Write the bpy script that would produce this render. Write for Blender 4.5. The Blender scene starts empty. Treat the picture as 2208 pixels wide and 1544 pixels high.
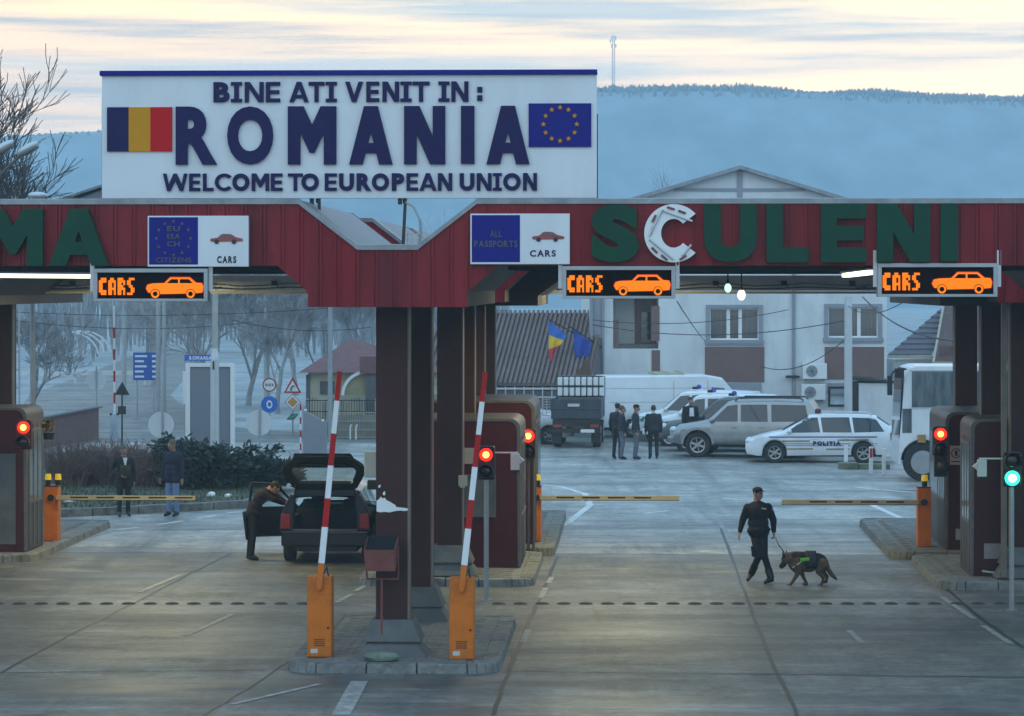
import bpy, bmesh, math, random
import numpy as np
from mathutils import Vector, Matrix
random.seed(7)
PI = math.pi; R = math.radians
SC = bpy.context.scene
COL = SC.collection
# ---------------------------------------------------------------- camera model (source photo pixels -> metres)
K, CX, HY, H = 6500.0, 1104.0, 616.0, 5.45
TH = math.atan(271.0 / K)                  # lanes run 2.4 degrees right of the viewing axis
cT, sT = math.cos(TH), math.sin(TH)
def W(x, y, Z): return Vector(((x - CX) * Z / K, Z, H - (y - HY) * Z / K))
def GZ(y, z=0.0): return K * (H - z) / (y - HY)
def G(x, y, z=0.0): return W(x, y, GZ(y, z))
def L(u, v, z=0.0): return Vector((u * cT + v * sT, v * cT - u * sT, z))   # lane frame -> world
def PX(Z): return K / Z

# ---------------------------------------------------------------- mesh builder
class MB:
    def __init__(s): s.v = []; s.f = []; s.mi = []; s.M = None; s.m = 0
    def add(s, vs, fs, m=None):
        b = len(s.v)
        if s.M is not None: vs = [s.M @ Vector(p) for p in vs]
        s.v += [tuple(p) for p in vs]
        s.f += [[b + i for i in f] for f in fs]
        s.mi += [s.m if m is None else m] * len(fs)
        return s
    def box(s, x0, y0, z0, x1, y1, z1, m=None):
        vs = [(x0,y0,z0),(x1,y0,z0),(x1,y1,z0),(x0,y1,z0),(x0,y0,z1),(x1,y0,z1),(x1,y1,z1),(x0,y1,z1)]
        return s.add(vs, [(3,2,1,0),(4,5,6,7),(0,1,5,4),(1,2,6,5),(2,3,7,6),(3,0,4,7)], m)
    def cbox(s, c, d, m=None, rz=0, rx=0, ry=0):
        old = s.M
        T = Matrix.Translation(c) @ Matrix.Rotation(rz,4,'Z') @ Matrix.Rotation(ry,4,'Y') @ Matrix.Rotation(rx,4,'X')
        s.M = (old @ T) if old is not None else T
        a, b, e = d[0]/2, d[1]/2, d[2]/2
        s.box(-a,-b,-e,a,b,e,m); s.M = old; return s
    def bar(s, p0, p1, w, h, m=None):          # rectangular bar between two points
        p0, p1 = Vector(p0), Vector(p1); d = (p1-p0); n = d.length; d.normalize()
        up = Vector((0,0,1)) if abs(d.z) < .95 else Vector((0,1,0))
        sd = d.cross(up).normalized(); up = sd.cross(d)
        vs = []
        for p in (p0, p1):
            for a, b in ((-1,-1),(1,-1),(1,1),(-1,1)): vs.append(p + sd*a*w/2 + up*b*h/2)
        return s.add(vs, [(3,2,1,0),(4,5,6,7),(0,1,5,4),(1,2,6,5),(2,3,7,6),(3,0,4,7)], m)
    def prism(s, pts, a0, a1, ax='y', m=None):
        def mk(p, a):
            if ax == 'y': return (p[0], a, p[1])
            if ax == 'x': return (a, p[0], p[1])
            return (p[0], p[1], a)
        n = len(pts)
        vs = [mk(p, a0) for p in pts] + [mk(p, a1) for p in pts]
        fs = [list(range(n-1,-1,-1)), list(range(n, 2*n))] + [(i,(i+1)%n,n+(i+1)%n,n+i) for i in range(n)]
        return s.add(vs, fs, m)
    def cyl(s, p0, p1, r0, r1=None, n=12, cap=True, m=None):
        r1 = r0 if r1 is None else r1
        p0, p1 = Vector(p0), Vector(p1); d = (p1-p0).normalized()
        a = Vector((1,0,0)) if abs(d.x) < .8 else Vector((0,1,0))
        e = d.cross(a).normalized(); g = d.cross(e)
        vs = []
        for p, r in ((p0,r0),(p1,r1)):
            for i in range(n):
                t = 2*PI*i/n; vs.append(p + e*math.cos(t)*r + g*math.sin(t)*r)
        fs = [(i,(i+1)%n,n+(i+1)%n,n+i) for i in range(n)]
        if cap: fs += [list(range(n-1,-1,-1)), list(range(n,2*n))]
        return s.add(vs, fs, m)
    def tube(s, pts, r, n=6, m=None):
        pts = [Vector(p) for p in pts]; k = len(pts)
        rr = r if isinstance(r, (list, tuple)) else [r]*k
        vs = []; d0 = None
        for i, p in enumerate(pts):
            d = (pts[min(i+1,k-1)] - pts[max(i-1,0)]).normalized()
            if d0 is None:
                a = Vector((1,0,0)) if abs(d.x) < .8 else Vector((0,1,0)); e = d.cross(a).normalized()
            else: e = (e - d*e.dot(d)).normalized()
            d0 = d; g = d.cross(e)
            for j in range(n):
                t = 2*PI*j/n; vs.append(p + (e*math.cos(t) + g*math.sin(t))*rr[i])
        fs = [(i*n+j, i*n+(j+1)%n, (i+1)*n+(j+1)%n, (i+1)*n+j) for i in range(k-1) for j in range(n)]
        fs += [list(range(n-1,-1,-1)), list(range((k-1)*n, k*n))]
        return s.add(vs, fs, m)
    def ell(s, c, r, n=12, q=8, m=None, Rm=None):
        c = Vector(c); r = (r,r,r) if not isinstance(r,(tuple,list)) else r
        vs = []; fs = []
        def pt(x,y,z):
            p = Vector((x*r[0],y*r[1],z*r[2]))
            return c + (Rm @ p if Rm is not None else p)
        vs.append(pt(0,0,-1))
        for i in range(1,q):
            a = -PI/2 + PI*i/q
            for j in range(n): vs.append(pt(math.cos(a)*math.cos(2*PI*j/n), math.cos(a)*math.sin(2*PI*j/n), math.sin(a)))
        vs.append(pt(0,0,1)); e = len(vs)-1
        for j in range(n): fs.append((0,1+(j+1)%n,1+j)); fs.append((e,1+(q-2)*n+j,1+(q-2)*n+(j+1)%n))
        for i in range(q-2):
            for j in range(n): fs.append((1+i*n+j,1+i*n+(j+1)%n,1+(i+1)*n+(j+1)%n,1+(i+1)*n+j))
        return s.add(vs, fs, m)
    def grid(s, fn, nu, nv, m=None):
        vs = [fn(i/nu, j/nv) for i in range(nu+1) for j in range(nv+1)]
        fs = [(i*(nv+1)+j,(i+1)*(nv+1)+j,(i+1)*(nv+1)+j+1,i*(nv+1)+j+1) for i in range(nu) for j in range(nv)]
        return s.add(vs, fs, m)
    def mesh(s, name, mats, smooth=None, recalc=True):
        me = bpy.data.meshes.new(name)
        me.from_pydata(s.v, [], s.f); 
        mats = mats if isinstance(mats,(list,tuple)) else [mats]
        for m in mats: me.materials.append(m)
        if len(mats) > 1: me.polygons.foreach_set('material_index', s.mi)
        if recalc and len(s.f) < 60000:
            bm = bmesh.new(); bm.from_mesh(me); bmesh.ops.recalc_face_normals(bm, faces=bm.faces); bm.to_mesh(me); bm.free()
        if smooth is not None:
            me.shade_smooth(); me.set_sharp_from_angle(angle=R(smooth))
        me.update()
        return me

def tag(o, label=None, cat=None, group=None, kind=None):
    if label: o['label'] = label
    if cat: o['category'] = cat
    if group: o['group'] = group
    if kind: o['kind'] = kind
    return o
def thing(name, label, cat, loc=(0,0,0), rz=0.0, group=None):
    o = bpy.data.objects.new(name, None); COL.objects.link(o)
    o.empty_display_size = .2; o.location = loc; o.rotation_euler = (0,0,rz)
    return tag(o, label, cat, group)
def part(name, mb, mats, parent=None, bev=0, smooth=None, label=None, loc=None, rz=0, recalc=True):
    me = mb if isinstance(mb, bpy.types.Mesh) else mb.mesh(name, mats, smooth, recalc)
    o = bpy.data.objects.new(name, me); COL.objects.link(o)
    if parent is not None: o.parent = parent
    if loc is not None: o.location = loc
    if rz: o.rotation_euler = (0,0,rz)
    if bev:
        b = o.modifiers.new('bevel','BEVEL'); b.width = bev; b.segments = 2; b.limit_method = 'ANGLE'; b.angle_limit = R(40)
    if label: o['label'] = label
    return o
def struct(name, mb, mats, bev=0, smooth=None, loc=None, rz=0, recalc=True):
    o = part(name, mb, mats, None, bev, smooth, None, loc, rz, recalc); o['kind'] = 'structure'; return o
def copy_tree(o, parent=None):
    c = o.copy(); COL.objects.link(c)
    if parent is not None: c.parent = parent
    for ch in [x for x in COL.objects if x.parent == o]: copy_tree(ch, c)
    return c

# ---------------------------------------------------------------- materials
MC = {}
def mat(name, col, rough=.6, metal=0.0, var=.18, scale=2.5, bump=0.0, bscale=30.0, emit=None, es=1.0, spec=.5, stain=None, stain_amt=.5, stain_scale=1.2, rvar=0.0, stretch=(1,1,1), trans=0.0):
    if name in MC: return MC[name]
    m = bpy.data.materials.new(name); m.use_nodes = True; MC[name] = m
    nt = m.node_tree; N = nt.nodes; Lk = nt.links; b = N['Principled BSDF']
    b.inputs['Roughness'].default_value = rough; b.inputs['Metallic'].default_value = metal
    b.inputs['Specular IOR Level'].default_value = spec
    tc = N.new('ShaderNodeTexCoord'); mp = N.new('ShaderNodeMapping'); mp.inputs['Scale'].default_value = stretch
    Lk.new(tc.outputs['Object'], mp.inputs['Vector'])
    no = N.new('ShaderNodeTexNoise'); no.inputs['Scale'].default_value = scale; no.inputs['Detail'].default_value = 8; no.inputs['Roughness'].default_value = .65
    Lk.new(mp.outputs[0], no.inputs['Vector'])
    rp = N.new('ShaderNodeValToRGB'); rp.color_ramp.elements[0].position = .3; rp.color_ramp.elements[1].position = .7
    rp.color_ramp.elements[0].color = tuple(max(0,c*(1-var)) for c in col)+(1,)
    rp.color_ramp.elements[1].color = tuple(min(1,c*(1+var)) for c in col)+(1,)
    Lk.new(no.outputs['Fac'], rp.inputs['Fac']); out = rp.outputs['Color']
    if stain is not None:
        n2 = N.new('ShaderNodeTexNoise'); n2.inputs['Scale'].default_value = stain_scale; n2.inputs['Detail'].default_value = 10; n2.inputs['Roughness'].default_value = .7
        Lk.new(mp.outputs[0], n2.inputs['Vector'])
        r2 = N.new('ShaderNodeValToRGB'); r2.color_ramp.elements[0].position = .48; r2.color_ramp.elements[1].position = .68
        r2.color_ramp.elements[0].color = (0,0,0,1); r2.color_ramp.elements[1].color = (stain_amt,)*3+(1,)
        Lk.new(n2.outputs['Fac'], r2.inputs['Fac'])
        mx = N.new('ShaderNodeMixRGB'); Lk.new(r2.outputs['Color'], mx.inputs['Fac']); Lk.new(out, mx.inputs['Color1'])
        mx.inputs['Color2'].default_value = tuple(stain)+(1,); out = mx.outputs['Color']
    Lk.new(out, b.inputs['Base Color'])
    if rvar:
        mr = N.new('ShaderNodeMapRange'); mr.inputs['From Min'].default_value = .3; mr.inputs['From Max'].default_value = .7
        mr.inputs['To Min'].default_value = max(.02, rough-rvar); mr.inputs['To Max'].default_value = min(1, rough+rvar)
        n3 = N.new('ShaderNodeTexNoise'); n3.inputs['Scale'].default_value = scale*.6; n3.inputs['Detail'].default_value = 6
        Lk.new(mp.outputs[0], n3.inputs['Vector']); Lk.new(n3.outputs['Fac'], mr.inputs['Value']); Lk.new(mr.outputs[0], b.inputs['Roughness'])
    if bump:
        n4 = N.new('ShaderNodeTexNoise'); n4.inputs['Scale'].default_value = bscale; n4.inputs['Detail'].default_value = 4
        Lk.new(mp.outputs[0], n4.inputs['Vector'])
        bp = N.new('ShaderNodeBump'); bp.inputs['Strength'].default_value = bump; bp.inputs['Distance'].default_value = .02
        Lk.new(n4.outputs['Fac'], bp.inputs['Height']); Lk.new(bp.outputs[0], b.inputs['Normal'])
    if emit is not None:
        b.inputs['Emission Color'].default_value = tuple(emit)+(1,); b.inputs['Emission Strength'].default_value = es
    if trans: b.inputs['Transmission Weight'].default_value = trans
    return m
def glass(name, tint=(.8,.9,.9), refl=.12, rough=.03):
    if name in MC: return MC[name]
    m = bpy.data.materials.new(name); m.use_nodes = True; MC[name] = m
    nt = m.node_tree; N = nt.nodes; Lk = nt.links; N.remove(N['Principled BSDF'])
    t = N.new('ShaderNodeBsdfTransparent'); t.inputs[0].default_value = tuple(tint)+(1,)
    g = N.new('ShaderNodeBsdfGlossy'); g.inputs['Roughness'].default_value = rough
    x = N.new('ShaderNodeMixShader'); lw = N.new('ShaderNodeLayerWeight'); lw.inputs['Blend'].default_value = .25
    mr = N.new('ShaderNodeMath'); mr.operation = 'MULTIPLY_ADD'; mr.inputs[1].default_value = .6; mr.inputs[2].default_value = refl
    Lk.new(lw.outputs['Fresnel'], mr.inputs[0]); Lk.new(mr.outputs[0], x.inputs[0])
    Lk.new(t.outputs[0], x.inputs[1]); Lk.new(g.outputs[0], x.inputs[2]); Lk.new(x.outputs[0], N['Material Output'].inputs[0])
    return m
M_red = mat('red_cladding', (.225,.010,.016), .5, spec=.25, var=.24, scale=2.2, stain=(.09,.008,.012), stain_amt=.75, stain_scale=1.6, rvar=.15, bump=.25, bscale=2.5, stretch=(1,1,.18))
M_redb = mat('booth_red', (.062,.005,.006), .45, spec=.25, var=.2, stain=(.05,.006,.008), stain_amt=.6)
M_maroon = mat('column_paint', (.056,.018,.014), .55, spec=.25, var=.25, scale=2, stain=(.035,.015,.015), stain_amt=.7, stretch=(1,1,.3))
M_shell = mat('booth_shell', (.062,.046,.042), .5, .2, var=.3)
M_tan = mat('tan_pipe_lit_edge', (.17,.135,.105), .5)  # light caught by column edges put into colour; the downpipe shares it
M_flash = mat('grey_flashing', (.23,.25,.27), .4, .5, var=.25, stain=(.5,.52,.54), stain_amt=.3, stain_scale=3)
M_roof = mat('roof_sheet', (.16,.16,.18), .5, .3, var=.15, bump=.2, bscale=60)
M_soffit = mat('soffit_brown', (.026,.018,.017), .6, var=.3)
M_dark = mat('black_metal', (.015,.015,.017), .4, var=.3)
M_black = mat('black_plastic', (.012,.012,.013), .45, var=.3)
M_white = mat('white_paint', (.80,.80,.79), .45, var=.04, stain=(.6,.6,.58), stain_amt=.3)
M_panel = mat('sign_white', (.72,.73,.74), .55, var=.04, scale=.8, stain=(.60,.60,.59), stain_amt=.5, stain_scale=1.3, stretch=(1,1,.35))
M_navy = mat('navy_letter', (.014,.009,.07), .6, spec=.2, var=.12)
M_blue = mat('sign_blue', (.010,.010,.19), .6, spec=.2, var=.08)
M_yellow = mat('flag_yellow', (.62,.26,.006), .6, spec=.2, var=.06)
M_fred = mat('flag_red', (.55,.004,.007), .6, spec=.2, var=.06)
M_green = mat('green_letter', (.005,.055,.027), .6, spec=.2, var=.18, stain=(.012,.04,.03), stain_amt=.5)
M_conc = mat('concrete', (.125,.125,.12), .8, var=.3, scale=4, bump=.5, bscale=25, stain=(.06,.062,.06), stain_amt=.8, stain_scale=2)
M_kerb = mat('kerb_stone', (.20,.195,.18), .8, var=.3, scale=5, bump=.6, bscale=18, stain=(.06,.06,.056), stain_amt=.8, stain_scale=3)
M_orange = mat('barrier_orange', (.66,.165,.008), .5, spec=.3, var=.14, scale=3, stain=(.30,.09,.012), stain_amt=.75, stain_scale=2.2)
M_barred = mat('barrier_red', (.45,.012,.01), .5, spec=.2, var=.15)
M_barwht = mat('barrier_white', (.80,.80,.80), .4, var=.05)
M_cream = mat('cream_paint', (.46,.40,.28), .5, var=.15)
M_grey = mat('grey_metal', (.36,.37,.38), .4, .4, var=.12)
M_lgrey = mat('light_metal', (.55,.56,.57), .35, .3, var=.1)
M_alu = mat('aluminium', (.125,.108,.098), .45, .35, var=.25, stain=(.2,.18,.16), stain_amt=.6, stain_scale=4)
M_rust = mat('rusty_brown', (.21,.06,.045), .7, var=.35, scale=6, bump=.3, stain=(.09,.03,.025), stain_amt=.6, stain_scale=3)
M_wood = mat('bark', (.085,.068,.058), .9, var=.3)
M_twig = mat('twig', (.075,.058,.05), .9, var=.3)
M_wire = mat('cable_black', (.02,.02,.022), .6)
M_yel = mat('beacon_yellow', (.62,.42,.02), .4, emit=(1,.7,.03), es=.25)
M_winglass = mat('window_glass', (.02,.026,.032), .06, var=.4, scale=1, spec=.9)
M_tyre = mat('rubber', (.02,.02,.021), .8, var=.3)
M_rim = mat('wheel_rim', (.45,.46,.47), .3, .8)
M_silver = mat('silver_paint', (.34,.35,.355), .3, .55, var=.05, stain=(.24,.22,.19), stain_amt=.35, stain_scale=1.5)
M_carwhite = mat('white_car_paint', (.76,.77,.78), .25, var=.04, stain=(.5,.48,.44), stain_amt=.25, stain_scale=1.4)
M_carblack = mat('black_car_paint', (.010,.010,.012), .18, var=.1)
M_redlamp = mat('tail_lamp', (.22,.008,.008), .2, var=.1)
M_clear = mat('lamp_clear', (.7,.72,.75), .15, var=.05)
M_ledo = mat('led_amber', (.10,.02,.004), .8, spec=.05, emit=(1.0,.215,.004), es=1.1, var=.05)
M_ledr = mat('led_red', (.3,.02,.01), .5, emit=(1.0,.06,.008), es=.55, var=.05)
M_tube = mat('lamp_tube', (.9,.9,.8), .4, emit=(.93,1.0,.68), es=2.6, var=.01)
M_rl = mat('lamp_red', (.5,.02,.02), .3, emit=(1.0,.012,.004), es=3.5, var=.02)
M_rlc = mat('lamp_red_core', (.9,.6,.2), .3, emit=(1.0,.60,.10), es=3, var=.02)
M_gl = mat('lamp_green', (.02,.5,.3), .3, emit=(.03,.85,.40), es=2.4, var=.02)
M_glc = mat('lamp_green_core', (.7,1,.9), .3, emit=(.75,1.0,.9), es=6, var=.02)
M_lensoff = mat('lens_dark', (.03,.006,.006), .15)

# ---------------------------------------------------------------- lettering
GLY = {}
def glyph(ch, off=.03):
    if (ch, off) in GLY: return GLY[(ch, off)]
    cu = bpy.data.curves.new('glyph','FONT'); cu.body = ch; cu.size = 1; cu.offset = off; cu.extrude = .5; cu.resolution_u = 5
    ob = bpy.data.objects.new('glyph', cu); COL.objects.link(ob)
    dg = bpy.context.evaluated_depsgraph_get()
    me = bpy.data.meshes.new_from_object(ob.evaluated_get(dg))
    vs = [tuple(v.co) for v in me.vertices]; fs = [list(p.vertices) for p in me.polygons]
    COL.objects.unlink(ob); bpy.data.objects.remove(ob); bpy.data.meshes.remove(me); bpy.data.curves.remove(cu)
    xs = [v[0] for v in vs]; ys = [v[1] for v in vs]
    bb = (min(xs), max(xs), min(ys), max(ys))
    GLY[(ch, off)] = (vs, fs, bb); return GLY[(ch, off)]
def poly_letter(ch, s, asp):
    """unit outlines of the straight bold letters; s = stroke / height, asp = width / height"""
    t = min(.40, s/asp); v = s*.92
    if ch == 'E': return [[(0,0),(1,0),(1,v),(t,v),(t,.5-v/2),(.94,.5-v/2),(.94,.5+v/2),(t,.5+v/2),(t,1-v),(1,1-v),(1,1),(0,1)]]
    if ch == 'L': return [[(0,0),(1,0),(1,v),(t,v),(t,1),(0,1)]]
    if ch == 'T': return [[(.5-t/2,0),(.5+t/2,0),(.5+t/2,1-v),(1,1-v),(1,1),(0,1),(0,1-v),(.5-t/2,1-v)]]
    if ch == 'I': return [[(0,0),(1,0),(1,1),(0,1)]]
    if ch == 'N':
        a = t*1.22; return [[(0,0),(t,0),(t,1-t/(1-a)),(1-a,0),(1,0),(1,1),(1-t,1),(1-t,t/(1-a)),(a,1),(0,1)]]
    if ch == 'M':
        a = t*1.25; b = .05; yb = .20; sl = (1-yb)/(.5-b); return [[(0,0),(t,0),(t,1-t*sl),(.5-b,yb),(.5+b,yb),(1-t,1-t*sl),(1-t,0),(1,0),(1,1),(1-a,1),(.5,1-(.5-a)*sl),(a,1),(0,1)]]
    if ch == 'V':
        c = t*.55; t2 = t*1.08; sl = 1/(.5-c); return [[(.5-c,0),(.5+c,0),(1,1),(1-t2,1),(.5,1-(.5-t2)*sl),(t2,1),(0,1)]]
    if ch == 'A':
        c = t*.55; t2 = t*1.08; sl = 1/(.5-c); yt = min(.9,(.5-t2)*sl); xi = lambda y: t2+(.5-t2)*y/yt; y1, y2 = .19, .19+v*.9
        h = [(0,0),(t2,0),(xi(y1),y1),(.5,y1),(.5,y2),(xi(y2),y2),(.5,yt),(.5,1),(.5-c,1)]
        return [h, [(1-x,y) for x,y in h][::-1]]
    if ch == 'C':
        ang = [R(a) for a in np.linspace(42, 318, 40)]; k = 1/(.5+.5*math.cos(R(42)))
        o = [((.5+.5*math.cos(a))*k, .5+.5*math.sin(a)) for a in ang]; i = [((.5+(.5-t*.92)*math.cos(a))*k, .5+(.5-v)*math.sin(a)) for a in ang]
        return [o+i[::-1]]
    if ch == 'W':
        q = t*.95; return [[(.17,0),(.17+q,0),(.5,.60),(.83-q,0),(.83,0),(1,1),(1-q,1),(.765,.36),(.5+q*.48,1),(.5-q*.48,1),(.235,.36),(q,1),(0,1)]]
    return None
def letter(mb, ch, x0, x1, z0, z1, y0, y1, off=.03, m=None, stroke=None):
    """one letter filling x0..x1, z0..z1, front at y0, back at y1"""
    if ch == 'Iserif':
        w = x1-x0; h = z1-z0; t = h*.17; a = w*.29
        pts = [(x0,z0),(x1,z0),(x1,z0+t),(x1-a,z0+t),(x1-a,z1-t),(x1,z1-t),(x1,z1),(x0,z1),(x0,z1-t),(x0+a,z1-t),(x0+a,z0+t),(x0,z0+t)]
        return mb.prism(pts, y0, y1, 'y', m)
    if stroke:
        pl = poly_letter(ch, stroke, (x1-x0)/(z1-z0))
        if pl:
            for q in pl: mb.prism([(x0+a*(x1-x0), z0+b*(z1-z0)) for a,b in q], y0, y1, 'y', m)
            return mb
    vs, fs, bb = glyph(ch, off)
    sx = (x1-x0)/(bb[1]-bb[0]); sz = (z1-z0)/(bb[3]-bb[2])
    out = [(x0+(v[0]-bb[0])*sx, y0+(.5-v[2])*(y1-y0), z0+(v[1]-bb[2])*sz) for v in vs]
    return mb.add(out, fs, m)
def word(mb, txt, x0, x1, z0, z1, y0, y1, off=.03, m=None, gap=.16):
    ws = []
    for c in txt:
        if c == ' ': ws.append(.35); continue
        bb = glyph(c, off)[2]; ws.append(bb[1]-bb[0])
    tot = sum(ws) + gap*.75*(len(txt)-1); s = (x1-x0)/tot; x = x0
    for c, w in zip(txt, ws):
        if c != ' ': letter(mb, c, x, x+w*s, z0, z1, y0, y1, off, m)
        x += (w + gap*.75)*s
    return mb
HAZE=.0006; NISH=.06; SKYK=2.0; FILL_E=.4; EXPO=0.12
DOME0=(.24,.38,.48); DOME1=(.28,.45,.59); DOME2=(.28,.48,.68); DOME3=(.27,.46,.67)
GLOW_L=(.62,.46,.34); GLOW_R=(1.0,.68,.42); GLOWT_L=(1.0,.66,.32); GLOWT_R=(1.5,1.0,.40); CLOUD=(.36,.39,.39); CLOUD2=(.20,.26,.31)
# ================================================================ SETTING
# ---- ground
def mat_ground(name, k, rlo, rhi):
    m = bpy.data.materials.new(name); m.use_nodes = True; nt = m.node_tree; N = nt.nodes; Lk = nt.links; b = N['Principled BSDF']
    tc = N.new('ShaderNodeTexCoord')
    def noise(sc, det, st=(1,1,1), ro=.65):
        mp = N.new('ShaderNodeMapping'); mp.inputs['Scale'].default_value = st; mp.inputs['Rotation'].default_value = (0,0,TH)
        Lk.new(tc.outputs['Object'], mp.inputs['Vector'])
        n = N.new('ShaderNodeTexNoise'); n.inputs['Scale'].default_value = sc; n.inputs['Detail'].default_value = det; n.inputs['Roughness'].default_value = ro
        Lk.new(mp.outputs[0], n.inputs['Vector']); return n.outputs['Fac']
    def ramp(f, a, c0, bb, c1):
        r = N.new('ShaderNodeValToRGB'); e = r.color_ramp.elements
        e[0].position = a; e[0].color = c0+(1,); e[1].position = bb; e[1].color = c1+(1,); Lk.new(f, r.inputs['Fac']); return r.outputs['Color']
    def mix(f, a, c, mode='MIX', fac=None):
        x = N.new('ShaderNodeMixRGB'); x.blend_type = mode
        if f is not None: Lk.new(f, x.inputs['Fac'])
        else: x.inputs['Fac'].default_value = fac
        Lk.new(a, x.inputs['Color1'])
        if isinstance(c, tuple): x.inputs['Color2'].default_value = c+(1,)
        else: Lk.new(c, x.inputs['Color2'])
        return x.outputs['Color']
    base = ramp(noise(.45, 12, (1,.6,1), .7), .34, tuple(k*c for c in (.105,.10,.091)), .66, tuple(k*c for c in (.235,.225,.205)))
    mid = ramp(noise(1.3, 14, (1,1,1), .78), .36, (.5,.5,.5), .66, (1.4,1.4,1.4)); base = mix(None, base, mid, 'MULTIPLY', 1)
    fine = ramp(noise(7, 10, (1,1,1), .8), .33, (.55,.55,.55), .67, (1.4,1.4,1.4)); base = mix(None, base, fine, 'MULTIPLY', 1)
    tyre = ramp(noise(1.5, 8, (.7,.05,1), .7), .50, (0,0,0), .70, (.75,.75,.75)); base = mix(tyre, base, (.05,.05,.05))       # dark wear along the lanes
    cross = ramp(noise(1.1, 9, (.10,.75,1), .7), .54, (0,0,0), .68, (.8,.8,.8)); base = mix(cross, base, (.05,.05,.05))      # sweeping dark drags across
    big = ramp(noise(.33, 10, (.12,1.0,1), .72), .49, (0,0,0), .62, (.75,.75,.75)); base = mix(big, base, (.06,.06,.06))
    spots = ramp(noise(1.1, 4, (1,1,1)), .63, (0,0,0), .70, (.7,.7,.7)); base = mix(spots, base, (.035,.035,.037))               # oil stains
    pale = ramp(noise(.9, 10, (.3,.9,1), .72), .56, (0,0,0), .70, (.6,.6,.6)); base = mix(pale, base, (.36,.355,.33))               # dusty salt streaks
    mp = N.new('ShaderNodeMapping'); mp.inputs['Rotation'].default_value = (0,0,TH); Lk.new(tc.outputs['Object'], mp.inputs['Vector'])
    wob = N.new('ShaderNodeTexNoise'); wob.inputs['Scale'].default_value = .8; wob.inputs['Detail'].default_value = 5; Lk.new(mp.outputs[0], wob.inputs['Vector'])
    ad = N.new('ShaderNodeMixRGB'); ad.blend_type = 'ADD'; ad.inputs['Fac'].default_value = 1.3; Lk.new(mp.outputs[0], ad.inputs['Color1']); Lk.new(wob.outputs['Color'], ad.inputs['Color2'])
    vo = N.new('ShaderNodeTexVoronoi'); vo.feature = 'DISTANCE_TO_EDGE'; vo.inputs['Scale'].default_value = .20; Lk.new(ad.outputs['Color'], vo.inputs['Vector'])
    crack = ramp(vo.outputs['Distance'], .002, (.35,.35,.35), .008, (0,0,0)); base = mix(crack, base, (.03,.03,.03))       # wandering cracks
    Lk.new(base, b.inputs['Base Color'])
    rg = N.new('ShaderNodeMapRange'); rg.inputs['From Min'].default_value = .3; rg.inputs['From Max'].default_value = .7
    rg.inputs['To Min'].default_value = rlo; rg.inputs['To Max'].default_value = rhi
    Lk.new(noise(.5, 8, (.4,1,1)), rg.inputs['Value']); Lk.new(rg.outputs[0], b.inputs['Roughness'])
    b.inputs['Specular IOR Level'].default_value = .5
    bp = N.new('ShaderNodeBump'); bp.inputs['Strength'].default_value = .35; bp.inputs['Distance'].default_value = .015
    Lk.new(noise(45, 4), bp.inputs['Height']); Lk.new(bp.outputs[0], b.inputs['Normal'])
    return m
M_asph = mat_ground('asphalt_worn', .92, .40, .66); M_asph_sheen = mat_ground('asphalt_sky_sheen', 2.1, .28, .55)  # second one: same asphalt, grazing sky reflection put into a paler colour
M_dirt = mat('hazed_soil', (.34,.36,.37), .95, var=.25, scale=.25, stain=(.18,.18,.16), stain_amt=.7, stain_scale=.10, spec=.1, bump=.3, bscale=6)  # valley mist put into the pale soil colour
M_grass = mat('winter_grass', (.055,.065,.032), .9, var=.4, scale=2.5, stain=(.11,.09,.055), stain_amt=.7, stain_scale=1.5, bump=.6, bscale=25)
M_mark = mat('road_paint', (.31,.31,.30), .6, var=.35, scale=5, stain=(.14,.14,.135), stain_amt=1.0, stain_scale=4)
M_mark2 = mat('yard_paint', (.72,.72,.70), .6, var=.2, scale=5, stain=(.3,.3,.29), stain_amt=.9, stain_scale=3)
M_tar = mat('tar_joint', (.018,.018,.019), .5, var=.3)
ng = 40
def gfn(i, j):
    return (-340+680*i, -40+900*j, 0)
gm = MB().grid(gfn, 30, 40); struct('ground', gm, M_dirt)
# the border post's asphalt apron, one sheet above the soil
rd = MB(); pts = [(-40,4),(40,4),(40,105),(24,128),(-3,128),(-8,112),(-12,118),(-17,150),(-26,260),(-31,260),(-24,150),(-19,112),(-40,112)]
rd.prism(pts, -.2, .004, 'z'); struct('road', rd, M_asph)
# yard asphalt behind the canopies, sky reflection put into its paler colour, a thin overlay with a ragged front edge
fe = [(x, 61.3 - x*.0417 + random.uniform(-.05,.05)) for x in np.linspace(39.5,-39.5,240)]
rd = MB(); rd.prism([(-39.5,104.5),(39.5,104.5)]+fe, .002, .0065, 'z'); struct('road', rd, M_asph_sheen)

# ---- painted lines and joints
def strip(pa, pb, w, z=.0105, wob=0, n=1):
    mb = MB(); pa, pb = Vector(pa), Vector(pb); d = (pb-pa); nrm = Vector((-d.y, d.x, 0)).normalized()
    prev = None; vs = []
    for i in range(n+1):
        p = pa + d*(i/n) + nrm*(random.uniform(-wob,wob)); ww = w*random.uniform(.7,1.2) if wob else w
        vs += [(p.x-nrm.x*ww/2, p.y-nrm.y*ww/2, z), (p.x+nrm.x*ww/2, p.y+nrm.y*ww/2, z)]
    mb.add(vs, [(2*i,2*i+1,2*i+3,2*i+2) for i in range(n)]); return mb
def pixline(pix, w, name, m, z=.0105, wob=0, n=1):
    mb = MB()
    for (x0,y0),(x1,y1) in zip(pix[:-1], pix[1:]):
        s = strip(G(x0,y0), G(x1,y1), w, z, wob, n); mb.add(s.v, s.f)
    return struct(name, mb, m)
pixline([(1555,1140),(1600,1262),(1660,1420),(1720,1543),(1800,1700)], .06, 'road_joint', M_tar, .0095, .015, 8)
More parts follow.
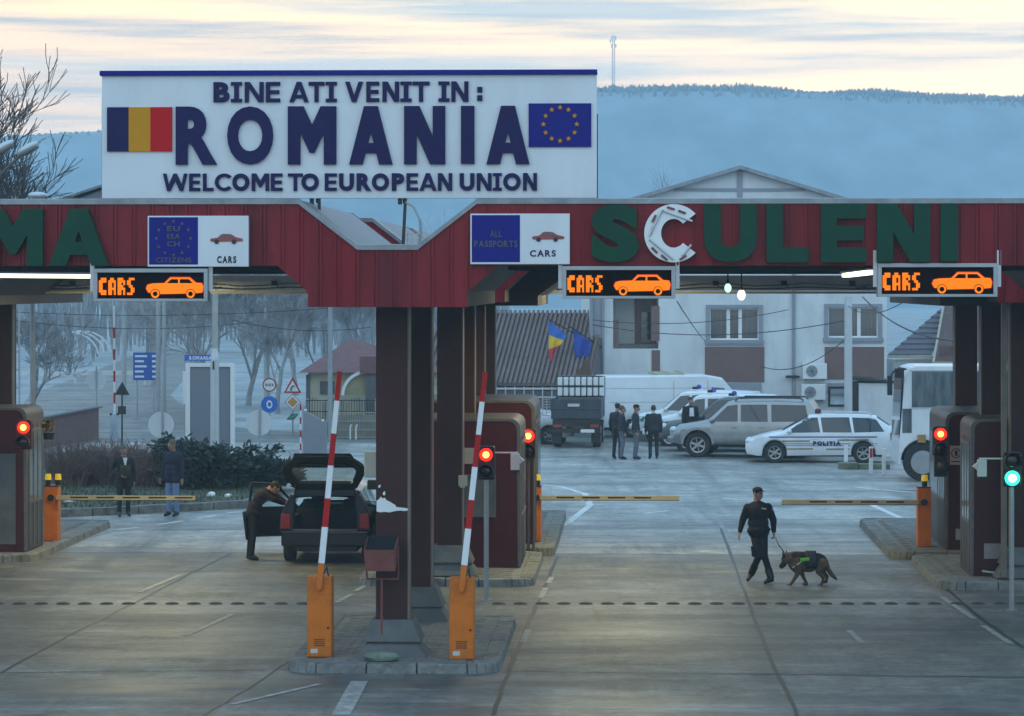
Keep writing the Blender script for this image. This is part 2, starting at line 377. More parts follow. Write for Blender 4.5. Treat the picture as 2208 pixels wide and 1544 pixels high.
pixline([(1062,1543),(1110,1410),(1168,1280),(1202,1200)], .07, 'road_joint', M_tar, .0095, .02, 8)
pixline([(0,1452),(150,1370),(310,1290),(420,1232),(500,1192)], .05, 'road_joint', M_tar, .0095, .015, 8)
pixline([(2208,1398),(2110,1330),(2030,1262),(1960,1195)], .06, 'road_joint', M_tar, .0095, .015, 8)
pixline([(440,1543),(560,1470),(690,1380)], .04, 'road_joint', M_tar, .0095, .015, 8)
pixline([(-20,1452),(640,1444)], .04, 'road_joint', M_tar, .0095, .01, 12)
pixline([(1090,1448),(2240,1462)], .04, 'road_joint', M_tar, .0095, .01, 12)
pixline([(122,1146),(520,1142)], .05, 'road_joint', M_tar, .0095, .01, 12)
for p in ([(340,1132),(395,1124)],[(425,1118),(465,1113)],[(490,1107),(520,1104)],[(250,1143),(300,1138)]):
    pixline(p, .14, 'road_marking', M_mark2)
for p in ([(1168,1046),(1210,1050),(1262,1066),(1272,1090),(1225,1128),(1175,1150)], [(1870,1085),(1965,1128),(1990,1140)], [(1850,1052),(1900,1057),(1975,1063)]):
    pixline(p, .17, 'road_marking', M_mark2)
for p in ([(1545,1118),(1575,1160)],[(150,1170),(250,1146)],[(300,1278),(390,1240)],[(400,1372),(500,1326)],[(500,1520),(690,1476)],[(2030,1288),(2100,1335)],[(2120,1350),(2180,1390)],[(1830,1360),(1860,1388)],
          [(1176,1268),(1166,1290)],[(1190,1245),(1182,1258)],[(1140,1358),(1128,1385)],[(725,1300),(760,1282)],[(765,1276),(790,1262)]):
    pixline(p, .10, 'road_marking', M_mark)
pixline([(735,1543),(775,1470)], .24, 'road_marking', M_mark)
pixline([(1700,1225),(1900,1222)], .05, 'road_marking', M_mark)
for p in ([(1560,1075),(1650,1083)],[(1690,1040),(1790,1046)],[(1255,1082),(1290,1074)],[(1390,1108),(1440,1102)]):
    pixline(p, .14, 'road_marking', M_mark2)
# studs of the speed hump: small half-sunk rubber humps in a row across the lanes
hump = MB()
hump.ell((0,0,0), (.125,.12,.034), 12, 6)
hm = hump.mesh('speed_stud', mat('worn_rubber',(.035,.035,.035),.8,var=.4), 50)
def stud_row(x0, x1, lane):
    n = int((x1-x0)/47); first = None
    for i in range(n+1):
        x = x0 + i*47
        o = bpy.data.objects.new('speed_stud', hm); COL.objects.link(o); o.location = G(x, 1303); o.location.z = .004
        o.rotation_euler = (0,0,-TH)
        tag(o, 'low black rubber stud in the row across the %s' % lane, 'speed stud', 'rubber speed studs across the %s' % lane)
stud_row(-5, 740, 'left lane'); stud_row(1075, 2210, 'right lane')

# ---- hills beyond the valley with a winter wood on the ridge
RIDGE = [(-2600,330),(-900,318),(-200,300),(80,290),(210,283),(450,262),(700,240),(1000,214),(1287,196),(1500,193),(1700,200),(1900,207),(2208,217),(2500,232),(3400,262),(4600,300)]
DH = 900.0
def ridge_z(X):
    x = X*K/DH + CX
    for (a,ya),(b,yb) in zip(RIDGE[:-1], RIDGE[1:]):
        if a <= x <= b:
            t = (x-a)/(b-a); y = ya+(yb-ya)*t; return H + (HY-y)*DH/K
    return 45.0
import mathutils.noise as mn
def hfn(i, j):
    X = -338+676*i; 
    t = j; Y = DH-190 + 240*t
    s = t*240/190
    rz = ridge_z(X*1.0)
    if s <= 1: z = rz*(s*s*(3-2*s))
    else: z = rz*(1 - .25*(s-1)**2)
    z += (mn.noise(Vector((X*.012, Y*.012, 1)))*3.5 + mn.noise(Vector((X*.05,Y*.05,4)))*.9)*min(1,s*2)*(.25 if .8<s<1.1 else 1)
    return (X, Y, max(z-.3, -.4))
M_hill = mat('hazed_hill', (.21,.275,.31), .95, var=.22, scale=.06, stain=(.13,.18,.21), stain_amt=.8, stain_scale=.022, stretch=(1,.6,1), spec=.1)  # distance haze put into the pale blue hill colour
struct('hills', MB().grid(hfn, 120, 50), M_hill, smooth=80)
wd = MB()
for k in range(9000):
    X = random.uniform(-330,330); dy = (random.uniform(-3,9) if k%3 else random.uniform(-28,4))
    Y = DH + dy
    s = (Y-DH+190)/190; rz = ridge_z(X); z = rz*(s*s*(3-2*s)) if s<=1 else rz*(1-.25*(s-1)**2)
    h = random.uniform(1.2,2.5)*(1+.9*mn.noise(Vector((X*.05,0,3)))) * (1.0 if X > -60 else .35)
    if X < -60 and random.random() < .6: continue
    b = Vector((X, Y, z-.5))
    for q in range(5):
        a = random.uniform(0,2*PI); sp = random.uniform(.1,.8); tip = b + Vector((math.cos(a)*sp, math.sin(a)*sp, h*random.uniform(.7,1.1)))
        e = Vector((-math.sin(a),math.cos(a),0))*random.uniform(.12,.3)
        mid = (b+tip)/2
        wd.add([b-e*.5, b+e*.5, mid+e*1.3, tip, mid-e*1.3], [(0,1,2,3,4)])
o = part('far_woodland', wd, mat('hazed_far_twig',(.20,.255,.285),.9), recalc=False); tag(o, 'bare winter wood fringing the top of the far hill', 'woodland', kind='stuff')  # twig colour paled to the hill's tone, haze put into it

# ---- radio mast on the hill
mp = W(1322, 190, DH-1); t = thing('radio_mast', 'thin lattice radio mast standing on the hilltop', 'mast', (mp.x, mp.y, mp.z-1))
mb = MB(); hh = 16.6; 
for a in range(3):
    c0 = Vector((math.cos(a*2.094)*.42, math.sin(a*2.094)*.85, 0)); c1 = Vector((math.cos(a*2.094)*.5, math.sin(a*2.094)*.5, hh))
    mb.bar(c0, c1, .15, .15)
    c2 = Vector((math.cos((a+1)*2.094)*.85, math.sin((a+1)*2.094)*.85, 0)); c3 = Vector((math.cos((a+1)*2.094)*.5, math.sin((a+1)*2.094)*.5, hh))
    for k in range(16):
        f0, f1 = k/16, (k+1)/16
        mb.bar(c0.lerp(c1,f0), c2.lerp(c3,f1), .09, .09)
part('lattice', mb, M_grey, t)
mb = MB()
for k, z in enumerate((16.0, 15.0, 13.6)):
    for a in range(3):
        mb.cbox((math.cos(a*2.1+k)*.8, math.sin(a*2.1+k)*.8, z), (.45,.45,1.0))
mb.cyl((0,0,16.4),(0,0,17.6),.07)
part('antenna', mb, M_white, t)
mb = MB(); mb.box(-1.1,-1,-.6,1.1,1,1.3); mb.prism([(-1.3,1.3),(1.3,1.3),(0,2.1)],-1.2,1.2,'y'); part('equipment_hut', mb, M_conc, t)
# ================================================================ CANOPIES
TOP, LOWTOP, BOT, MIDB, LOWB = 6.66, 6.02, 5.73, 5.36, 5.15
def prof(rows, u0, u1):
    top = [(u0, TOP)]; bot = [(u0, BOT)]
    for c in rows:
        top += [(c-1.25,TOP),(c-.42,LOWTOP),(c+.42,LOWTOP),(c+1.25,TOP)]
        bot += [(c-1.55,BOT),(c-1.12,MIDB),(c-1.12,LOWB),(c+1.12,LOWB),(c+1.12,MIDB),(c+1.55,BOT)]
    return top+[(u1,TOP)], bot+[(u1,BOT)]
def at(pl, u, mode):
    zs = []
    for (a,za),(b,zb) in zip(pl[:-1], pl[1:]):
        if min(a,b)-1e-6 <= u <= max(a,b)+1e-6:
            if abs(b-a) < 1e-6: zs += [za, zb]
            else: zs.append(za+(zb-za)*(u-a)/(b-a))
    return max(zs) if mode=='max' else min(zs)
def canopy(label, rows, u0, u1, v0, depth, cols, ribs=True, group='red border canopies'):
    t = thing('canopy', label, 'canopy', L(0,v0,0), -TH, group)
    top, bot = prof(rows, u0, u1)
    mb = MB(); mb.prism(top + bot[::-1], 0, .06, 'y')
    if ribs:
        u = u0+.05
        while u < u1-.1:
            for w in (0, .055):
                a, b = u+w, u+w+.028
                zt = min(at(top,a,'min'), at(top,b,'min'))-.01; zb = max(at(bot,a,'max'), at(bot,b,'max'))+.004
                # keep the full height of the low block
                if any(abs((a+b)/2-c) < 1.09 for c in rows): zb = LOWB+.004
                mb.box(a,-.022,zb,b,.002,zt)
            u += .262
        for z in (5.9, 6.5):            # seam lines of the horizontal fixing rails
            for a,b in [(u0,rows[0]-1.6)] + [(rows[i]+1.6, rows[i+1]-1.6) for i in range(len(rows)-1)] + [(rows[-1]+1.6,u1)]:
                if b > a: mb.box(a,-.012,z,b,.001,z+.018)
    part('fascia', mb, M_red, t)
    mb = MB(); mb.prism(top + bot[::-1], depth-.06, depth, 'y'); part('rear_fascia', mb, M_red, t)
    mb = MB()
    for (a,za),(b,zb) in zip(top[:-1], top[1:]):
        d = .045
        mb.add([(a,-.04,za+.002),(b,-.04,zb+.002),(b,-.04,zb-.07),(a,-.04,za-.07),(a,-.023,za+.002),(b,-.023,zb+.002),(b,-.023,zb-.07),(a,-.023,za-.07)],
               [(0,1,2,3),(4,5,6,7),(3,2,6,7)])
        mb.add([(a,-.04,za+.002),(b,-.04,zb+.002),(b,.14,zb+.012),(a,.14,za+.012)], [(0,1,2,3)])
    part('flashing', mb, M_flash, t, recalc=False)
    mb = MB()
    for (a,za),(b,zb) in zip(top[:-1], top[1:]):
        mb.add([(a,.06,za-.01),(b,.06,zb-.01),(b,depth-.06,zb-.01),(a,depth-.06,za-.01)], [(0,1,2,3)])
    part('roof', mb, M_roof, t, recalc=False)
    mb = MB()
    for (a,za),(b,zb) in zip(bot[:-1], bot[1:]):
        mb.add([(a,.06,za+.01),(b,.06,zb+.01),(b,depth-.06,zb+.01),(a,depth-.06,za+.01)], [(0,1,2,3)])
    for k in range(1,4):                     # cross beams under the soffit
        v = depth*k/4
        for a,b in [(u0,rows[0]-1.6)] + [(rows[i]+1.6, rows[i+1]-1.6) for i in range(len(rows)-1)] + [(rows[-1]+1.6,u1)]:
            if b > a: mb.box(a,v-.06,BOT-.05,b,v+.06,BOT+.008)
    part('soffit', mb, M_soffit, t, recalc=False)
    for (u, v, side, zfoot) in cols:
        mb = MB(); mb.box(-.24,-.2,zfoot,.24,.2,LOWB+.15); 
        mb.box(-.243 if side<0 else .213, -.203, zfoot, -.213 if side<0 else .243, .03, LOWB-.002, 1)  # paler strip: side light on the flange edge put into colour
        c = part('column', mb, [M_maroon, M_tan], t, bev=.008, loc=(u, v-v0, 0))
        mb = MB()
        def fr(z0,z1,a0,a1):
            mb.add([(-a0,-a0*.85,z0),(a0,-a0*.85,z0),(a0,a0*.85,z0),(-a0,a0*.85,z0),(-a1,-a1*.85,z1),(a1,-a1*.85,z1),(a1,a1*.85,z1),(-a1,a1*.85,z1)],
                   [(3,2,1,0),(4,5,6,7),(0,1,5,4),(1,2,6,5),(2,3,7,6),(3,0,4,7)])
        fr(zfoot-.30, zfoot+.012, .43, .30); fr(zfoot-.53, zfoot-.315, .52, .37); fr(zfoot-.36, zfoot-.29, .36,.36)
        part('base', mb, M_conc, c, bev=.02)
    return t, top, bot
canA, topA, botA = canopy('nearest red canopy with green letters and the welcome board on its roof', [-14.3,-3.49,7.5], -20, 12.5, 42.0, 8.0,
    [(-3.51,43.3,1,.655),(-3.50,48.0,1,.655)])
canB, topB, botB = canopy('second red canopy seen through the notch behind the nearest one', [-14.3,-3.49,7.5], -19, 12.5, 53.8, 8.2,
    [(-3.42,55.1,1,.70),(-3.45,59.7,1,.70),(6.97,55.1,-1,.70),(6.97,59.7,-1,.70)])
canC, topC, botC = canopy('farthest red canopy, narrow and hidden behind the central columns', [-3.49], -5.3, -1.9, 63.4, 8.0,
    [(-3.5,64.6,1,.55),(-3.5,69.4,1,.55)], ribs=False)
for (u, v, zf) in ((6.97,64.6,.5), (-14.0,66.1,.5)):       # outer columns, standing on canopy B's rear girder line
    mb = MB(); mb.box(-.24,-.2,.15,.24,.2,LOWB+.1); mb.box(-.243 if u>0 else .213,-.203,.15,-.213 if u>0 else .243,.03,LOWB-.002,1)  # outer columns get the same painted side-lit edge strip
    part('column', mb, [M_maroon, M_tan], canB, bev=.008, loc=(u, v-53.8, 0))
# low soffit boxes round the columns, cream edge beam and corrugated back panel of canopy B
for c in (-14.0,-3.49,7.2):
    mb = MB(); e = 12.9 if c != -3.49 else 8.0
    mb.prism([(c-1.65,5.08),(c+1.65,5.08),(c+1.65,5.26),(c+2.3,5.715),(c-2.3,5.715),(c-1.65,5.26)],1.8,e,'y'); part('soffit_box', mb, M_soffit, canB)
BAYS = ((-12.3,-5.2),(-1.8,5.5))
for a,b in BAYS:
    mb = MB(); mb.box(a,8.3,5.285,b,8.42,5.335); part('edge_beam', mb, M_cream, canB)
    mb = MB(); u = a
    while u < b:
        mb.box(u,8.45,5.345,u+.10,8.5,5.66); mb.box(u+.10,8.465,5.345,u+.15,8.5,5.66); u += .15
    part('back_panel', mb, M_grey, canB)
    n = 14
    for z, q in ((5.40,.02),(5.47,.03)):
        mb = MB(); mb.tube([(a+(b-a)*i/n, 8.27, z - q*math.sin(i*1.7)) for i in range(n+1)], .012, 5); part('conduit', mb, M_wire, canB)
    for i in range(5):
        mb = MB(); uu = a+.6+i*1.4; mb.cbox((uu,8.25,5.5),(.12,.08,.1)); mb.tube([(uu,8.26,5.5),(uu+.1,8.26,5.4),(uu+.3,8.26,5.42)],.01,5); part('junction', mb, M_wire, canB)
mb = MB(); mb.box(-15.6,1.7,5.262,-12.36,1.78,5.31); part('edge_beam', mb, M_cream, canB)
mb = MB(); mb.cyl((6.60,.9,.2),(6.60,.9,5.2),.055,n=10); part('downpipe', mb, M_tan, canB, smooth=40)
# roof wires on canopy A's notch: aerial and bracket
mb = MB(); mb.bar((-3.40,1.62,6.02),(-3.36,1.62,6.80),.045,.045); part('sign_post', mb, M_dark, canA)
mb = MB(); mb.bar((-4.62,1.62,6.5),(-4.62,1.62,6.80),.045,.045); part('sign_post', mb, M_dark, canA)
mb = MB(); mb.tube([(-3.36,1.6,6.66),(-3.25,1.6,6.6),(-3.16,1.6,6.42),(-3.14,1.6,6.2),(-3.17,1.6,6.05)],.016,6); part('cable', mb, M_grey, canA)
mb = MB()
for k in range(4): mb.bar((-3.36+.07*k,1.9,6.03),(-3.36+.07*k,1.9,6.22),.015,.015)
mb.bar((-3.36,1.9,6.2),(-3.15,1.9,6.2),.015,.015); mb.bar((-3.36,1.9,6.12),(-3.15,1.9,6.12),.015,.015); mb.cbox((-3.1,1.9,6.1),(.12,.08,.12))
part('roof_bracket', mb, M_lgrey, canA)

# ---- big welcome board on the roof of canopy A
ZS = 43.5; P0 = PX(ZS); vS = 43.5
def sx(x): return (x-1375)/P0*1.0 + 0.0
def sz(y): return H + (HY-y)/P0
sg = thing('welcome_board', 'large white board reading BINE ATI VENIT IN ROMANIA, standing on the canopy roof', 'sign', L(0,vS,0), -TH)
def bx(x): return (x-1375)*ZS/K        # photo column -> board-local metres (board plane at v = 43.5)
mb = MB(); mb.box(bx(213),0,sz(427),bx(1287),.10,sz(160)); part('panel', mb, M_panel, sg, bev=.006)
mb = MB(); mb.box(bx(209),-.05,sz(161),bx(1288),.14,sz(150)); part('top_strip', mb, M_blue, sg, bev=.008)
for q in ((210,213.4,.34,208),(1286.8,1289,.30,245)):
    mb = MB(); mb.box(bx(q[0]),.102,sz(427),bx(q[1]),q[2],sz(q[3])); part('side_plate', mb, M_dark, sg)
for x in (260,520,668,860,1040,1240):
    mb = MB(); mb.bar((bx(x),.16,sz(440)),(bx(x),.16,sz(165)),.06,.06); mb.bar((bx(x),.95,6.68),(bx(x),.2,sz(230)),.045,.045); mb.bar((bx(x),.13,sz(230)),(bx(x),.22,sz(230)),.05,.05); part('support', mb, M_dark, sg)
def board_letters(items, y0, y1, off, dep=.035, stroke=.205):
    for ch, a, b in items:
        m2 = MB(); letter(m2, ch, bx(a), bx(b), sz(y1), sz(y0), -dep, .002, off, None, stroke); part('letter', m2, M_navy, sg)
I_ = 'Iserif'
board_letters([('B',457,492),(I_,495,519),('N',525,566),('E',571,602),('A',622,664),('T',664,698),(I_,701,725),('V',743,782),('E',789,817),('N',824,860),(I_,863,887),('T',889,926),(I_,945,969),('N',973,1010)],175,219,.05)
m2 = MB(); m2.box(bx(1029),-.035,sz(199),bx(1040),.002,sz(187)); m2.box(bx(1029),-.035,sz(217),bx(1040),.002,sz(205)); part('letter', m2, M_navy, sg)
board_letters([('R',375,465),('O',487,587),('M',619,724),('A',752,846),('N',871,960),('A',1049,1142)],228,354,.046,.05,.215)
m2 = MB(); m2.box(bx(994),-.05,sz(353),bx(1023),.002,sz(228)); part('letter', m2, M_navy, sg)
board_letters([('W',347,400),('E',404,428),('L',434,457),('C',460,496),('O',498,535),('M',540,578),('E',582,607),('T',619,651),('O',648,686),('E',699,725),('U',730,762),('R',768,800),('O',801,838),('P',844,871),('E',876,901),('A',904,941),('N',944,975),
    ('U',991,1023),('N',1028,1060),(I_,1063,1082),('O',1085,1123),('N',1128,1158)],373,411,.05)
fl = MB(); a = bx(225); b = bx(367)
for k in range(3): fl.box(a+(b-a)*k/3, -.03, sz(325), a+(b-a)*(k+1)/3-.001, .001, sz(229), k)
part('flag', fl, [M_navy, M_yellow, M_fred], sg, label='flag panel striped blue, yellow and red')
fl = MB(); fl.box(bx(1140),-.03,sz(317),bx(1275),.001,sz(223),0)
def star(mb, cx, cz, r, y0, y1, m=None):
    mb.prism([(cx+math.sin(k*PI/5)*(r if k%2==0 else r*.42), cz+math.cos(k*PI/5)*(r if k%2==0 else r*.42)) for k in range(10)], y0, y1, 'y', m)
for k in range(12):
    star(fl, bx(1208)+math.sin(k*PI/6)*36/P0, sz(268)+math.cos(k*PI/6)*36/P0, 6.2/P0, -.045, -.029, 1)
part('flag', fl, [M_blue, M_yellow], sg, label='dark blue flag panel with a ring of twelve yellow stars')

# ---- green letters on the fascia (fascia front at v = 42)
ZF = 42.0; PF = PX(ZF)
def fx(x): return (x-1375)*ZF/K
def fz(y, x=1100): return H + (HY-y)/PF*(1.0 - (x-1104)/1104*0.0)
sc_ = thing('place_name_lettering', 'big green letters spelling SCULENI on the red fascia, the C stripped white', 'lettering', L(0,ZF,0), -TH)
for ch, a, b in (('S',1275,1378),('C',1389,1499),('U',1517,1630),('L',1651,1741),('E',1767,1864),('N',1887,2000)):
    m2 = MB(); letter(m2, ch, fx(a), fx(b), fz(566), fz(441), -.15, -.03, .065, None, .275)
    o = part('letter', m2, M_white if ch=='C' else M_green, sc_, label='white backing of the C, its green face missing' if ch=='C' else None)
    if ch == 'C':
        for (p, q) in (((1399,510),(1428,452)),((1430,455),(1492,478)),((1400,516),(1452,560)),((1470,552),(1490,528))):
            tb = MB(); tb.cyl((fx(p[0]),-.165,fz(p[1])),(fx(q[0]),-.165,fz(q[1])),.016,n=8); part('tube', tb, M_lgrey, o, smooth=40)
        tb = MB()
        for (p,rot) in (((1410,472),1.1),((1405,498),1.2),((1446,450),-.3),((1470,458),-.35),((1411,540),-.8),((1432,556),-.7),((1472,556),.6)):
            tb.cbox((fx(p[0]),-.162,fz(p[1])),(.11,.02,.03),ry=-rot)
        part('tube_socket', tb, M_rust, o)
m2 = MB(); m2.box(fx(2022),-.15,fz(564),fx(2059),-.03,fz(441)); part('letter', m2, M_green, sc_)
vm = thing('customs_lettering', 'big green letters ending in MA at the left end of the red fascia', 'lettering', L(0,ZF,0), -TH)
for ch, a, b in (('V',-330,-200),('A',-185,-60),('M',-42,88),('A',102,231)):
    m2 = MB(); letter(m2, ch, fx(a), fx(b), fz(573), fz(449), -.15, -.03, .065, None, .275); part('letter', m2, M_green, vm)

# ---- lane signs CARS on the fascia
M_olive = mat('faded_gold', (.085,.075,.05), .5, var=.3)
M_carred = mat('pictogram_red', (.32,.06,.06), .5); 
def car_icon(mb, x0, z0, w, y, m_body, m_win, m_tyre):
    h = w*.30
    P = lambda a,b: (x0+a*w, z0+b*h)
    body = [P(0,.30),P(.02,.52),P(.22,.60),P(.33,.93),P(.40,1.0),P(.62,.97),P(.78,.66),P(.97,.52),P(1,.34),P(.94,.22),P(.06,.18)]
    mb.prism(body, y-.004, y, 'y', m_body)
    mb.prism([P(.28,.62),P(.36,.90),P(.47,.90),P(.47,.62)], y-.007, y-.0035, 'y', m_win)
    mb.prism([P(.49,.62),P(.49,.90),P(.60,.88),P(.70,.62)], y-.007, y-.0035, 'y', m_win)
    for c in (.2,.72):
        q = P(c,.2); n=12
        mb.prism([(q[0]+math.cos(i*2*PI/n)*h*.24, q[1]+math.sin(i*2*PI/n)*h*.24) for i in range(n)], y-.009, y-.0035, 'y', m_tyre)
def lane_sign(x0, x1, y0, y1, label, kind):
    t = thing('lane_sign', label, 'sign', L(0,ZF,0), -TH, 'lane signs on the red fascia')
    z0, z1 = fz(y1), fz(y0); xm = fx(x0)+(fx(x1)-fx(x0))*.50; w = fx(x1)-fx(x0)
    mb = MB(); mb.box(fx(x0),-.12,z0,fx(x1),-.03,z1); part('panel', mb, M_panel, t, bev=.006)
    mb = MB(); mb.box(fx(x0)+.02,-.124,z0+.03,xm,-.119,z1-.02); bp = part('blue_panel', mb, M_blue, t)
    tx = MB(); c = (fx(x0)+.02+xm)/2; h = z1-z0; y = -.128
    if kind == 'eu':
        for k in range(12): star(tx, c+math.sin(k*PI/6)*.24, z0+h*.56+math.cos(k*PI/6)*.235, .03, y, -.1235)
        part('star_ring', tx, M_olive, t)
        for s, zz in (('EU',.70),('EEA',.55),('CH',.40)): tx = MB(); word(tx, s, c-.09, c+.09, z0+h*zz, z0+h*zz+.07, y, -.1235, .02); part('lettering', tx, M_olive, t)
        tx = MB(); word(tx, 'CITIZENS', c-.25, c+.25, z0+.06, z0+.13, y, -.1235, .02)
    else:
        word(tx, 'ALL', c-.08, c+.08, z0+h*.54, z0+h*.54+.09, y, -.1235, .02); part('lettering', tx, M_olive, t); tx = MB()
        word(tx, 'PASSPORTS', c-.30, c+.30, z0+h*.34, z0+h*.34+.09, y, -.1235, .02)
    part('lettering', tx, M_olive, t)
    ic = MB(); car_icon(ic, xm+w*.12, z0+h*.45, w*.33, -.121, 0, 1, 2); part('pictogram', ic, [M_carred, M_winglass, M_black], t)
    tx = MB(); 
    if kind == 'eu': word(tx, 'CARS', xm+w*.19, xm+w*.38, z0+h*.07, z0+h*.21, -.125, -.1195, .045)
    else: word(tx, 'CARS', xm+w*.10, xm+w*.36, z0+h*.15, z0+h*.28, -.125, -.1195, .03)
    part('lettering', tx, M_black if kind=='eu' else M_navy, t)
lane_sign(316,535,465,575,'half blue, half white lane sign with star ring and CITIZENS, right of the letters MA','eu')
lane_sign(1015,1229,461,570,'half blue, half white lane sign for all passports, left of the letter S','all')

# ---- hanging LED signs
FONT5 = {'C':["0111","1100","1100","1100","1100","1100","0111"],'A':["0110","1111","1101","1101","1111","1101","1101"],'R':["1110","1111","1101","1110","1111","1101","1101"],'S':["0111","1100","1100","0110","0011","0011","1110"]}
FONT5['C'] = ["0111","1111","1100","1100","1100","1111","0111"]
def led_sign(x0, x1, y0, y1, label):
    t = thing('led_sign', label, 'sign', L(0,ZF,0), -TH, 'amber lane displays under the canopy edge')
    a, b, z0, z1 = fx(x0), fx(x1), fz(y1), fz(y0); y = -.10
    mb = MB(); fr = .055
    mb.box(a,y,z1-fr,b,.16,z1); mb.box(a,y,z0,b,.16,z0+fr*.7); mb.box(a,y,z0+fr*.7,a+fr,.16,z1-fr); mb.box(b-fr,y,z0+fr*.7,b,.16,z1-fr); mb.box(a+fr,.10,z0+fr*.7,b-fr,.14,z1-fr)
    part('housing', mb, M_grey, t, bev=.004)
    mb = MB(); mb.box(a+fr,-.04,z0+fr*.7,b-fr,.095,z1-fr); part('screen', mb, mat('led_panel_dark',(.008,.002,.002),.8,spec=.08), t)
    for xx in (a-.03, b+.03): mb = MB(); mb.box(xx-.028,-.02,z0+.14,xx+.028,.03,z1+.18); part('hanger', mb, M_lgrey, t)
    W_, H_ = (b-a)-2*fr, (z1-z0)-1.7*fr; ox, oz = a+fr, z0+fr*.7
    mb = MB(); cell = W_*.335/19.0; ch = H_*.66/7
    for k, c in enumerate('CARS'):
        g = FONT5[c]; mb = MB()
        for r_, row in enumerate(g):
            for q, v in enumerate(row):
                if v == '1':
                    px = ox+W_*.01+(k*5+q)*cell; pz = oz+H_*.80-(r_+1)*ch
                    mb.box(px,-.048,pz,px+cell*.97,-.041,pz+ch*.97,0)
        part('letter', mb, M_ledo, t)
    # glowing saloon: red outline behind, amber body in front
    mb = MB(); w = W_*.535; x_ = ox+W_*.455; h = H_*.70; zb = oz+H_*.10
    P = lambda u,v: (x_+u*w, zb+v*h)
    out = [P(0,.42),P(.03,.62),P(.12,.68),P(.32,.70),P(.42,1.0),P(.76,1.0),P(.87,.72),P(.97,.70),P(1,.5),P(.98,.2),P(.86,.16),P(.25,.12),P(.04,.2)]
    cxz = P(.5,.45)
    big = [(cxz[0]+(p[0]-cxz[0])*1.025, cxz[1]+(p[1]-cxz[1])*1.09) for p in out]
    mb.prism(big, -.0445, -.0405, 'y', 1); mb.prism(out, -.049, -.0445, 'y', 0)
    part('car_symbol', mb, [M_ledo, M_ledr], t)
    mb = MB()
    for q in ([P(.36,.70),P(.44,.92),P(.56,.92),P(.56,.70)], [P(.59,.70),P(.59,.92),P(.75,.92),P(.82,.70)]): mb.prism(q, -.052, -.0485, 'y')
    part('window_symbol', mb, MC['led_panel_dark'], t)
    for c in (.16,.78):
        q = P(c,.12); n = 16
        for r_, mm, yy in ((h*.27,MC['led_panel_dark'],-.055),(h*.235,M_ledo,-.058),(h*.13,MC['led_panel_dark'],-.061)):
            mb = MB(); mb.prism([(q[0]+math.cos(i*2*PI/n)*r_, max(oz+.003,q[1]+math.sin(i*2*PI/n)*r_)) for i in range(n)], yy-.0025, yy+.006, 'y'); part('wheel_symbol', mb, mm, t)
led_sign(197,446,579,650,'amber CARS display hung below the CITIZENS lane sign')
led_sign(1213,1456,574,644,'amber CARS display hung below the letters S and C')
led_sign(1889,2144,568,640,'amber CARS display hung below the letters N and I')

# ---- lamps under the canopies
def tube_lamp(p, q, label, w=.13, power=60):
    p, q = Vector(p), Vector(q); t = thing('fluorescent_lamp', label, 'lamp', p, 0, 'fluorescent lamps under the canopies')
    d = q-p; mb = MB(); mb.bar((0,0,.045), d+Vector((0,0,.045)), w+.06, .03); part('housing', mb, M_lgrey, t)
    mb = MB(); mb.bar((0,0,0), d, w, .06); part('diffuser', mb, M_tube, t, bev=.01)
    li = bpy.data.lights.new('tube_light','AREA'); li.shape = 'RECTANGLE'; li.size = d.length; li.size_y = w; li.energy = power; li.color = (1.0,.88,.46)
    o = bpy.data.objects.new('tube_light', li); COL.objects.link(o); o.parent = t
    o.location = d/2 + Vector((0,0,-.04)); o.rotation_euler = (0,0,math.atan2(d.y,d.x))
PW = 175
def lp(x, y, v): 
    return L((x-1375)*v/K, v, H+(HY-y)*v/K)
tube_lamp(lp(-60,594,46), lp(190,596,46), 'long lit fluorescent lamp under the canopy beside the leftmost amber display', .16, 14)
tube_lamp(lp(1880,587,43.6), lp(1822,594,48.4), 'lit fluorescent lamp running away under the canopy beside the rightmost amber display', .13, 14)
for v_, n_ in ((55.6,'front'),(60.4,'rear')):  # lamps added out of sight behind the displays to tint the ground
    tube_lamp(lp(215,600,v_), lp(430,600,v_), 'added unseen fluorescent lamp over the left lane under the second canopy, %s one of two' % n_, .13, PW)
    tube_lamp(lp(1228,600,v_), lp(1440,600,v_), 'added unseen fluorescent lamp over the right lane under the second canopy, %s one of two' % n_, .13, PW)
def bulb(x, y, v, r, emit, label, nm):
    p = lp(x,y,v); t = thing('light_bulb', label, 'lamp', p, 0, 'bare bulbs hanging under the canopy')
    mb = MB(); mb.tube([(0,0,.05),(0,0,.38)], .012, 6); mb.cyl((0,0,.04),(0,0,.11),.03,.022,10); part('cord', mb, M_dark, t)
    mb = MB(); mb.ell((0,0,-.03),(r,r,r*1.35),14,10); part('globe', mb, mat(nm,(.9,.9,.8),.3,emit=emit,es=1.6,var=.01), t, smooth=60)
bulb(1569,617,49,.055,(.45,1.0,.62),'small greenish bulb hanging under the canopy, left of the white bulb','bulb_green')
bulb(1598,632,49,.066,(1.0,.95,.80),'larger warm white bulb hanging under the canopy between the amber displays','bulb_white')
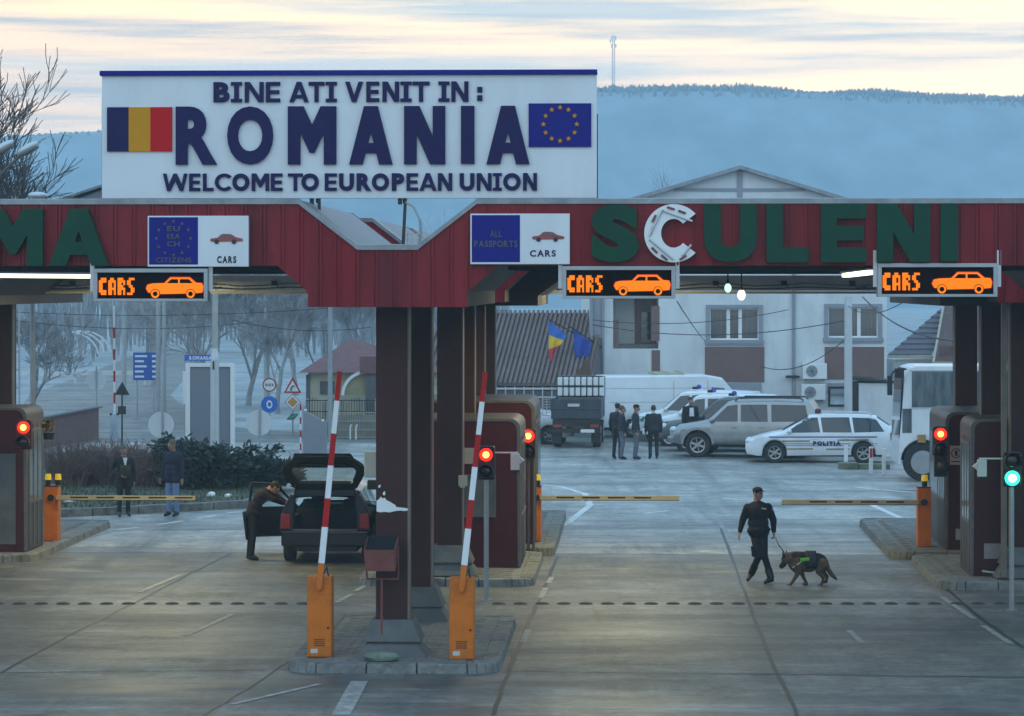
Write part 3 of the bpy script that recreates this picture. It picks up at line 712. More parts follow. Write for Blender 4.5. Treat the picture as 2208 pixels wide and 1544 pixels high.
# ================================================================ ISLANDS
M_pave = mat('paving_blocks', (.20,.19,.175), .8, var=.3, scale=6, bump=.5, bscale=14, stain=(.10,.10,.10), stain_amt=.6)
def rounded(u0, u1, v0, v1, rad, n=5, corners=(1,1,1,1)):
    pts = []
    for (cu, cv, a0, on) in ((u0,v0,PI,corners[0]),(u1,v0,1.5*PI,corners[1]),(u1,v1,0,corners[2]),(u0,v1,.5*PI,corners[3])):
        if not on: pts.append((cu,cv)); continue
        c = (cu+(rad if cu==u0 else -rad), cv+(rad if cv==v0 else -rad))
        for i in range(n+1):
            a = a0 + .5*PI*i/n; pts.append((c[0]+math.cos(a)*rad, c[1]+math.sin(a)*rad))
    return pts
def island(u0, u1, v0, v1, rad, h, kerb=.28, pave=True):
    o = rounded(u0,u1,v0,v1,rad); i = rounded(u0+kerb,u1-kerb,v0+kerb,v1-kerb,max(.05,rad-kerb*.8))
    n = len(o); mb = MB()
    # kerb stones: short blocks following the outline
    per = []; 
    for k in range(n):
        a, b = Vector(o[k]), Vector(o[(k+1)%n]); c, d = Vector(i[k]), Vector(i[(k+1)%n])
        ln = (b-a).length; m = max(1, round(ln/.62))
        for q in range(m):
            f0, f1 = (q+.012)/m, (q+.988)/m; dz = random.uniform(-.008,.008); 
            pa, pb, pc, pd = a.lerp(b,f0), a.lerp(b,f1), c.lerp(d,f1), c.lerp(d,f0)
            ins = .03
            top = [pa.lerp(pd,ins/ kerb), pb.lerp(pc,ins/kerb), pc, pd]
            vs = [(*pa,-.05),(*pb,-.05),(*pc,-.05),(*pd,-.05)] + [(*p,h+dz) for p in top]
            mb.add(vs, [(3,2,1,0),(4,5,6,7),(0,1,5,4),(1,2,6,5),(2,3,7,6),(3,0,4,7)])
    ob = struct('kerb', mb, M_kerb, bev=.02, rz=-TH)
    if pave:
        mb = MB(); mb.prism(i, -.05, h-.012, 'z'); 
        us = [p[0] for p in i]; vs_ = [p[1] for p in i]
        x = min(us)+.15; r_ = 0
        y = min(vs_)+.12
        while y < max(vs_)-.2 and (max(us)-min(us)) < 6:
            x = min(us)+.12+(r_%2)*.12
            while x < max(us)-.35:
                mb.box(x,y,h-.02,x+.225,y+.165,h-.003+random.uniform(-.003,.004)); x += .24
            y += .18; r_ += 1
        struct('pavement', mb, M_pave, rz=-TH)
island(-4.98,-1.93,42.2,48.7,.45,.14)
island(-5.1,-1.86,54.4,60.2,.4,.15)
island(-5.0,-1.66,60.6,71,.35,.17)
island(5.35,9.3,54.2,59.9,.5,.15)
island(5.0,9.3,60.2,69,.5,.17)
island(-16.2,-11.85,58.7,68,.6,.15)
island(6.75,10,43.9,50,.5,.14)

# ================================================================ BARRIERS
def barrier(x, yb, v, tilt, length, label, mode, side=1, w=.35, zi=.14, hgt=1.14):
    """mode 'up': striped boom raised;  'flat': cream boom lying level to side"""
    t = thing('boom_barrier', label, 'barrier', L((x-1375)*v/K, v, zi), -TH, 'orange boom barriers')
    mb = MB(); mb.box(-w/2,-.17,0,w/2,.17,hgt); part('cabinet', mb, M_orange, t, bev=.012)
    mb = MB(); mb.box(-w/2-.004,-.174,hgt-.012,w/2+.004,.174,hgt+.012); part('lid', mb, M_orange if mode=='up' else M_dark, t)
    if mode == 'up':
        mb = MB(); mb.box(-w/2+.02,-.176,.02,w/2-.02,-.168,hgt-.27); part('door', mb, M_orange, t, bev=.003); mb = MB(); mb.cyl((w/2-.05,-.185,.42),(w/2-.05,-.174,.42),.018,n=12); part('lock', mb, M_dark, t); mb = MB(); mb.box(-w/2+.05,-.180,.06,-w/2+.15,-.1755,.12); part('plate', mb, M_lgrey, t)
        for k_ in range(4): mb = MB(); mb.box(-.08,-.1795,.16+k_*.03,.08,-.1755,.172+k_*.03); part('vent_slot', mb, M_dark, t)
        mb = MB(); d = Vector((math.sin(tilt),0,math.cos(tilt))); p0 = Vector((-.0,-.20,hgt-.17))
        mb.bar(p0, p0+d*.42, .085, .05); mb.cyl(p0+Vector((0,-.035,.02)), p0+Vector((0,.03,.02)), .035); part('bracket', mb, M_orange, t, bev=.006)
        mb = MB(); a = .38; seg = [.52,.41,.47,.46,.47,.42]
        for k, s in enumerate(seg):
            mb.bar(p0+d*a+Vector((0,-.0,0)), p0+d*(a+s), .088-.004*k, .06-.003*k, k%2); a += s
        part('boom', mb, [M_barwht, M_barred], t)
        mb = MB(); mb.tube([(.12,-.05,hgt),(.10,-.12,hgt+.14),(.06,-.19,hgt+.05)], .012, 6); part('cable', mb, M_wire, t)
    else:
        mb = MB(); z = .90 if mode=='flat' else .9
        x0, x1 = (w/2-.02, length) if side > 0 else (-length, -w/2+.02)
        mb.box(x0,-.24,z-.05,x1,-.20,z+.05,0)
        n = 5; st = (length-.3)/n
        for k in range(n+1):
            a = (.42+k*st)*side; b = a+st*.68*side
            if abs(b) < length-.05: mb.box(min(a,b),-.2415,z-.006,max(a,b),-.2385,z+.026,1)
        mb.box(x0,-.243,z-.052,x1,-.198,z-.040,1)
        part('boom', mb, [M_cream, M_black], t)
        mb = MB(); mb.cyl((0,-.2,z),(0,-.16,z),.07); part('pivot', mb, M_dark, t)
        for dx in ((-.09,.12) if mode == 'flat2' else (.02,)):
            mb = MB(); mb.cyl((dx,0,hgt+.01),(dx,0,hgt+.12),.055,n=12); part('beacon_socket', mb, M_black, t)
            mb = MB(); mb.cyl((dx,0,hgt+.12),(dx,0,hgt+.24),.07,.06,n=12); part('beacon', mb, M_yel, t, smooth=50)
    return t
barrier(689.5,1417,43.1,R(5.4),3.15,'orange barrier box at the left of the paved island, striped boom raised','up')
barrier(996.5,1422,42.9,R(6.2),3.15,'orange barrier box at the right of the paved island, striped boom raised','up')
barrier(1157,1168,62.4,0,2.95,'orange barrier box behind the central booth, cream boom lowered to the right','flat',1,.20,.17,1.13)
barrier(1988,1178,61.4,0,2.88,'orange barrier box beside the right booths, cream boom lowered to the left','flat',-1,.27,.17,1.20)
barrier(105,1165,62.3,0,3.02,'orange barrier box beside the left booth with two yellow beacons, boom lowered','flat2',1,.29,.15,1.14)

# ================================================================ BOOTHS
M_pane = mat('booth_pane', (.10,.105,.11), .12, var=.3, spec=.8)
M_poster = mat('poster_grey', (.30,.27,.25), .6, var=.2)
def booth(u0, u1, v0, depth, z0, z1, label, win=None, rad=.28, extra=None, side='R'):
    t = thing('control_booth', label, 'booth', L((u0+u1)/2, v0, z0), -TH, 'red control booths')
    w = (u1-u0)/2; h = z1-z0
    def outline(g=0.0):
        pts = [(-w+g,0),(w-g,0)]
        for i in range(7):
            a = .5*PI*i/6; pts.append((w-g-rad+math.cos(a)*(rad-g*.4), h-g-rad+math.sin(a)*(rad-g*.4)+g*.4))
        for i in range(7):
            a = .5*PI+.5*PI*i/6; pts.append((-w+g+rad+math.cos(a)*(rad-g*.4), h-g-rad+math.sin(a)*(rad-g*.4)+g*.4))
        return pts
    mb = MB(); mb.prism(outline(.0), .03, depth, 'y'); part('shell', mb, M_shell, t, smooth=40)
    mb = MB(); mb.prism(outline(.05), 0, depth+.03, 'y'); part('end_wall', mb, M_redb, t)
    # silver trim frame round the front edge
    o, i = outline(0.0), outline(.05); n = len(o); mb = MB()
    for k in range(1, n-0):
        a, b, c, d = o[k], o[(k+1)%n], i[(k+1)%n], i[k]
        mb.add([(a[0],-.012,a[1]),(b[0],-.012,b[1]),(c[0],-.012,c[1]),(d[0],-.012,d[1]),(a[0],.04,a[1]),(b[0],.04,b[1])], [(0,1,2,3),(0,1,5,4)])
    part('trim', mb, M_alu, t, recalc=False)
    for s in (-1, 1):      # side windows with silver mullions
        mb = MB(); mb.box(s*w-.004,.25,1.0,s*w+.006,depth-.2,h-.5) ; wn = part('window', mb, M_pane, t)
        mb = MB()
        for y in (.2,.62,1.05,1.5): mb.box(s*w-.01,y,.05,s*w+.015,y+.06,h-.35)
        mb.box(s*w-.01,.2,.94,s*w+.0155,depth-.2,1.0); mb.box(s*w-.01,.2,h-.5,s*w+.0155,depth-.2,h-.44)
        part('mullion', mb, M_alu, t)
    if win:
        a, b, za, zb = win
        mb = MB(); mb.box(a,-.012,za,b,.0,zb); wn = part('window', mb, M_pane, t)
        mb = MB(); mb.box(a,-.022,za,a+.03,.0,zb); mb.box(b-.03,-.022,za,b,.0,zb); mb.box(a,-.0225,za,b,.0,za+.03); mb.box(a,-.0225,zb-.03,b,.0,zb); part('frame', mb, M_alu, wn)
    if extra: extra(t, w, h)
    return t
def ex_c(t, w, h):
    mb = MB(); mb.box(-w+1.55,-.02,1.95,-w+1.95,-.012,2.25); part('notice', mb, M_poster, t)
def ex_r(t, w, h):
    mb = MB(); mb.box(-w+.24,-.02,.32,-w+.55,-.012,.60); part('plate', mb, M_poster, t)
    mb = MB(); mb.tube([(-w+.2,-.05,.1),(-w+.6,-.06,.04),(-w+1.1,-.05,.10),(-w+1.4,-.03,.16)], .02, 6); part('hose', mb, M_lgrey, t)
def ex_r2(t, w, h):
    a = (2052-2040)/108.0 + .10 - w
    mb = MB(); mb.box(a-.125,-.02,1.70,a+.125,-.012,2.08); nt = part('notice', mb, mat('notice_pink',(.50,.36,.34),.6), t)
    mb = MB(); n = 20
    for k in range(n):
        q0, q1 = 2*PI*k/n, 2*PI*(k+1)/n; f = lambda q, r: (a+math.cos(q)*r, -.0225, 1.93+math.sin(q)*r)
        mb.add([f(q0,.10),f(q1,.10),f(q1,.082),f(q0,.082)],[(0,1,2,3)])
    mb.bar((a-.06,-.023,1.99),(a+.06,-.023,1.87),.012,.004); mb.cbox((a,-.0225,1.93),(.05,.004,.10)); mb.box(a-.10,-.0225,1.75,a+.10,-.021,1.775)
    part('symbol', mb, M_dark, nt, recalc=False)
    mb = MB(); mb.box(-w+.2,-.02,.2,-w+.5,-.012,.42); part('plate', mb, M_poster, t)
booth(-4.82,-2.20,56.6,2.6,.15,2.95,'red booth with rounded silver edge behind the central columns, lit red signal in front',(-.1,.85,.95,1.75),.19,ex_c)
booth(-4.75,-2.10,61.6,3.6,.17,3.10,'red booth farther back behind the central booth',None,.19)
booth(6.07,8.8,55.3,1.8,.15,3.02,'red booth with a grey window, nearest at the right edge',(-.72,.35,1.0,2.2),.18,ex_r)
booth(6.15,8.8,60.6,3.3,.17,2.92,'red booth with a round prohibition notice, behind the nearest right booth',None,.18,ex_r2)
booth(-15.2,-12.16,59.6,1.7,.15,3.02,'red booth at the left edge with a lit red signal',(.55,1.3,.15,1.95),.18)

# ================================================================ TRAFFIC LIGHTS
def visor(mb, c, r, dep=.14):
    n = 14; vs = []
    for i in range(n+1):
        a = -.18*PI + 1.36*PI*i/n
        for y, rr in ((0,r),(-dep,r*1.02)): vs.append((c[0]+math.cos(a)*rr, c[1]+y, c[2]+math.sin(a)*rr))
    mb.add(vs, [(2*i,2*i+2,2*i+3,2*i+1) for i in range(n)])
def signal(u, v, zc, lit, label, pole=None, r=.105, cam=0, zg=0, body_col=None, power=2.0):
    """two-lens signal, zc = centre of head"""
    t = thing('traffic_light', label, 'traffic light', L(u,v,zg), -TH, 'two-lens lane signals')
    z = zc-zg; hw, hh = .15, .29
    mb = MB(); mb.box(-hw,-.02,z-hh,hw,.18,z+hh); part('housing', mb, body_col or M_black, t, bev=.03)
    for k, zz in (('top', z+.145), ('low', z-.145)):
        on = (k=='top' and lit=='red') or (k=='low' and lit=='green')
        mb = MB(); mb.ell((0,-.02,zz),(r,.03,r),16,8)
        lens = part('lens', mb, (M_rl if lit=='red' else M_gl) if on else M_lensoff, t, smooth=60)
        if on:
            mb = MB(); mb.ell((0,-.045,zz),(r*.52,.03,r*.52),14,8); part('lamp', mb, M_rlc if lit=='red' else M_glc, lens, smooth=60)
            li = bpy.data.lights.new('signal_light','POINT'); li.energy = power; li.shadow_soft_size = .08
            li.color = (1,.03,.01) if lit=='red' else (.05,1,.6)
            lo = bpy.data.objects.new('signal_light', li); COL.objects.link(lo); lo.parent = t; lo.location = (0,-.22,zz)
        mb = MB(); visor(mb, (0,-.02,zz), r*1.1, .06 if on else .15); part('visor', mb, M_black, t, recalc=False)
    if pole:
        mb = MB(); mb.cyl((0,.08,.0),(0,.08,z-hh+.02),.042,n=12); mb.cyl((0,.08,0),(0,.08,.02),.10,n=12); part('pole', mb, M_grey, t, smooth=40)
    if cam:
        mb = MB(); mb.bar((cam*.10,.05,z+.18),(cam*.55,.05,z+.18),.03,.025); part('arm', mb, M_white, t)
        mb = MB(); x = cam*.50
        mb.box(x-.075,-.02,z-.12,x+.075,.1,z+.16); mb.prism([(x+cam*.075,z-.02),(x+cam*.075,z+.12),(x+cam*.16,z+.05)],0,.08,'y'); part('sensor_box', mb, M_white, t, bev=.005)
        mb = MB(); mb.box(x-.075,-.015,z-.16,x+.075,.09,z-.122); part('sensor_window', mb, M_black, t)
    return t
def uz(x, y, v): return (x-1375)*v/K, H+(HY-y)*v/K
v=52.0; u,z = uz(1048,999,v); signal(u,v,z,'red','lit red signal on a grey pole in front of the central booth',True,.112,1)
v=60.3; u,z = uz(1139,956,v); s_ = signal(u,v,z,'red','lit red signal mounted high at the corner of the rear central booth',None,.125,0)
mb = MB(); mb.cyl((.10,.14,.1),(.10,.14,z-.27),.03,n=10); mb.cyl((.0,.14,.1),(.0,.14,z-.27),.035,n=10); part('pole', mb, M_alu, s_)
v=58.8; u,z = uz(42,940,v); signal(u,v,z,'red','lit red signal in front of the left booth',None,.12,0, body_col=M_redb)
v=59.8; u,z = uz(2024,950,v); s2 = signal(u,v,z,'red','lit red signal in front of the rear right booth, above a black bell',None,.12,0)
mb = MB(); mb.ell((.05,-.05,z-.5),(.13,.12,.14),12,8); mb.box(-.12,-.02,z-.7,.12,.12,z-.28); part('bell', mb, M_black, s2, smooth=50)
v=50.8; u,z = uz(2177,1010,v); signal(u,v,z,'green','lit green signal on a slim pole at the right edge',True,.128,-1)

# ================================================================ LITTER BIN, STONE, POSTER SCRAPS
v=42.75; t = thing('litter_bin', 'rusty tilting litter bin on a thin post in front of the first column', 'litter bin', L((822-1375)*v/K, v, .14), -TH)
B = lambda x: (x-822)/152.0
bz = lambda y: H+(HY-y)/152.0-.14
mb = MB(); mb.cyl((0,0,.35),(0,0,bz(1250)),.016,n=8)
mb.tube([(B(790),0,bz(1250)),(B(858),0,bz(1250)),(B(858),0,bz(1180))],.013,8); mb.tube([(B(790),0,bz(1252)),(B(789),0,bz(1225))],.016,8); mb.tube([(B(858),0,bz(1250)),(B(789),0,bz(1250))],.013,8)
part('stand', mb, M_rust, t)
mb = MB(); a0, a1 = B(785), B(851)
tw = lambda x, y, z: (x, y, z)
zt, zm, zl = bz(1160), bz(1185), bz(1230)
f = [(a0+.03,.16,zt),(a1+.04,.16,zt),(a1,-.16,zm),(a0,-.16,zm)]; lo = [(a0+.02,.12,zl),(a1+.01,.12,zl),(a1+.01,-.12,zl-.01),(a0+.02,-.12,zl-.01)]
ins = [(p[0]+(.012 if i in (0,3) else -.012), p[1]*.9, p[2]) for i, p in enumerate(f)]; inl = [(p[0]*1.0+(.012 if i in (0,3) else -.012), p[1]*.9, p[2]+.02) for i, p in enumerate(lo)]
mb.add(f+lo+ins+inl, [(0,1,5,4),(1,2,6,5),(2,3,7,6),(3,0,4,7),(7,6,5,4),(8,9,13,12),(9,10,14,13),(10,11,15,14),(11,8,12,15),(12,13,14,15),(0,1,9,8),(1,2,10,9),(2,3,11,10),(3,0,8,11)])
part('bucket', mb, M_rust, t)
mb = MB(); mb.add([(q[0],q[1],q[2]+.002) for q in ins[:2]]+[(ins[2][0],-.10,zm-.02),(ins[3][0],-.10,zm-.02)],[(0,1,2,3)])
mb.box(a0+.035,.15,zm+.01,a1+.03,.17,zt); part('flap', mb, M_dark, t)
st = MB(); st.ell((0,0,0),(.26,.15,.10),10,6)
st.v = [(p[0]+random.uniform(-.012,.012), p[1], max(-.06, min(.07,p[2]))) for p in st.v]
o = part('paving_stone', st, mat('mossy_stone',(.17,.20,.15),.9,var=.35,scale=6,bump=.4), None, smooth=50, loc=L((822-1375)*42.55/K,42.55,.20), rz=-TH); tag(o,'loose mossy stone block lying against the foot of the first column','stone')
# torn white poster stuck on the first column (column front v = 43.1)
v=43.1
def scrap(pix, y0):
    mb = MB(); q = [((x-1375)*v/K, H+(HY-y)*v/K) for x, y in pix]; mb.prism(q, -.006, -.001, 'y'); return mb
mb = scrap([(811,1081),(817,1077),(820,1072),(824,1076),(828,1074),(833,1080),(840,1083),(846,1087),(852,1090),(853,1094),(860,1095),(868,1096),(877,1097),(880,1101),(872,1103),(863,1102),(852,1103),(840,1106),(828,1105),(819,1106),(811,1104)],v)
for pp in ([(815,1048),(820,1046),(819,1052),(815,1053)],[(826,1062),(829,1060),(830,1067),(827,1070),(824,1066)]):
    m2 = scrap(pp, v); mb.add(m2.v, m2.f)
o = part('torn_poster', mb, M_white, None, loc=L(0,v,0)-Vector((0,.001,0)), rz=-TH); tag(o,'torn remains of a white poster wrapped on the first column','poster')
mb = MB(); mb.box(-.21,-.10,-.19,.21,.0,.19); mb.box(-.13,-.14,-.25,.10,-.02,-.19)
o = part('junction_box', mb, M_cream, None, bev=.01, loc=L((998-1375)*54.85/K,54.85,H+(HY-1037)*54.85/K), rz=-TH); o.scale=(.38,.6,.5); tag(o,'small cream junction box on the third central column','junction box')
v=58.0; p=L((803-1375)*v/K,v,0); t = thing('ticket_post','pale blue ticket post showing left of the first column','ticket post',p,-TH)
mb = MB(); mb.box(-.16,-.1,1.75,.30,.1,2.25); part('head', mb, mat('pale_blue',(.42,.50,.58),.4), t, bev=.01)
mb = MB(); mb.box(-.10,-.08,1.52,.30,.08,1.70); mb.box(.10,-.05,0,.2,.05,1.55); part('stand', mb, M_black, t)
mb = MB(); mb.cyl((0,0,0),(0,0,.14),.10,.12,n=12); t = thing('flower_pot','black pot of dry flowers hung on the left booth corner','flower pot',L((97-1375)*60.2/K,60.2,H+(HY-950)*60.2/K),-TH); part('pot', mb, M_black, t)
mb = MB()
for k in range(60):
    a=random.uniform(0,6.3); r_=random.uniform(.02,.13); q=Vector((math.cos(a)*r_,math.sin(a)*r_,.15+random.uniform(.02,.25))); mb.cbox(q,(.05,.012,.05),rz=a,rx=random.uniform(-1,1))
part('plant', mb, mat('dry_flowers',(.16,.11,.05),.8,var=.6,scale=20), t)

# ================================================================ PEOPLE AND DOG  (voxel-joined, one continuous skin)
SKIN = mat('skin', (.36,.19,.135), .55, var=.1, scale=12)
def clothmat(n, c, rough=.85): return mat(n, c, rough, var=.22, scale=7, bump=.25, bscale=60)
class Fig:
    def __init__(s): s.p = []
    def cap(s, a, b, r0, r1, tag): s.p.append(('c', Vector(a), Vector(b), r0, r1, tag)); return s
    def ell(s, c, r, tag, Rm=None): s.p.append(('e', Vector(c), r, Rm if Rm is not None else Matrix.Identity(3), tag)); return s
    def build(s, name, mats, parent, vox=.011, smooth_it=4):
        mb = MB()
        for p in s.p:
            if p[0]=='c':
                _, a, b, r0, r1, tg = p
                mb.ell(a, r0, 14, 8); mb.ell(b, r1, 14, 8)
                if (b-a).length > 1e-4: mb.cyl(a, b, r0, r1, 14)
            else: mb.ell(p[1], p[2], 16, 10, Rm=p[3])
        me = mb.mesh('tmp', mats[0][1], None)
        ob = bpy.data.objects.new('tmp', me); COL.objects.link(ob)
        rm = ob.modifiers.new('r','REMESH'); rm.mode = 'VOXEL'; rm.voxel_size = vox
        sm = ob.modifiers.new('s','SMOOTH'); sm.factor = .5; sm.iterations = smooth_it
        dg = bpy.context.evaluated_depsgraph_get(); out = bpy.data.meshes.new_from_object(ob.evaluated_get(dg))
        bpy.data.objects.remove(ob); bpy.data.meshes.remove(me)
        n = len(out.polygons); ce = np.empty(n*3, np.float32); out.polygons.foreach_get('center', ce); ce = ce.reshape(-1,3)
        best = np.full(n, 1e9); idx = np.zeros(n, np.int32); order = [m[0] for m in mats]
        for p in s.p:
            if p[0]=='c':
                _, a, b, r0, r1, tg = p; a = np.array(a); d = np.array(b)-a; dd = max(1e-8, float(d@d))
                tt = np.clip(((ce-a)@d)/dd, 0, 1); dist = np.linalg.norm(ce-(a+tt[:,None]*d), axis=1) - (r0+(r1-r0)*tt)
            else:
                _, c, r, Rm, tg = p; r = (r,)*3 if not isinstance(r,(tuple,list)) else r
                q = (ce-np.array(c)) @ np.array(Rm); dist = (np.linalg.norm(q/np.array(r), axis=1)-1)*min(r)
            m = dist < best; best[m] = dist[m]; idx[m] = order.index(tg)
        out.materials.clear()
        for _, m in mats: out.materials.append(m)
        out.polygons.foreach_set('material_index', idx); out.shade_smooth(); out.name = name
        o = bpy.data.objects.new(name, out); COL.objects.link(o); o.parent = parent
        return o
def V3(*a): return Vector(a)
def person(label, loc, yaw, J=None, look=0.0, nod=0.0, top='jacket_black', top_c=(.012,.013,.018), leg='trousers_black', leg_c=(.012,.013,.02), shoe_c=(.012,.012,.012),
           hair_c=(.02,.016,.012), cap=None, coat=0.0, bulk=1.0, vox=.012, scale=1.0, group=None, grip=None, hem=True, hairless=False, vest=None, belly=0.0, collar=None, gloves=False):
    """faces -Y when yaw = 0. J overrides joints (metres, feet at z=0)."""
    t = thing('person', label, 'person', loc, yaw, group); t.scale = (scale,)*3
    D = dict(pel=(0,.0,.95), wai=(0,.0,1.10), che=(0,.01,1.29), nek=(0,.015,1.47), hed=(0,-.02,1.635),
        sl=(.185,.01,1.40), el=(.235,.03,1.13), wl=(.25,-.04,.88), sr=(-.185,.01,1.40), er=(-.235,.03,1.13), wr=(-.25,-.04,.88),
        hl=(.09,0,.92), kl=(.105,-.02,.50), al=(.11,.03,.09), tl=(.125,-.12,.035), hr=(-.09,0,.92), kr=(-.105,-.02,.50), ar=(-.11,.03,.09), tr=(-.125,-.12,.035))
    D.update(J or {}); D = {k: Vector(v) for k, v in D.items()}
    f = Fig(); b = bulk
    up = (D['nek']-D['pel']).normalized(); rt = (D['sl']-D['sr']).normalized(); fw = rt.cross(up).normalized(); rt = up.cross(fw)
    Rt = Matrix((rt, fw, up)).transposed()                          # columns: right, front(-), up
    f.ell(D['pel'], (.165*b,.125*b,.14), 'leg' if not coat else 'top', Rt)
    f.ell(D['wai'], (.16*b,.12*b+belly*.4,.17), 'top', Rt)
    if belly: f.ell(D['wai']+fw*(-.0)-Vector((0,belly,.03)), (.14,.10,.15), 'top', Rt)
    f.ell(D['che'], (.185*b,.125*b,.21), 'top', Rt)
    f.cap(D['sl']-up*.03, D['sr']-up*.03, .068*b, .068*b, 'top'); [f.cap(D['nek']-up*.035, D['s'+q], .058, .054*b, 'top') for q in 'lr']; f.cap(D['nek']-up*.03, D['nek']+up*.05, .062, .056, 'skin' if collar is None else 'collar')
    f.cap(D['che']+up*.10, D['nek']-up*.03, .10, .075, 'top')
    # coat skirt / jacket hem
    if hem: f.ell(D['pel']+up*.03, (.178*b,.138*b,.12), 'top', Rt)
    for s in ('l','r'):
        f.cap(D['s'+s], D['e'+s], .066*b, .054*b, 'top'); f.cap(D['e'+s], D['w'+s]+(D['e'+s]-D['w'+s]).normalized()*.015, .053*b, .043, 'top')
        f.cap(D['h'+s], D['k'+s], .094, .068, 'leg'); f.cap(D['k'+s], D['a'+s]+Vector((0,0,.02)), .066, .055, 'leg')
        if coat:
            f.cap(D['h'+s], D['h'+s].lerp(D['k'+s], coat), .115*b, .12*b, 'top')
        a, q = D['a'+s], D['t'+s]; f.cap(a+Vector((0,0,-.005)), a.lerp(q,.5)+Vector((0,0,.005)), .052, .048, 'shoe'); f.cap(a.lerp(q,.45), q, .045, .036, 'shoe')
        f.cap(a+(a-q).normalized()*.035+Vector((0,0,-.045)), q+Vector((0,0,.0)), .034, .034, 'shoe')
        # hand: palm, four fingers, thumb
        w = D['w'+s]; dr = (w-D['e'+s]).normalized()
        side = Vector((0,-1,0)); side = (side - dr*side.dot(dr)).normalized(); inn = dr.cross(side) * (1 if s=='l' else -1)
        ht = 'glove' if gloves else 'skin'
        f.cap(w, w+dr*.03, .028, .03, ht)
        pr = Matrix((side, inn, dr)).transposed(); f.ell(w+dr*.065, (.042,.019,.05), ht, pr)
        cl = 1.0 if grip == s else .45
        for k in range(4):
            base = w + dr*.10 + side*(.031-.0205*k); ln = (.042,.047,.044,.034)[k]
            p1 = base + (dr*math.cos(cl*.7)+inn*math.sin(cl*.7))*ln*.75; p2 = p1 + (dr*math.cos(cl*1.9)+inn*math.sin(cl*1.9))*ln*.7
            f.cap(base, p1, .0105, .0098, ht); f.cap(p1, p2, .0098, .0088, ht)
        tb = w + dr*.045 + side*.038; t1 = tb + (dr*.75+side*.6+inn*.25).normalized()*.04; t2 = t1 + (dr*.9+side*.1+inn*.4).normalized()*.03
        f.cap(tb, t1, .0135, .011, ht); f.cap(t1, t2, .011, .0095, ht)
    # head
    hc = D['hed']; Rh = Matrix.Rotation(look,3,'Z') @ Matrix.Rotation(nod,3,'X')
    hp = lambda x,y,z: hc + Rh @ Vector((x,y,z))
    f.cap(D['nek']+up*.02, hp(0,.02,-.05), .056, .056, 'skin')
    f.ell(hp(0,.01,.03), (.077,.095,.092), 'hair' if not hairless else 'skin', Rh); f.ell(hp(0,-.022,-.02), (.066,.078,.095), 'skin', Rh); f.ell(hp(0,-.045,-.085), (.043,.042,.035), 'skin', Rh)
    f.cap(hp(0,-.098,.0), hp(0,-.113,-.033), .011, .017, 'skin'); f.cap(hp(-.03,-.092,.018), hp(.03,-.092,.018), .012, .012, 'skin')
    f.cap(hp(-.02,-.098,-.064), hp(.02,-.098,-.064), .009, .009, 'lip')
    for s in (-1,1):
        f.ell(hp(s*.078,.005,-.008), (.012,.022,.032), 'skin', Rh); f.ell(hp(s*.03,-.094,.0), (.012,.008,.007), 'eye', Rh)
    mats = [('skin',SKIN),('top',clothmat(top,top_c)),('leg',clothmat(leg,leg_c)),('shoe',mat('shoe_leather_%d'%int(shoe_c[0]*1000),shoe_c,.4)),('hair',mat('hair_%d'%int(hair_c[0]*1000),hair_c,.7)),
            ('lip',mat('lip',(.25,.09,.075),.5)),('eye',mat('eye_dark',(.02,.015,.012),.2)),('glove',mat('glove_dark',(.03,.03,.02),.7))]
    if collar is not None: mats.append(('collar',clothmat('collar_%d'%int(collar[0]*100),collar)))
    o = f.build('body', mats, t, vox)
    if cap is not None:
        mb = MB(); mb.ell(hp(0,.008,.062), (.088,.104,.062), 16, 10, Rm=Rh)
        mb.v = [tuple(v) for v in mb.v]
        mb.cyl(hp(0,.008,.045), hp(0,.008,.075), .094, .092, 16)
        mb.add([hp(math.sin(a)*.082, -.075-math.cos(a)*r_, z_) for z_ in (.052,.045) for r_ in (.0,.085) for a in np.linspace(-1.35,1.35,9)],
               [(i,i+1,i+10,i+9) for i in range(8)]+[(18+i,18+i+9,18+i+10,18+i+1) for i in range(8)]+[(9+i,9+i+1,27+i+1,27+i) for i in range(8)])
        part('cap', mb, clothmat('cap_%d'%int(cap[0]*1000), cap), t, smooth=50)
    else:
        if not hairless:
            mb = MB(); mb.ell(hp(0,.018,.042), (.082,.092,.088), 16, 10, Rm=Rh); part('hair', mb, mat('hair_%d'%int(hair_c[0]*1000),hair_c,.7), t, smooth=60)
    return t, D, o
# -- the officer with the dog
oz = GZ(1257); po = G(1633,1257); po.z = .004
P_ = lambda x, y, d=0.0: Vector(((x-1633)/117.8*1.0, d, (1257-y)/117.8))
OJ = dict(pel=P_(1636,1147), wai=P_(1635,1128), che=P_(1634,1104), nek=P_(1632,1083)+Vector((0,.01,0)), hed=P_(1634,1064,-.02),
   sr=P_(1612,1095), er=P_(1602,1122,.06), wr=P_(1595.5,1147,.02), sl=P_(1656,1094), el=P_(1668,1122,.04), wl=P_(1668,1147,-.05),
   hr=P_(1628,1152), kr=P_(1634,1200,-.16), ar=P_(1622.5,1240,.24), tr=P_(1614,1252,.14), hl=P_(1645,1152), kl=P_(1647,1197,-.10), al=P_(1661,1246,-.16), tl=P_(1648,1253,-.24))
off, OD, ob_ = person('officer in black uniform and cap walking a dog on a leash', po, 0, OJ, look=.72, cap=(.012,.012,.014), vox=.0095, grip='l', bulk=1.22, top='uniform_jacket', top_c=(.0035,.004,.006), leg='uniform_trousers', leg_c=(.004,.0045,.007))
mb = MB(); c = P_(1620,1235,.25)
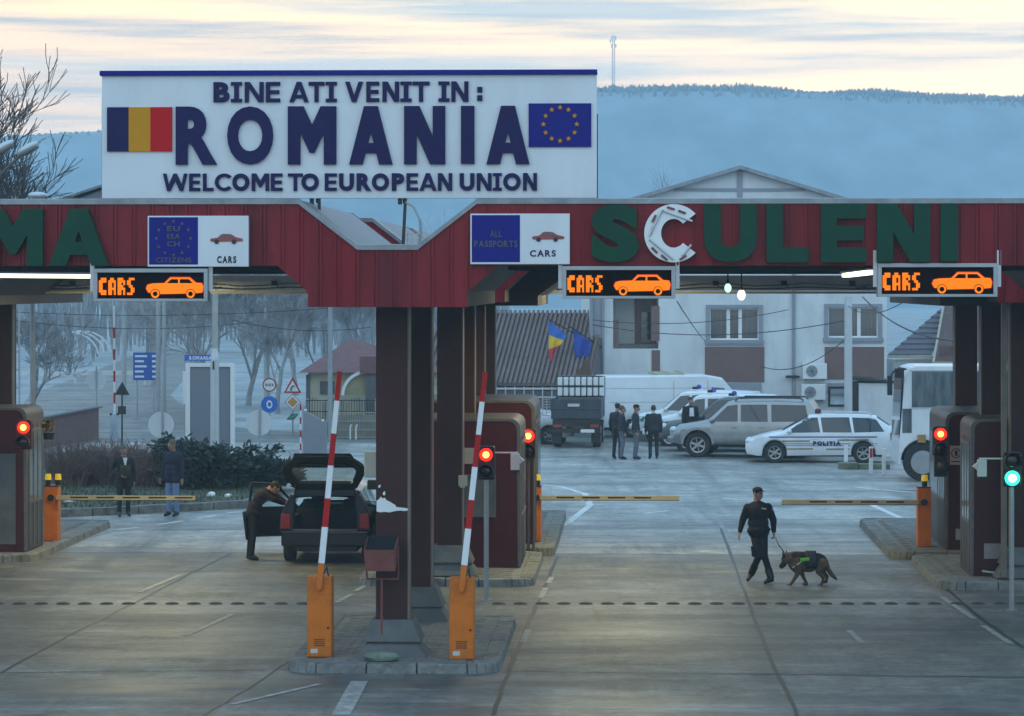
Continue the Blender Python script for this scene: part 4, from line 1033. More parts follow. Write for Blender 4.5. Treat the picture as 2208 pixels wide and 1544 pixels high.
# boots' shafts, trouser pocket, chest badge, belt
mb.cyl(OD['al']+Vector((0,0,.0)), OD['al'].lerp(OD['kl'],.42), .066, .072, 14); mb.cyl(OD['ar'], OD['ar'].lerp(OD['kr'],.42), .066, .072, 14); part('boots', mb, mat('boot_black',(.008,.008,.008),.35), off, smooth=50)
mb = MB(); mb.cbox(OD['che']+Vector((.10,-.155,.07)),(.09,.012,.025),ry=.15); part('badge', mb, M_cream, off)
mb = MB(); mb.cbox(OD['che']+Vector((.262,-.03,.06)),(.02,.06,.08)); part('arm_badge', mb, mat('badge_blue',(.10,.13,.30),.6), off)
mb = MB(); mb.cbox(OD['hr'].lerp(OD['kr'],.75)+Vector((-.085,-.01,0)),(.06,.15,.20),ry=-.1); part('thigh_pocket', mb, clothmat('uniform_trousers',(0,0,0)), off, bev=.02)

# -- the dog
dg_o = G(1742,1262); dg_o.z = .004
Q = lambda x, y, d=0.0: Vector(((x-1742)/117.0, d, (1264-y)/117.0))
d_ = thing('dog', 'tan and black shepherd dog in a green-marked harness walking on a leash', 'dog', dg_o, 0)
f = Fig()
tanm = mat('dog_tan', (.11,.065,.035), .9, var=.35, scale=18, bump=.4, bscale=90); blk = mat('dog_black', (.018,.014,.013), .9, var=.5, scale=20, bump=.4, bscale=90)
f.ell(Q(1722,1215),(.20,.125,.20),'tan'); f.ell(Q(1742,1212),(.22,.12,.165),'blk'); f.ell(Q(1762,1212),(.17,.11,.14),'blk'); f.ell(Q(1723,1224),(.13,.10,.16),'tan')
f.ell(Q(1742,1222),(.19,.10,.13),'tan')
f.cap(Q(1771,1211),Q(1745,1206),.10,.115,'blk'); f.cap(Q(1745,1205),Q(1714,1205),.105,.11,'blk')
f.cap(Q(1717,1210),Q(1700,1208),.125,.088,'tan'); f.cap(Q(1712,1202),Q(1698,1203),.085,.07,'tan')
f.ell(Q(1696,1209),(.095,.078,.085),'tan'); f.cap(Q(1692,1215),Q(1684.5,1224),.052,.034,'blk'); f.cap(Q(1693,1220),Q(1686,1227),.036,.024,'blk'); f.ell(Q(1682.5,1224),(.022,.02,.018),'blk')
for s, x in ((-1,1688.5),(1,1697.5)):
    f.cap(Q(x+1.5,1203,s*.045),Q(x,1196,s*.055),.026,.018,'blk'); f.cap(Q(x,1196,s*.055),Q(x-.7,1190.5,s*.06),.018,.006,'blk')
for s in (-1,1): f.ell(Q(1689.5,1211,s*.058),(.010,.008,.009),'eye')
# front legs: shoulder, elbow, wrist, paw
for (a,b,c,dd,s) in ((Q(1719,1222,-.07),Q(1721,1236,-.08),Q(1710,1254,-.08),Q(1703,1264.5,-.08),-1),(Q(1725,1222,.07),Q(1729,1237,.07),Q(1735,1252,.07),Q(1739,1263,.07),1)):
    f.cap(a,b,.082,.05,'tan'); f.cap(b,c,.046,.031,'tan'); f.cap(c,dd+Vector((.01,0,.02)),.031,.027,'tan'); f.cap(dd+Vector((.005,0,.008)),dd+Vector((-.05,0,.0)),.03,.024,'tan')
# hind legs: hip, knee (forward, high), hock (backward), paw
for (a,b,c,dd,s) in ((Q(1772,1218,-.07),Q(1764,1234,-.08),Q(1774.5,1248,-.08),Q(1769,1264.5,-.08),-1),(Q(1775,1218,.07),Q(1773,1236,.07),Q(1784,1247,.07),Q(1781,1259,.07),1)):
    f.cap(a,b,.105,.062,'tan'); f.cap(b,c,.054,.031,'tan'); f.cap(c,dd+Vector((.01,0,.02)),.029,.026,'tan'); f.cap(dd+Vector((.005,0,.008)),dd+Vector((-.05,0,.0)),.03,.024,'tan')
f.cap(Q(1778,1212),Q(1786,1232),.05,.045,'tan'); f.cap(Q(1786,1232),Q(1795,1244),.045,.042,'tan'); f.cap(Q(1795,1244),Q(1803,1252),.04,.018,'blk')
f.build('body', [('tan',tanm),('blk',blk),('eye',mat('eye_dark',(.02,.015,.012),.2))], d_, .0085, 3)
mb = MB(); mb.grid(lambda i,j: Q(1738+i*22,1196+j*30*(1), -.135*math.sin(max(.05,j)*PI*.62)-.0), 6, 8)
mb = MB()
mb.grid(lambda i,j: Q(1745,1212)+Vector((-.07+.19*i, -.142*math.sin(PI*(j*1.5-.75)), (.172*math.cos(PI*(j*1.5-.75))-.005))), 6, 16); hv = part('harness', mb, mat('harness_black',(.012,.012,.02),.7), d_, smooth=60, recalc=False)
md = hv.modifiers.new('sol','SOLIDIFY'); md.thickness = .015
mb = MB(); mb.grid(lambda i,j: Q(1735,1209,-.148)+Vector((-.09+.16*i, -.006-.01*math.sin(j*PI), -.03+.065*j+.012*i)), 4, 2); o = part('name_patch', mb, mat('patch_green',(.16,.52,.02),.5,var=.05), hv, recalc=False); o.modifiers.new('sol','SOLIDIFY').thickness=.012
mb = MB(); mb.tube([Q(1726,1213,-.135),Q(1718,1219,-.14),Q(1708,1226,-.10)],.009,6); part('strap', mb, M_lgrey, hv)
mb = MB(); mb.tube([OD['wl']+po-dg_o+Vector((.03,-.03,-.10)), Q(1679,1178,-.05), Q(1690,1192,-.03), Q(1698,1202,-.0)],.009,6)
o = part('leash', mb, M_dark, None, loc=dg_o); tag(o,'black leash running from the officer\'s hand to the dog','leash')

# -- man bending into the black car's open door
pb = G(545,1208); pb.z=.004
P_ = lambda x, y, d=0.0: Vector(((x-545)/110.0, d, (1208-y)/110.0))
BJ = dict(pel=P_(545,1106), wai=P_(550,1090), che=P_(563,1070), nek=P_(580,1056), hed=P_(594,1049,-.02),
   sr=P_(570,1062,-.17), er=P_(592,1074,-.22), wr=P_(614,1084,-.1), sl=P_(572,1060,.17), el=P_(598,1072,.2), wl=P_(616,1082,.12),
   hr=P_(546,1112,-.09), kr=P_(546,1160,-.11), ar=P_(543,1199,-.10), tr=P_(556,1204,-.12), hl=P_(548,1112,.09), kl=P_(540,1158,.10), al=P_(536,1199,.12), tl=P_(548,1204,.12))
bm_, BD, _ = person('man in a very dark red jacket bending into the open door of the black hatchback', pb, 0, BJ, look=-PI/2, nod=.4, top='jacket_dark_red', top_c=(.012,.0035,.0035), leg='trousers_charcoal', leg_c=(.008,.009,.012), vox=.011, bulk=1.12)
mb = MB(); mb.grid(lambda i,j: P_(548,1100)+Vector((-.20+.07*j-.03*math.sin(i*6), -.17+.34*i, -.02-.55*j)), 10, 4); o = part('coat_tail', mb, clothmat('coat_black',(.012,.012,.016)), bm_, recalc=False, smooth=60); o.modifiers.new('sol','SOLIDIFY').thickness=.03
# -- two men at the left kerb
p1 = G(267,1114); p1.z=.004
a_, AD, _ = person('stout man in open dark suit, hand on belly, left one of two at the kerb', p1, R(18), dict(er=(-.30,.10,1.14), wr=(-.10,-.20,1.02), el=(.25,.03,1.12), wl=(.25,-.02,.87)), look=.2, top='suit_dark', top_c=(.016,.016,.018), leg='trousers_black', coat=.32, bulk=1.10, scale=.955, belly=.07, collar=(.7,.72,.75), hair_c=(.10,.09,.08), vox=.0125)
mb = MB(); mb.add([(-.055,-.155,1.46),(.055,-.155,1.46),(.02,-.185,1.28),(-.02,-.185,1.28)],[(0,1,2,3)]); o = part('shirt_front', mb, mat('shirt_white',(.7,.72,.75),.7), a_, recalc=False); o.modifiers.new('sol','SOLIDIFY').thickness=.02
mb = MB(); mb.grid(lambda i,j: (-.13+.26*i, -.155-.075*math.sin(j*PI)-.02*math.sin(i*PI), 1.28-.33*j), 6, 6); o = part('pullover', mb, clothmat('pullover_olive',(.03,.035,.022)), a_, smooth=60, recalc=False); o.modifiers.new('sol','SOLIDIFY').thickness=.012
p2 = G(372,1114); p2.z=.004
person('man in a navy jacket and blue jeans, right one at the kerb', p2, R(-28), dict(al=(.10,.04,.09),tl=(.10,-.11,.035),wr=(-.27,-.06,.88),wl=(.28,-.02,.88)), look=-.25, top='jacket_navy', top_c=(.02,.02,.05), leg='jeans_blue', leg_c=(.17,.25,.46), coat=.12, bulk=1.14, scale=1.035, hair_c=(.12,.10,.085), vox=.0125)
# -- group of border guards by the parked cars
def guard(x, y, label, yaw, **kw):
    p = G(x,y); p.z = .004
    return person(label, p, yaw, vox=.014, group='border guards beside the parked cars', **kw)
guard(1331,990,'guard in black cap at the far left of the group by the grey car',R(150),cap=(.012,.013,.02),scale=1.0, top='jacket_black',leg='trousers_black',bulk=1.08)
guard(1341,991,'guard in grey trousers overlapping the leftmost one of the group',R(95),hair_c=(.08,.06,.045),scale=.96,top='jacket_guard',top_c=(.022,.024,.034),leg='trousers_grey',leg_c=(.13,.13,.16),bulk=1.08)
guard(1371,991,'lone middle guard in grey trousers and peaked cap, facing right',R(80),cap=(.012,.012,.014),scale=.985,top='jacket_guard',leg='trousers_grey',bulk=1.06)
guard(1409,990,'broad guard in dark jacket with a pale collar, seen from behind by the grey car',R(185),hair_c=(.045,.038,.03),scale=.965,top='jacket_guard',leg='trousers_black',bulk=1.25,collar=(.5,.52,.54))
pm = W(1489,985,98.5); pm.z = .004
pmn, _, _ = person('man in an open dark jacket and pale shirt standing among the parked patrol cars', pm, R(10), scale=1.03, top='jacket_black', vox=.014, bulk=1.05, collar=(.5,.52,.54))
mb = MB(); mb.add([(-.06,-.135,1.42),(.06,-.135,1.42),(.075,-.15,1.15),(-.075,-.15,1.15)],[(0,1,2,3)]); o = part('shirt_front', mb, mat('shirt_white',(.7,.72,.75),.7), pmn, recalc=False); o.modifiers.new('sol','SOLIDIFY').thickness=.02
# ================================================================ VEHICLES
M_autoglass = mat('auto_glass', (.012,.016,.02), .05, var=.3, spec=.9)
M_clearglass = glass('clear_auto_glass', (.72,.82,.78), .10)
def interp(keys, x):
    if x <= keys[0][0]: return keys[0][1]
    for (a,va),(b,vb) in zip(keys[:-1], keys[1:]):
        if a <= x <= b:
            t = (x-a)/(b-a) if b > a else 0; return va+(vb-va)*t
    return keys[-1][1]
class Shell:
    """car hull: x forward, y left, z up.  keys: zr roof/bonnet line, zs shoulder, w half width, wt half width at top, zb sill"""
    def __init__(s, L_, zr, zs, w, wt, zb, wheels, ra, zw): s.L=L_; s.zr=zr; s.zs=zs; s.w=w; s.wt=wt; s.zb=zb; s.wh=wheels; s.ra=ra; s.zw=zw
    def ring(s, x):
        zr, zs, w, wt, zb = (interp(k, x) for k in (s.zr, s.zs, s.w, s.wt, s.zb))
        for c in s.wh:
            if abs(x-c) < s.ra: zb = max(zb, s.zw+math.sqrt(s.ra**2-(x-c)**2))
        zs = min(zs, zr-.035); zb = min(zb, zs-.05); wt = min(wt, w-.02)
        m1 = zb+(zs-zb)*.22; m2 = zb+(zs-zb)*.62
        return [(w*.95,zb),(w,m1),(w*1.005,m2),(w*.975,zs),(wt+.02,zr-min(.06,(zr-zs)*.3)),(wt-.07,zr),(wt*.45,zr+.018),(0,zr+.024)]
    def xs(s):
        xs = set(np.round(np.linspace(-s.L/2, s.L/2, int(s.L/.07)),4).tolist())
        for c in s.wh:
            for k in range(-10,11): xs.add(round(c+s.ra*math.sin(k*PI/20)*.9999,4))
        for k in (s.zr, s.zs, s.w, s.wt):
            for a,_ in k:
                if -s.L/2 <= a <= s.L/2: xs.add(round(a,4))
        xs |= {-s.L/2, s.L/2}
        return sorted(xs)
    def side_y(s, x, z):
        r = s.ring(x)
        for (ya,za),(yb,zb) in zip(r[:5], r[1:6]):
            if za <= z <= zb: return ya+(yb-ya)*(z-za)/max(1e-6,zb-za)
        return r[0][0] if z < r[0][1] else r[5][0]
    def body(s, drop=None, cap_front=True, cap_rear=True):
        mb = MB(); xs = s.xs(); n = 15; vs = []
        for x in xs:
            r = s.ring(x); full = r + [(-y,z) for y,z in r[:-1]][::-1]
            vs += [(x,y,z) for y,z in full]
        fs = []
        for i in range(len(xs)-1):
            for j in range(n-1):
                if drop and drop((xs[i]+xs[i+1])/2, min(j, n-2-j)): continue
                fs.append((i*n+j,(i+1)*n+j,(i+1)*n+j+1,i*n+j+1))
        if cap_rear: fs.append(list(range(n)))
        if cap_front: fs.append(list(range((len(xs)-1)*n, len(xs)*n)))
        mb.add(vs, fs); return mb
    def patch(s, q, side, off=.006, n=8):
        """q: four (x,z) corners bl, br, tr, tl on the side"""
        mb = MB()
        def f(i, j):
            bx = q[0][0]+(q[1][0]-q[0][0])*i; bz = q[0][1]+(q[1][1]-q[0][1])*i
            tx = q[3][0]+(q[2][0]-q[3][0])*i; tz = q[3][1]+(q[2][1]-q[3][1])*i
            x = bx+(tx-bx)*j; z = bz+(tz-bz)*j
            return (x, side*(s.side_y(x,z)+off), z)
        return mb.grid(f, n, n)
    def top_patch(s, xa, xb, ka=.86, kb=.86, off=.012, n=8):
        mb = MB()
        def f(i, j):
            x = xa+(xb-xa)*i; zr = interp(s.zr,x); wt = interp(s.wt,x); k = ka+(kb-ka)*i; y = (2*j-1)*(wt)*k
            z = zr+.022*(1-(y/max(.01,wt))**2)
            dzdx = (interp(s.zr,x+.01)-interp(s.zr,x-.01))/.02; nl = math.hypot(1,dzdx)
            return (x-dzdx/nl*off, y, z+off/nl)
        return mb.grid(f, n, n)
def wheel(parent, x, y, r, w, side, spokes=5, rimm=None):
    mb = MB(); n = 28; prof = [(r*.62,-w/2),(r*.93,-w/2),(r,-w*.34),(r,w*.34),(r*.93,w/2),(r*.62,w/2)]
    vs = []
    for k in range(n):
        a = 2*PI*k/n
        for rr, yy in prof: vs.append((math.cos(a)*rr, yy, math.sin(a)*rr))
    m = len(prof); fs = [(k*m+j,((k+1)%n)*m+j,((k+1)%n)*m+(j+1)%m,k*m+(j+1)%m) for k in range(n) for j in range(m)]
    mb.add(vs, fs); t = part('wheel', mb, M_tyre, parent, smooth=40, loc=(x,y,r))
    mb = MB(); o = side*(w/2-.02)
    ringp = [(math.cos(2*PI*k/n), math.sin(2*PI*k/n)) for k in range(n)]
    vs = [(a*r*.64,o+side*.012,b*r*.64) for a,b in ringp]+[(a*r*.56,o+side*.004,b*r*.56) for a,b in ringp]+[(a*r*.54,o-side*.06,b*r*.54) for a,b in ringp]
    mb.add(vs, [(k,(k+1)%n,n+(k+1)%n,n+k) for k in range(n)]+[(n+k,n+(k+1)%n,2*n+(k+1)%n,2*n+k) for k in range(n)])
    for k in range(spokes):
        a = 2*PI*k/spokes+.3; mb.bar((math.cos(a)*r*.08,o,math.sin(a)*r*.08),(math.cos(a)*r*.58,o,math.sin(a)*r*.58),.02,r*.17)
    mb.cyl((0,o-side*.05,0),(0,o+side*.012,0),r*.15,n=14)
    part('rim', mb, rimm or M_rim, t, smooth=40)
    mb = MB(); mb.cyl((0,o-side*.10,0),(0,o-side*.07,0),r*.6,n=20); part('brake_disc', mb, M_dark, t)
    return t
def seam_door(t, sh, q, side, m, handle=True, off=.004, label=None):
    d = part('door', sh.patch(q, side, off, 10), m, t, smooth=60, recalc=False)
    if handle:
        x = q[0][0]+.14; z = max(q[2][1],q[3][1])-.14; mb = MB(); mb.cbox((x, side*(sh.side_y(x,z)+.02), z),(.17,.035,.03)); part('handle', mb, m, d, bev=.006)
    return d
def mirror(t, sh, x, z, side, m):
    mb = MB(); y = side*(sh.side_y(x,z)+.10); mb.ell((x,y,z+.05),(.07,.11,.08),10,6); mb.bar((x,side*sh.side_y(x,z),z),(x,y,z),.04,.04); part('mirror', mb, m, t, smooth=50)

# ---- police estate (faces the left of the photo)
def police_wagon():
    t = thing('police_car', 'white police estate car lettered POLITIA, parked nose to the left', 'police car', (0,0,0), R(180-6))
    Lc = 4.55
    sh = Shell(Lc, zr=[(-2.28,1.02),(-2.2,1.10),(-1.72,1.42),(-1.2,1.475),(-.2,1.49),(.30,1.44),(1.18,.97),(1.7,.86),(2.1,.74),(2.28,.62)],
        zs=[(-2.28,.93),(-1.8,.95),(1.1,.89),(1.9,.78),(2.28,.55)], w=[(-2.28,.72),(-2.1,.83),(-1.2,.88),(1.2,.88),(1.9,.83),(2.15,.72),(2.28,.60)], wt=[(-2.28,.66),(-1.7,.62),(.3,.62),(1.15,.72),(2.28,.55)],
        zb=[(-2.28,.38),(-1.9,.27),(1.9,.22),(2.28,.28)], wheels=(-1.33,1.37), ra=.37, zw=.33)
    part('body', sh.body(), M_carwhite, t, smooth=38)
    for s in (1,-1):
        for q in ([(-.02,.95),(1.02,.93),(.40,1.385),(.06,1.40)],[(-.98,.95),(-.10,.95),(-.03,1.40),(-.90,1.41)],[(-1.98,.98),(-1.06,.95),(-.99,1.405),(-1.70,1.38)]):
            part('window', sh.patch(q,s), M_autoglass, t, smooth=60, recalc=False)
        seam_door(t, sh, [(.02,.28),(1.00,.28),(1.0,.90),(.0,.90)], s, M_carwhite); seam_door(t, sh, [(-.93,.30),(-.02,.28),(-.05,.90),(-1.0,.92)], s, M_carwhite)
        mirror(t, sh, .92, .93, s, M_carwhite)
        for z,h in ((.80,.038),(.60,.022),(.545,.018)): 
            part('stripe', sh.patch([(-1.75,z),(1.55,z-.02),(1.55,z-.02+h),(-1.75,z+h)], s, .010, 24), mat('stripe_blue',(.05,.10,.28),.4), t, recalc=False)
        for a,b,z,h in ((.30,1.15,.655,.055),(-1.5,-.55,.70,.05),(.2,1.0,.42,.05),(-.9,-.2,.42,.05)):
            part('stripe', sh.patch([(a,z),(b,z-.01),(b,z-.01+h),(a,z+h)], s, .0095, 10), mat('stripe_gold',(.30,.24,.16),.4), t, recalc=False, label='gold stripe block')
    # lettering on the side that faces the camera (local +y)
    tx = MB(); word(tx, 'POLITIA', 0, .85, 0, .125, -.004, .006, .05)
    lo = part('lettering', tx, M_navy, t, loc=(.20, .905, .555)); lo.rotation_euler = (0,0,PI)
    part('windscreen', sh.top_patch(1.14,.36,.93,.88), M_autoglass, t, smooth=60, recalc=False)
    part('rear_window', sh.top_patch(-2.13,-1.75,.86,.86), M_autoglass, t, smooth=60, recalc=False)
    mb = MB(); mb.ell((2.16,.52,.66),(.13,.17,.08),12,8); mb.ell((2.16,-.52,.66),(.13,.17,.08),12,8); part('headlight', mb, M_clear, t, smooth=60)
    mb = MB(); mb.box(-2.27,.60,.72,-2.16,.81,.95); mb.box(-2.27,-.81,.72,-2.16,-.60,.95); part('tail_light', mb, M_redlamp, t, bev=.02)
    mb = MB(); mb.box(2.2,-.62,.27,2.30,.62,.40); mb.box(2.24,-.35,.52,2.30,.35,.62); mb.box(-2.31,-.7,.36,-2.2,.7,.46); part('bumper', mb, M_black, t, bev=.02)
    mb = MB(); 
    for s in (1,-1): mb.tube([(-1.6,s*.56,1.46),(-1.5,s*.57,1.52),(-.1,s*.57,1.54),(0,s*.56,1.50)],.018,6)
    part('roof_rail', mb, M_lgrey, t)
    mb = MB(); mb.cyl((.05,.1,1.50),(.05,.1,1.60),.10,.10,14); mb.ell((.05,.1,1.60),(.10,.10,.06),14,8); part('beacon', mb, mat('beacon_maroon',(.10,.018,.022),.2), t, smooth=50)
    for x in (-1.33,1.37):
        for s in (1,-1): wheel(t, x, s*.78, .325, .22, s, 6)
    mb = MB(); mb.box(-1.9,-.7,.2,1.9,.7,.4); part('underbody', mb, M_black, t)
    return t
pw = police_wagon(); p = W(1771,985,92.8); pw.location = (p.x, p.y+.5, 0)

# ---- four-wheel-drive cars
def offroad(label, paint, loc, yaw, Lc=4.7, beacon=None, stripe=None, long_roof=True, rails=True, name='offroad_car', cat='car', group=None, bonnet=None):
    t = thing(name, label, cat, loc, yaw, group); h = Lc/2
    sh = Shell(Lc, zr=[(-h,1.15),(-h+.12,1.5),(-h+.3,1.80),(-1.0,1.84),(.35,1.80),(.55,1.74),(1.18,1.17),(1.5,1.10),(h-.25,1.0),(h,.80)],
        zs=[(-h,1.08),(1.1,1.08),(1.6,1.00),(h,.74)], w=[(-h,.84),(-h+.2,.90),(1.3,.91),(h-.35,.88),(h-.12,.80),(h,.72)], wt=[(-h,.74),(-h+.3,.69),(.5,.69),(1.1,.80),(h,.66)],
        zb=[(-h,.55),(-h+.3,.45),(h-.4,.40),(h,.48)], wheels=(-h+.95,h-.92), ra=.46, zw=.40)
    part('body', sh.body(), paint, t, smooth=38)
    for s in (1,-1):
        for q in ([(.18,1.15),(1.02,1.14),(.52,1.64),(.20,1.68)],[(-.78,1.15),(.08,1.15),(.10,1.68),(-.74,1.69)],[(-h+.30,1.18),(-.90,1.15),(-.87,1.69),(-h+.42,1.68)]):
            part('window', sh.patch(q,s), M_autoglass, t, smooth=60, recalc=False)
        seam_door(t, sh, [(.14,.52),(1.02,.52),(1.05,1.11),(.13,1.11)], s, paint); seam_door(t, sh, [(-.72,.52),(.10,.52),(.09,1.11),(-.80,1.11)], s, paint)
        mirror(t, sh, 1.0, 1.13, s, paint)
        for c0 in (h-.92, -h+.95):
            mb = MB(); n = 14
            for k in range(n):
                a0, a1 = PI*k/n, PI*(k+1)/n; f = lambda a, r_: (c0+math.cos(a)*r_, s*(sh.side_y(c0,.9)+.015), .42+math.sin(a)*r_)
                g = lambda a, r_: (c0+math.cos(a)*r_, s*(sh.side_y(c0,.9)-.06), .42+math.sin(a)*r_)
                mb.add([f(a0,.46),f(a1,.46),f(a1,.54),f(a0,.54),g(a0,.54),g(a1,.54)],[(0,1,2,3),(3,2,5,4)])
            part('wheel_arch', mb, paint, t, recalc=False, smooth=50)
        mb = MB(); mb.box(-.9,s*.84 if s>0 else -.98,.40,.95,.98 if s>0 else -.84,.45); part('side_step', mb, M_dark, t, bev=.01)
        if stripe:
            part('stripe', sh.patch([(-h+.15,.78),(h-.3,.74),(h-.3,.92),(-h+.15,.98)], s, .008, 24), stripe, t, recalc=False, smooth=60)
    if bonnet: part('bonnet', sh.top_patch(h-.28,1.22,.80,.80,.008), bonnet, t, smooth=60, recalc=False)
    part('windscreen', sh.top_patch(1.16,.57,.90,.86), M_autoglass if not beacon else mat('sky_reflect_glass',(.20,.29,.28),.08,spec=1.0,var=.3,scale=2), t, smooth=60, recalc=False)  # patrol cars: sky reflection put into a pale glass colour
    for s in (1,-1):
        mb = MB(); mb.ell((h-.10,s*.60,.86),(.13,.18,.11),12,8); part('headlight', mb, M_clear, t, smooth=60)
    mb = MB(); mb.box(h-.1,-.36,.74,h+.03,.36,.98); part('grille', mb, M_dark, t, bev=.02)
    mb = MB(); 
    for z in (.80,.87,.93): mb.box(h+.031,-.34,z,h+.04,.34,z+.02)
    part('grille_bar', mb, M_lgrey, t)
    mb = MB(); mb.box(h-.2,-.80,.44,h+.08,.80,.66); part('bumper', mb, paint, t, bev=.05)
    mb = MB(); mb.box(h+.05,-.5,.46,h+.09,.5,.55); mb.ell((h+.05,.62,.53),(.05,.09,.07),10,6); mb.ell((h+.05,-.62,.53),(.05,.09,.07),10,6); part('air_intake', mb, M_black, t)
    mb = MB(); mb.box(-h+.2,-.72,.36,h-.2,.72,.55); part('underbody', mb, M_black, t)
    if rails:
        for s in (1,-1):
            mb = MB(); mb.tube([(-h+.5,s*.62,1.82),(-h+.6,s*.63,1.90),(.15,s*.63,1.90),(.3,s*.62,1.81)],.025,6); part('roof_rail', mb, M_dark, t)
    if beacon:
        mb = MB(); mb.box(.0,-.5,1.83,.22,.5,1.87); part('beacon_bar', mb, M_white, t)
        mb = MB(); mb.box(.02,.02,1.87,.20,.36,1.96); part('siren', mb, M_black, t, bev=.02)
        for y in (-.25,):
            mb = MB(); mb.cyl((.11,y,1.87),(.11,y,1.97),.09,.085,12); mb.ell((.11,y,1.97),(.085,.085,.05),12,6); part('beacon', mb, beacon, t, smooth=50)
    for x in (-h+.95,h-.92):
        for s in (1,-1): wheel(t, x, s*.80, .40, .25, s, 6)
    return t
M_beac = mat('beacon_blue', (.01,.03,.30), .15, emit=(.02,.06,.7), es=.25)
M_pgreen = mat('dark_green_grey', (.07,.085,.085), .3, var=.05); M_pblue = mat('stripe_patrol_blue', (.03,.06,.25), .3, var=.05); M_teal = mat('patrol_green', (.05,.19,.16), .3, var=.05)
p = W(1607,990,95.5); offroad('silver off-road car with alloy wheels and roof rails, nearest of the parked row', M_silver, (p.x+.12, p.y+.7, 0), R(180-13), 4.75)
p = W(1607,990,99.5); offroad('dark grey patrol car with blue beacon directly behind the silver off-road car', M_pgreen, (p.x-.30, p.y, -.05), R(180-14), 4.8, M_beac, rails=False, name='patrol_car', bonnet=M_silver)
p = W(1555,990,102.6); offroad('white patrol car with blue stripe and beacon, middle of the three patrol cars', M_carwhite, (p.x-.20, p.y, -.05), R(180-16), 4.6, M_beac, M_pblue, rails=False, name='patrol_car')
p = W(1525,990,105.8); offroad('white and green patrol car with blue beacon, next to the white van', M_carwhite, (p.x-.25, p.y, -.05), R(180-18), 4.6, M_beac, M_teal, rails=False, name='patrol_car')

# ---- white panel van (nose to the right)
def van():
    Lc = 5.5; h = Lc/2
    t = thing('panel_van', 'tall white panel van with windowless side, nose to the right', 'van', (0,0,0), R(8))
    sh = Shell(Lc, zr=[(-h,2.38),(-h+.06,2.46),(.9,2.48),(1.5,2.36),(2.25,1.38),(2.6,1.12),(h,.85)], zs=[(-h,1.25),(1.9,1.25),(h,.8)], w=[(-h,.96),(-h+.15,1.0),(1.9,1.0),(2.4,.95),(h,.78)],
        wt=[(-h,.90),(.9,.90),(1.5,.84),(2.2,.84),(h,.65)], zb=[(-h,.42),(h,.36)], wheels=(-1.65,1.85), ra=.42, zw=.35)
    part('body', sh.body(), M_carwhite, t, smooth=40)
    mb = MB()
    for s in (1,-1):
        for z in (.62,1.40,1.95): 
            m2 = sh.patch([(-h+.1,z),(1.2,z),(1.2,z+.018),(-h+.1,z+.018)], s, .006, 14); mb.add(m2.v,m2.f)
        for x in (-.25,.95):
            m2 = sh.patch([(x,.5),(x+.02,.5),(x+.02,2.25),(x,2.25)], s, .0065, 14); mb.add(m2.v,m2.f)
        part('window', sh.patch([(1.1,1.3),(2.0,1.3),(1.55,1.95),(1.1,2.0)], s), M_autoglass, t, smooth=60, recalc=False)
        seam_door(t, sh, [(1.02,.5),(1.9,.62),(1.95,1.27),(1.02,1.27)], s, M_carwhite); mirror(t, sh, 1.95, 1.35, s, M_black)
    part('seam', mb, M_grey, t, recalc=False)
    part('windscreen', sh.top_patch(2.22,1.55,.92,.88), M_autoglass, t, smooth=60, recalc=False)
    mb = MB(); mb.box(-h-.012,-.04,.6,-h,.04-.02,2.2); mb.box(-h-.03,-.95,.40,-h+.05,.95,.58); part('rear_bumper', mb, M_black, t)
    for s in (1,-1):
        mb = MB(); mb.box(-h-.02,s*.86-.06,.75,-h+.02,s*.86+.06,1.15); part('tail_light', mb, M_redlamp, t)
        mb = MB(); mb.ell((h-.15,s*.65,.88),(.14,.14,.14),10,8); part('headlight', mb, M_clear, t, smooth=50)
    mb = MB(); mb.box(-.9,-.5,2.49,.2,.5,2.56); 
    for x in (-.9,-.4,.1): mb.bar((x,-.7,2.60),(x,.7,2.60),.04,.03)
    part('roof_rack', mb, M_cream, t)
    for x in (-1.65,1.85):
        for s in (1,-1): wheel(t, x, s*.86, .35, .22, s, 5)
    mb = MB(); mb.box(-h+.1,-.8,.3,h-.3,.8,.5); part('underbody', mb, M_black, t)
    return t
vn = van(); p = W(1450,965,109.2); vn.location = (p.x+.12, p.y, 0); vn.scale = (1.04,.95,.90)

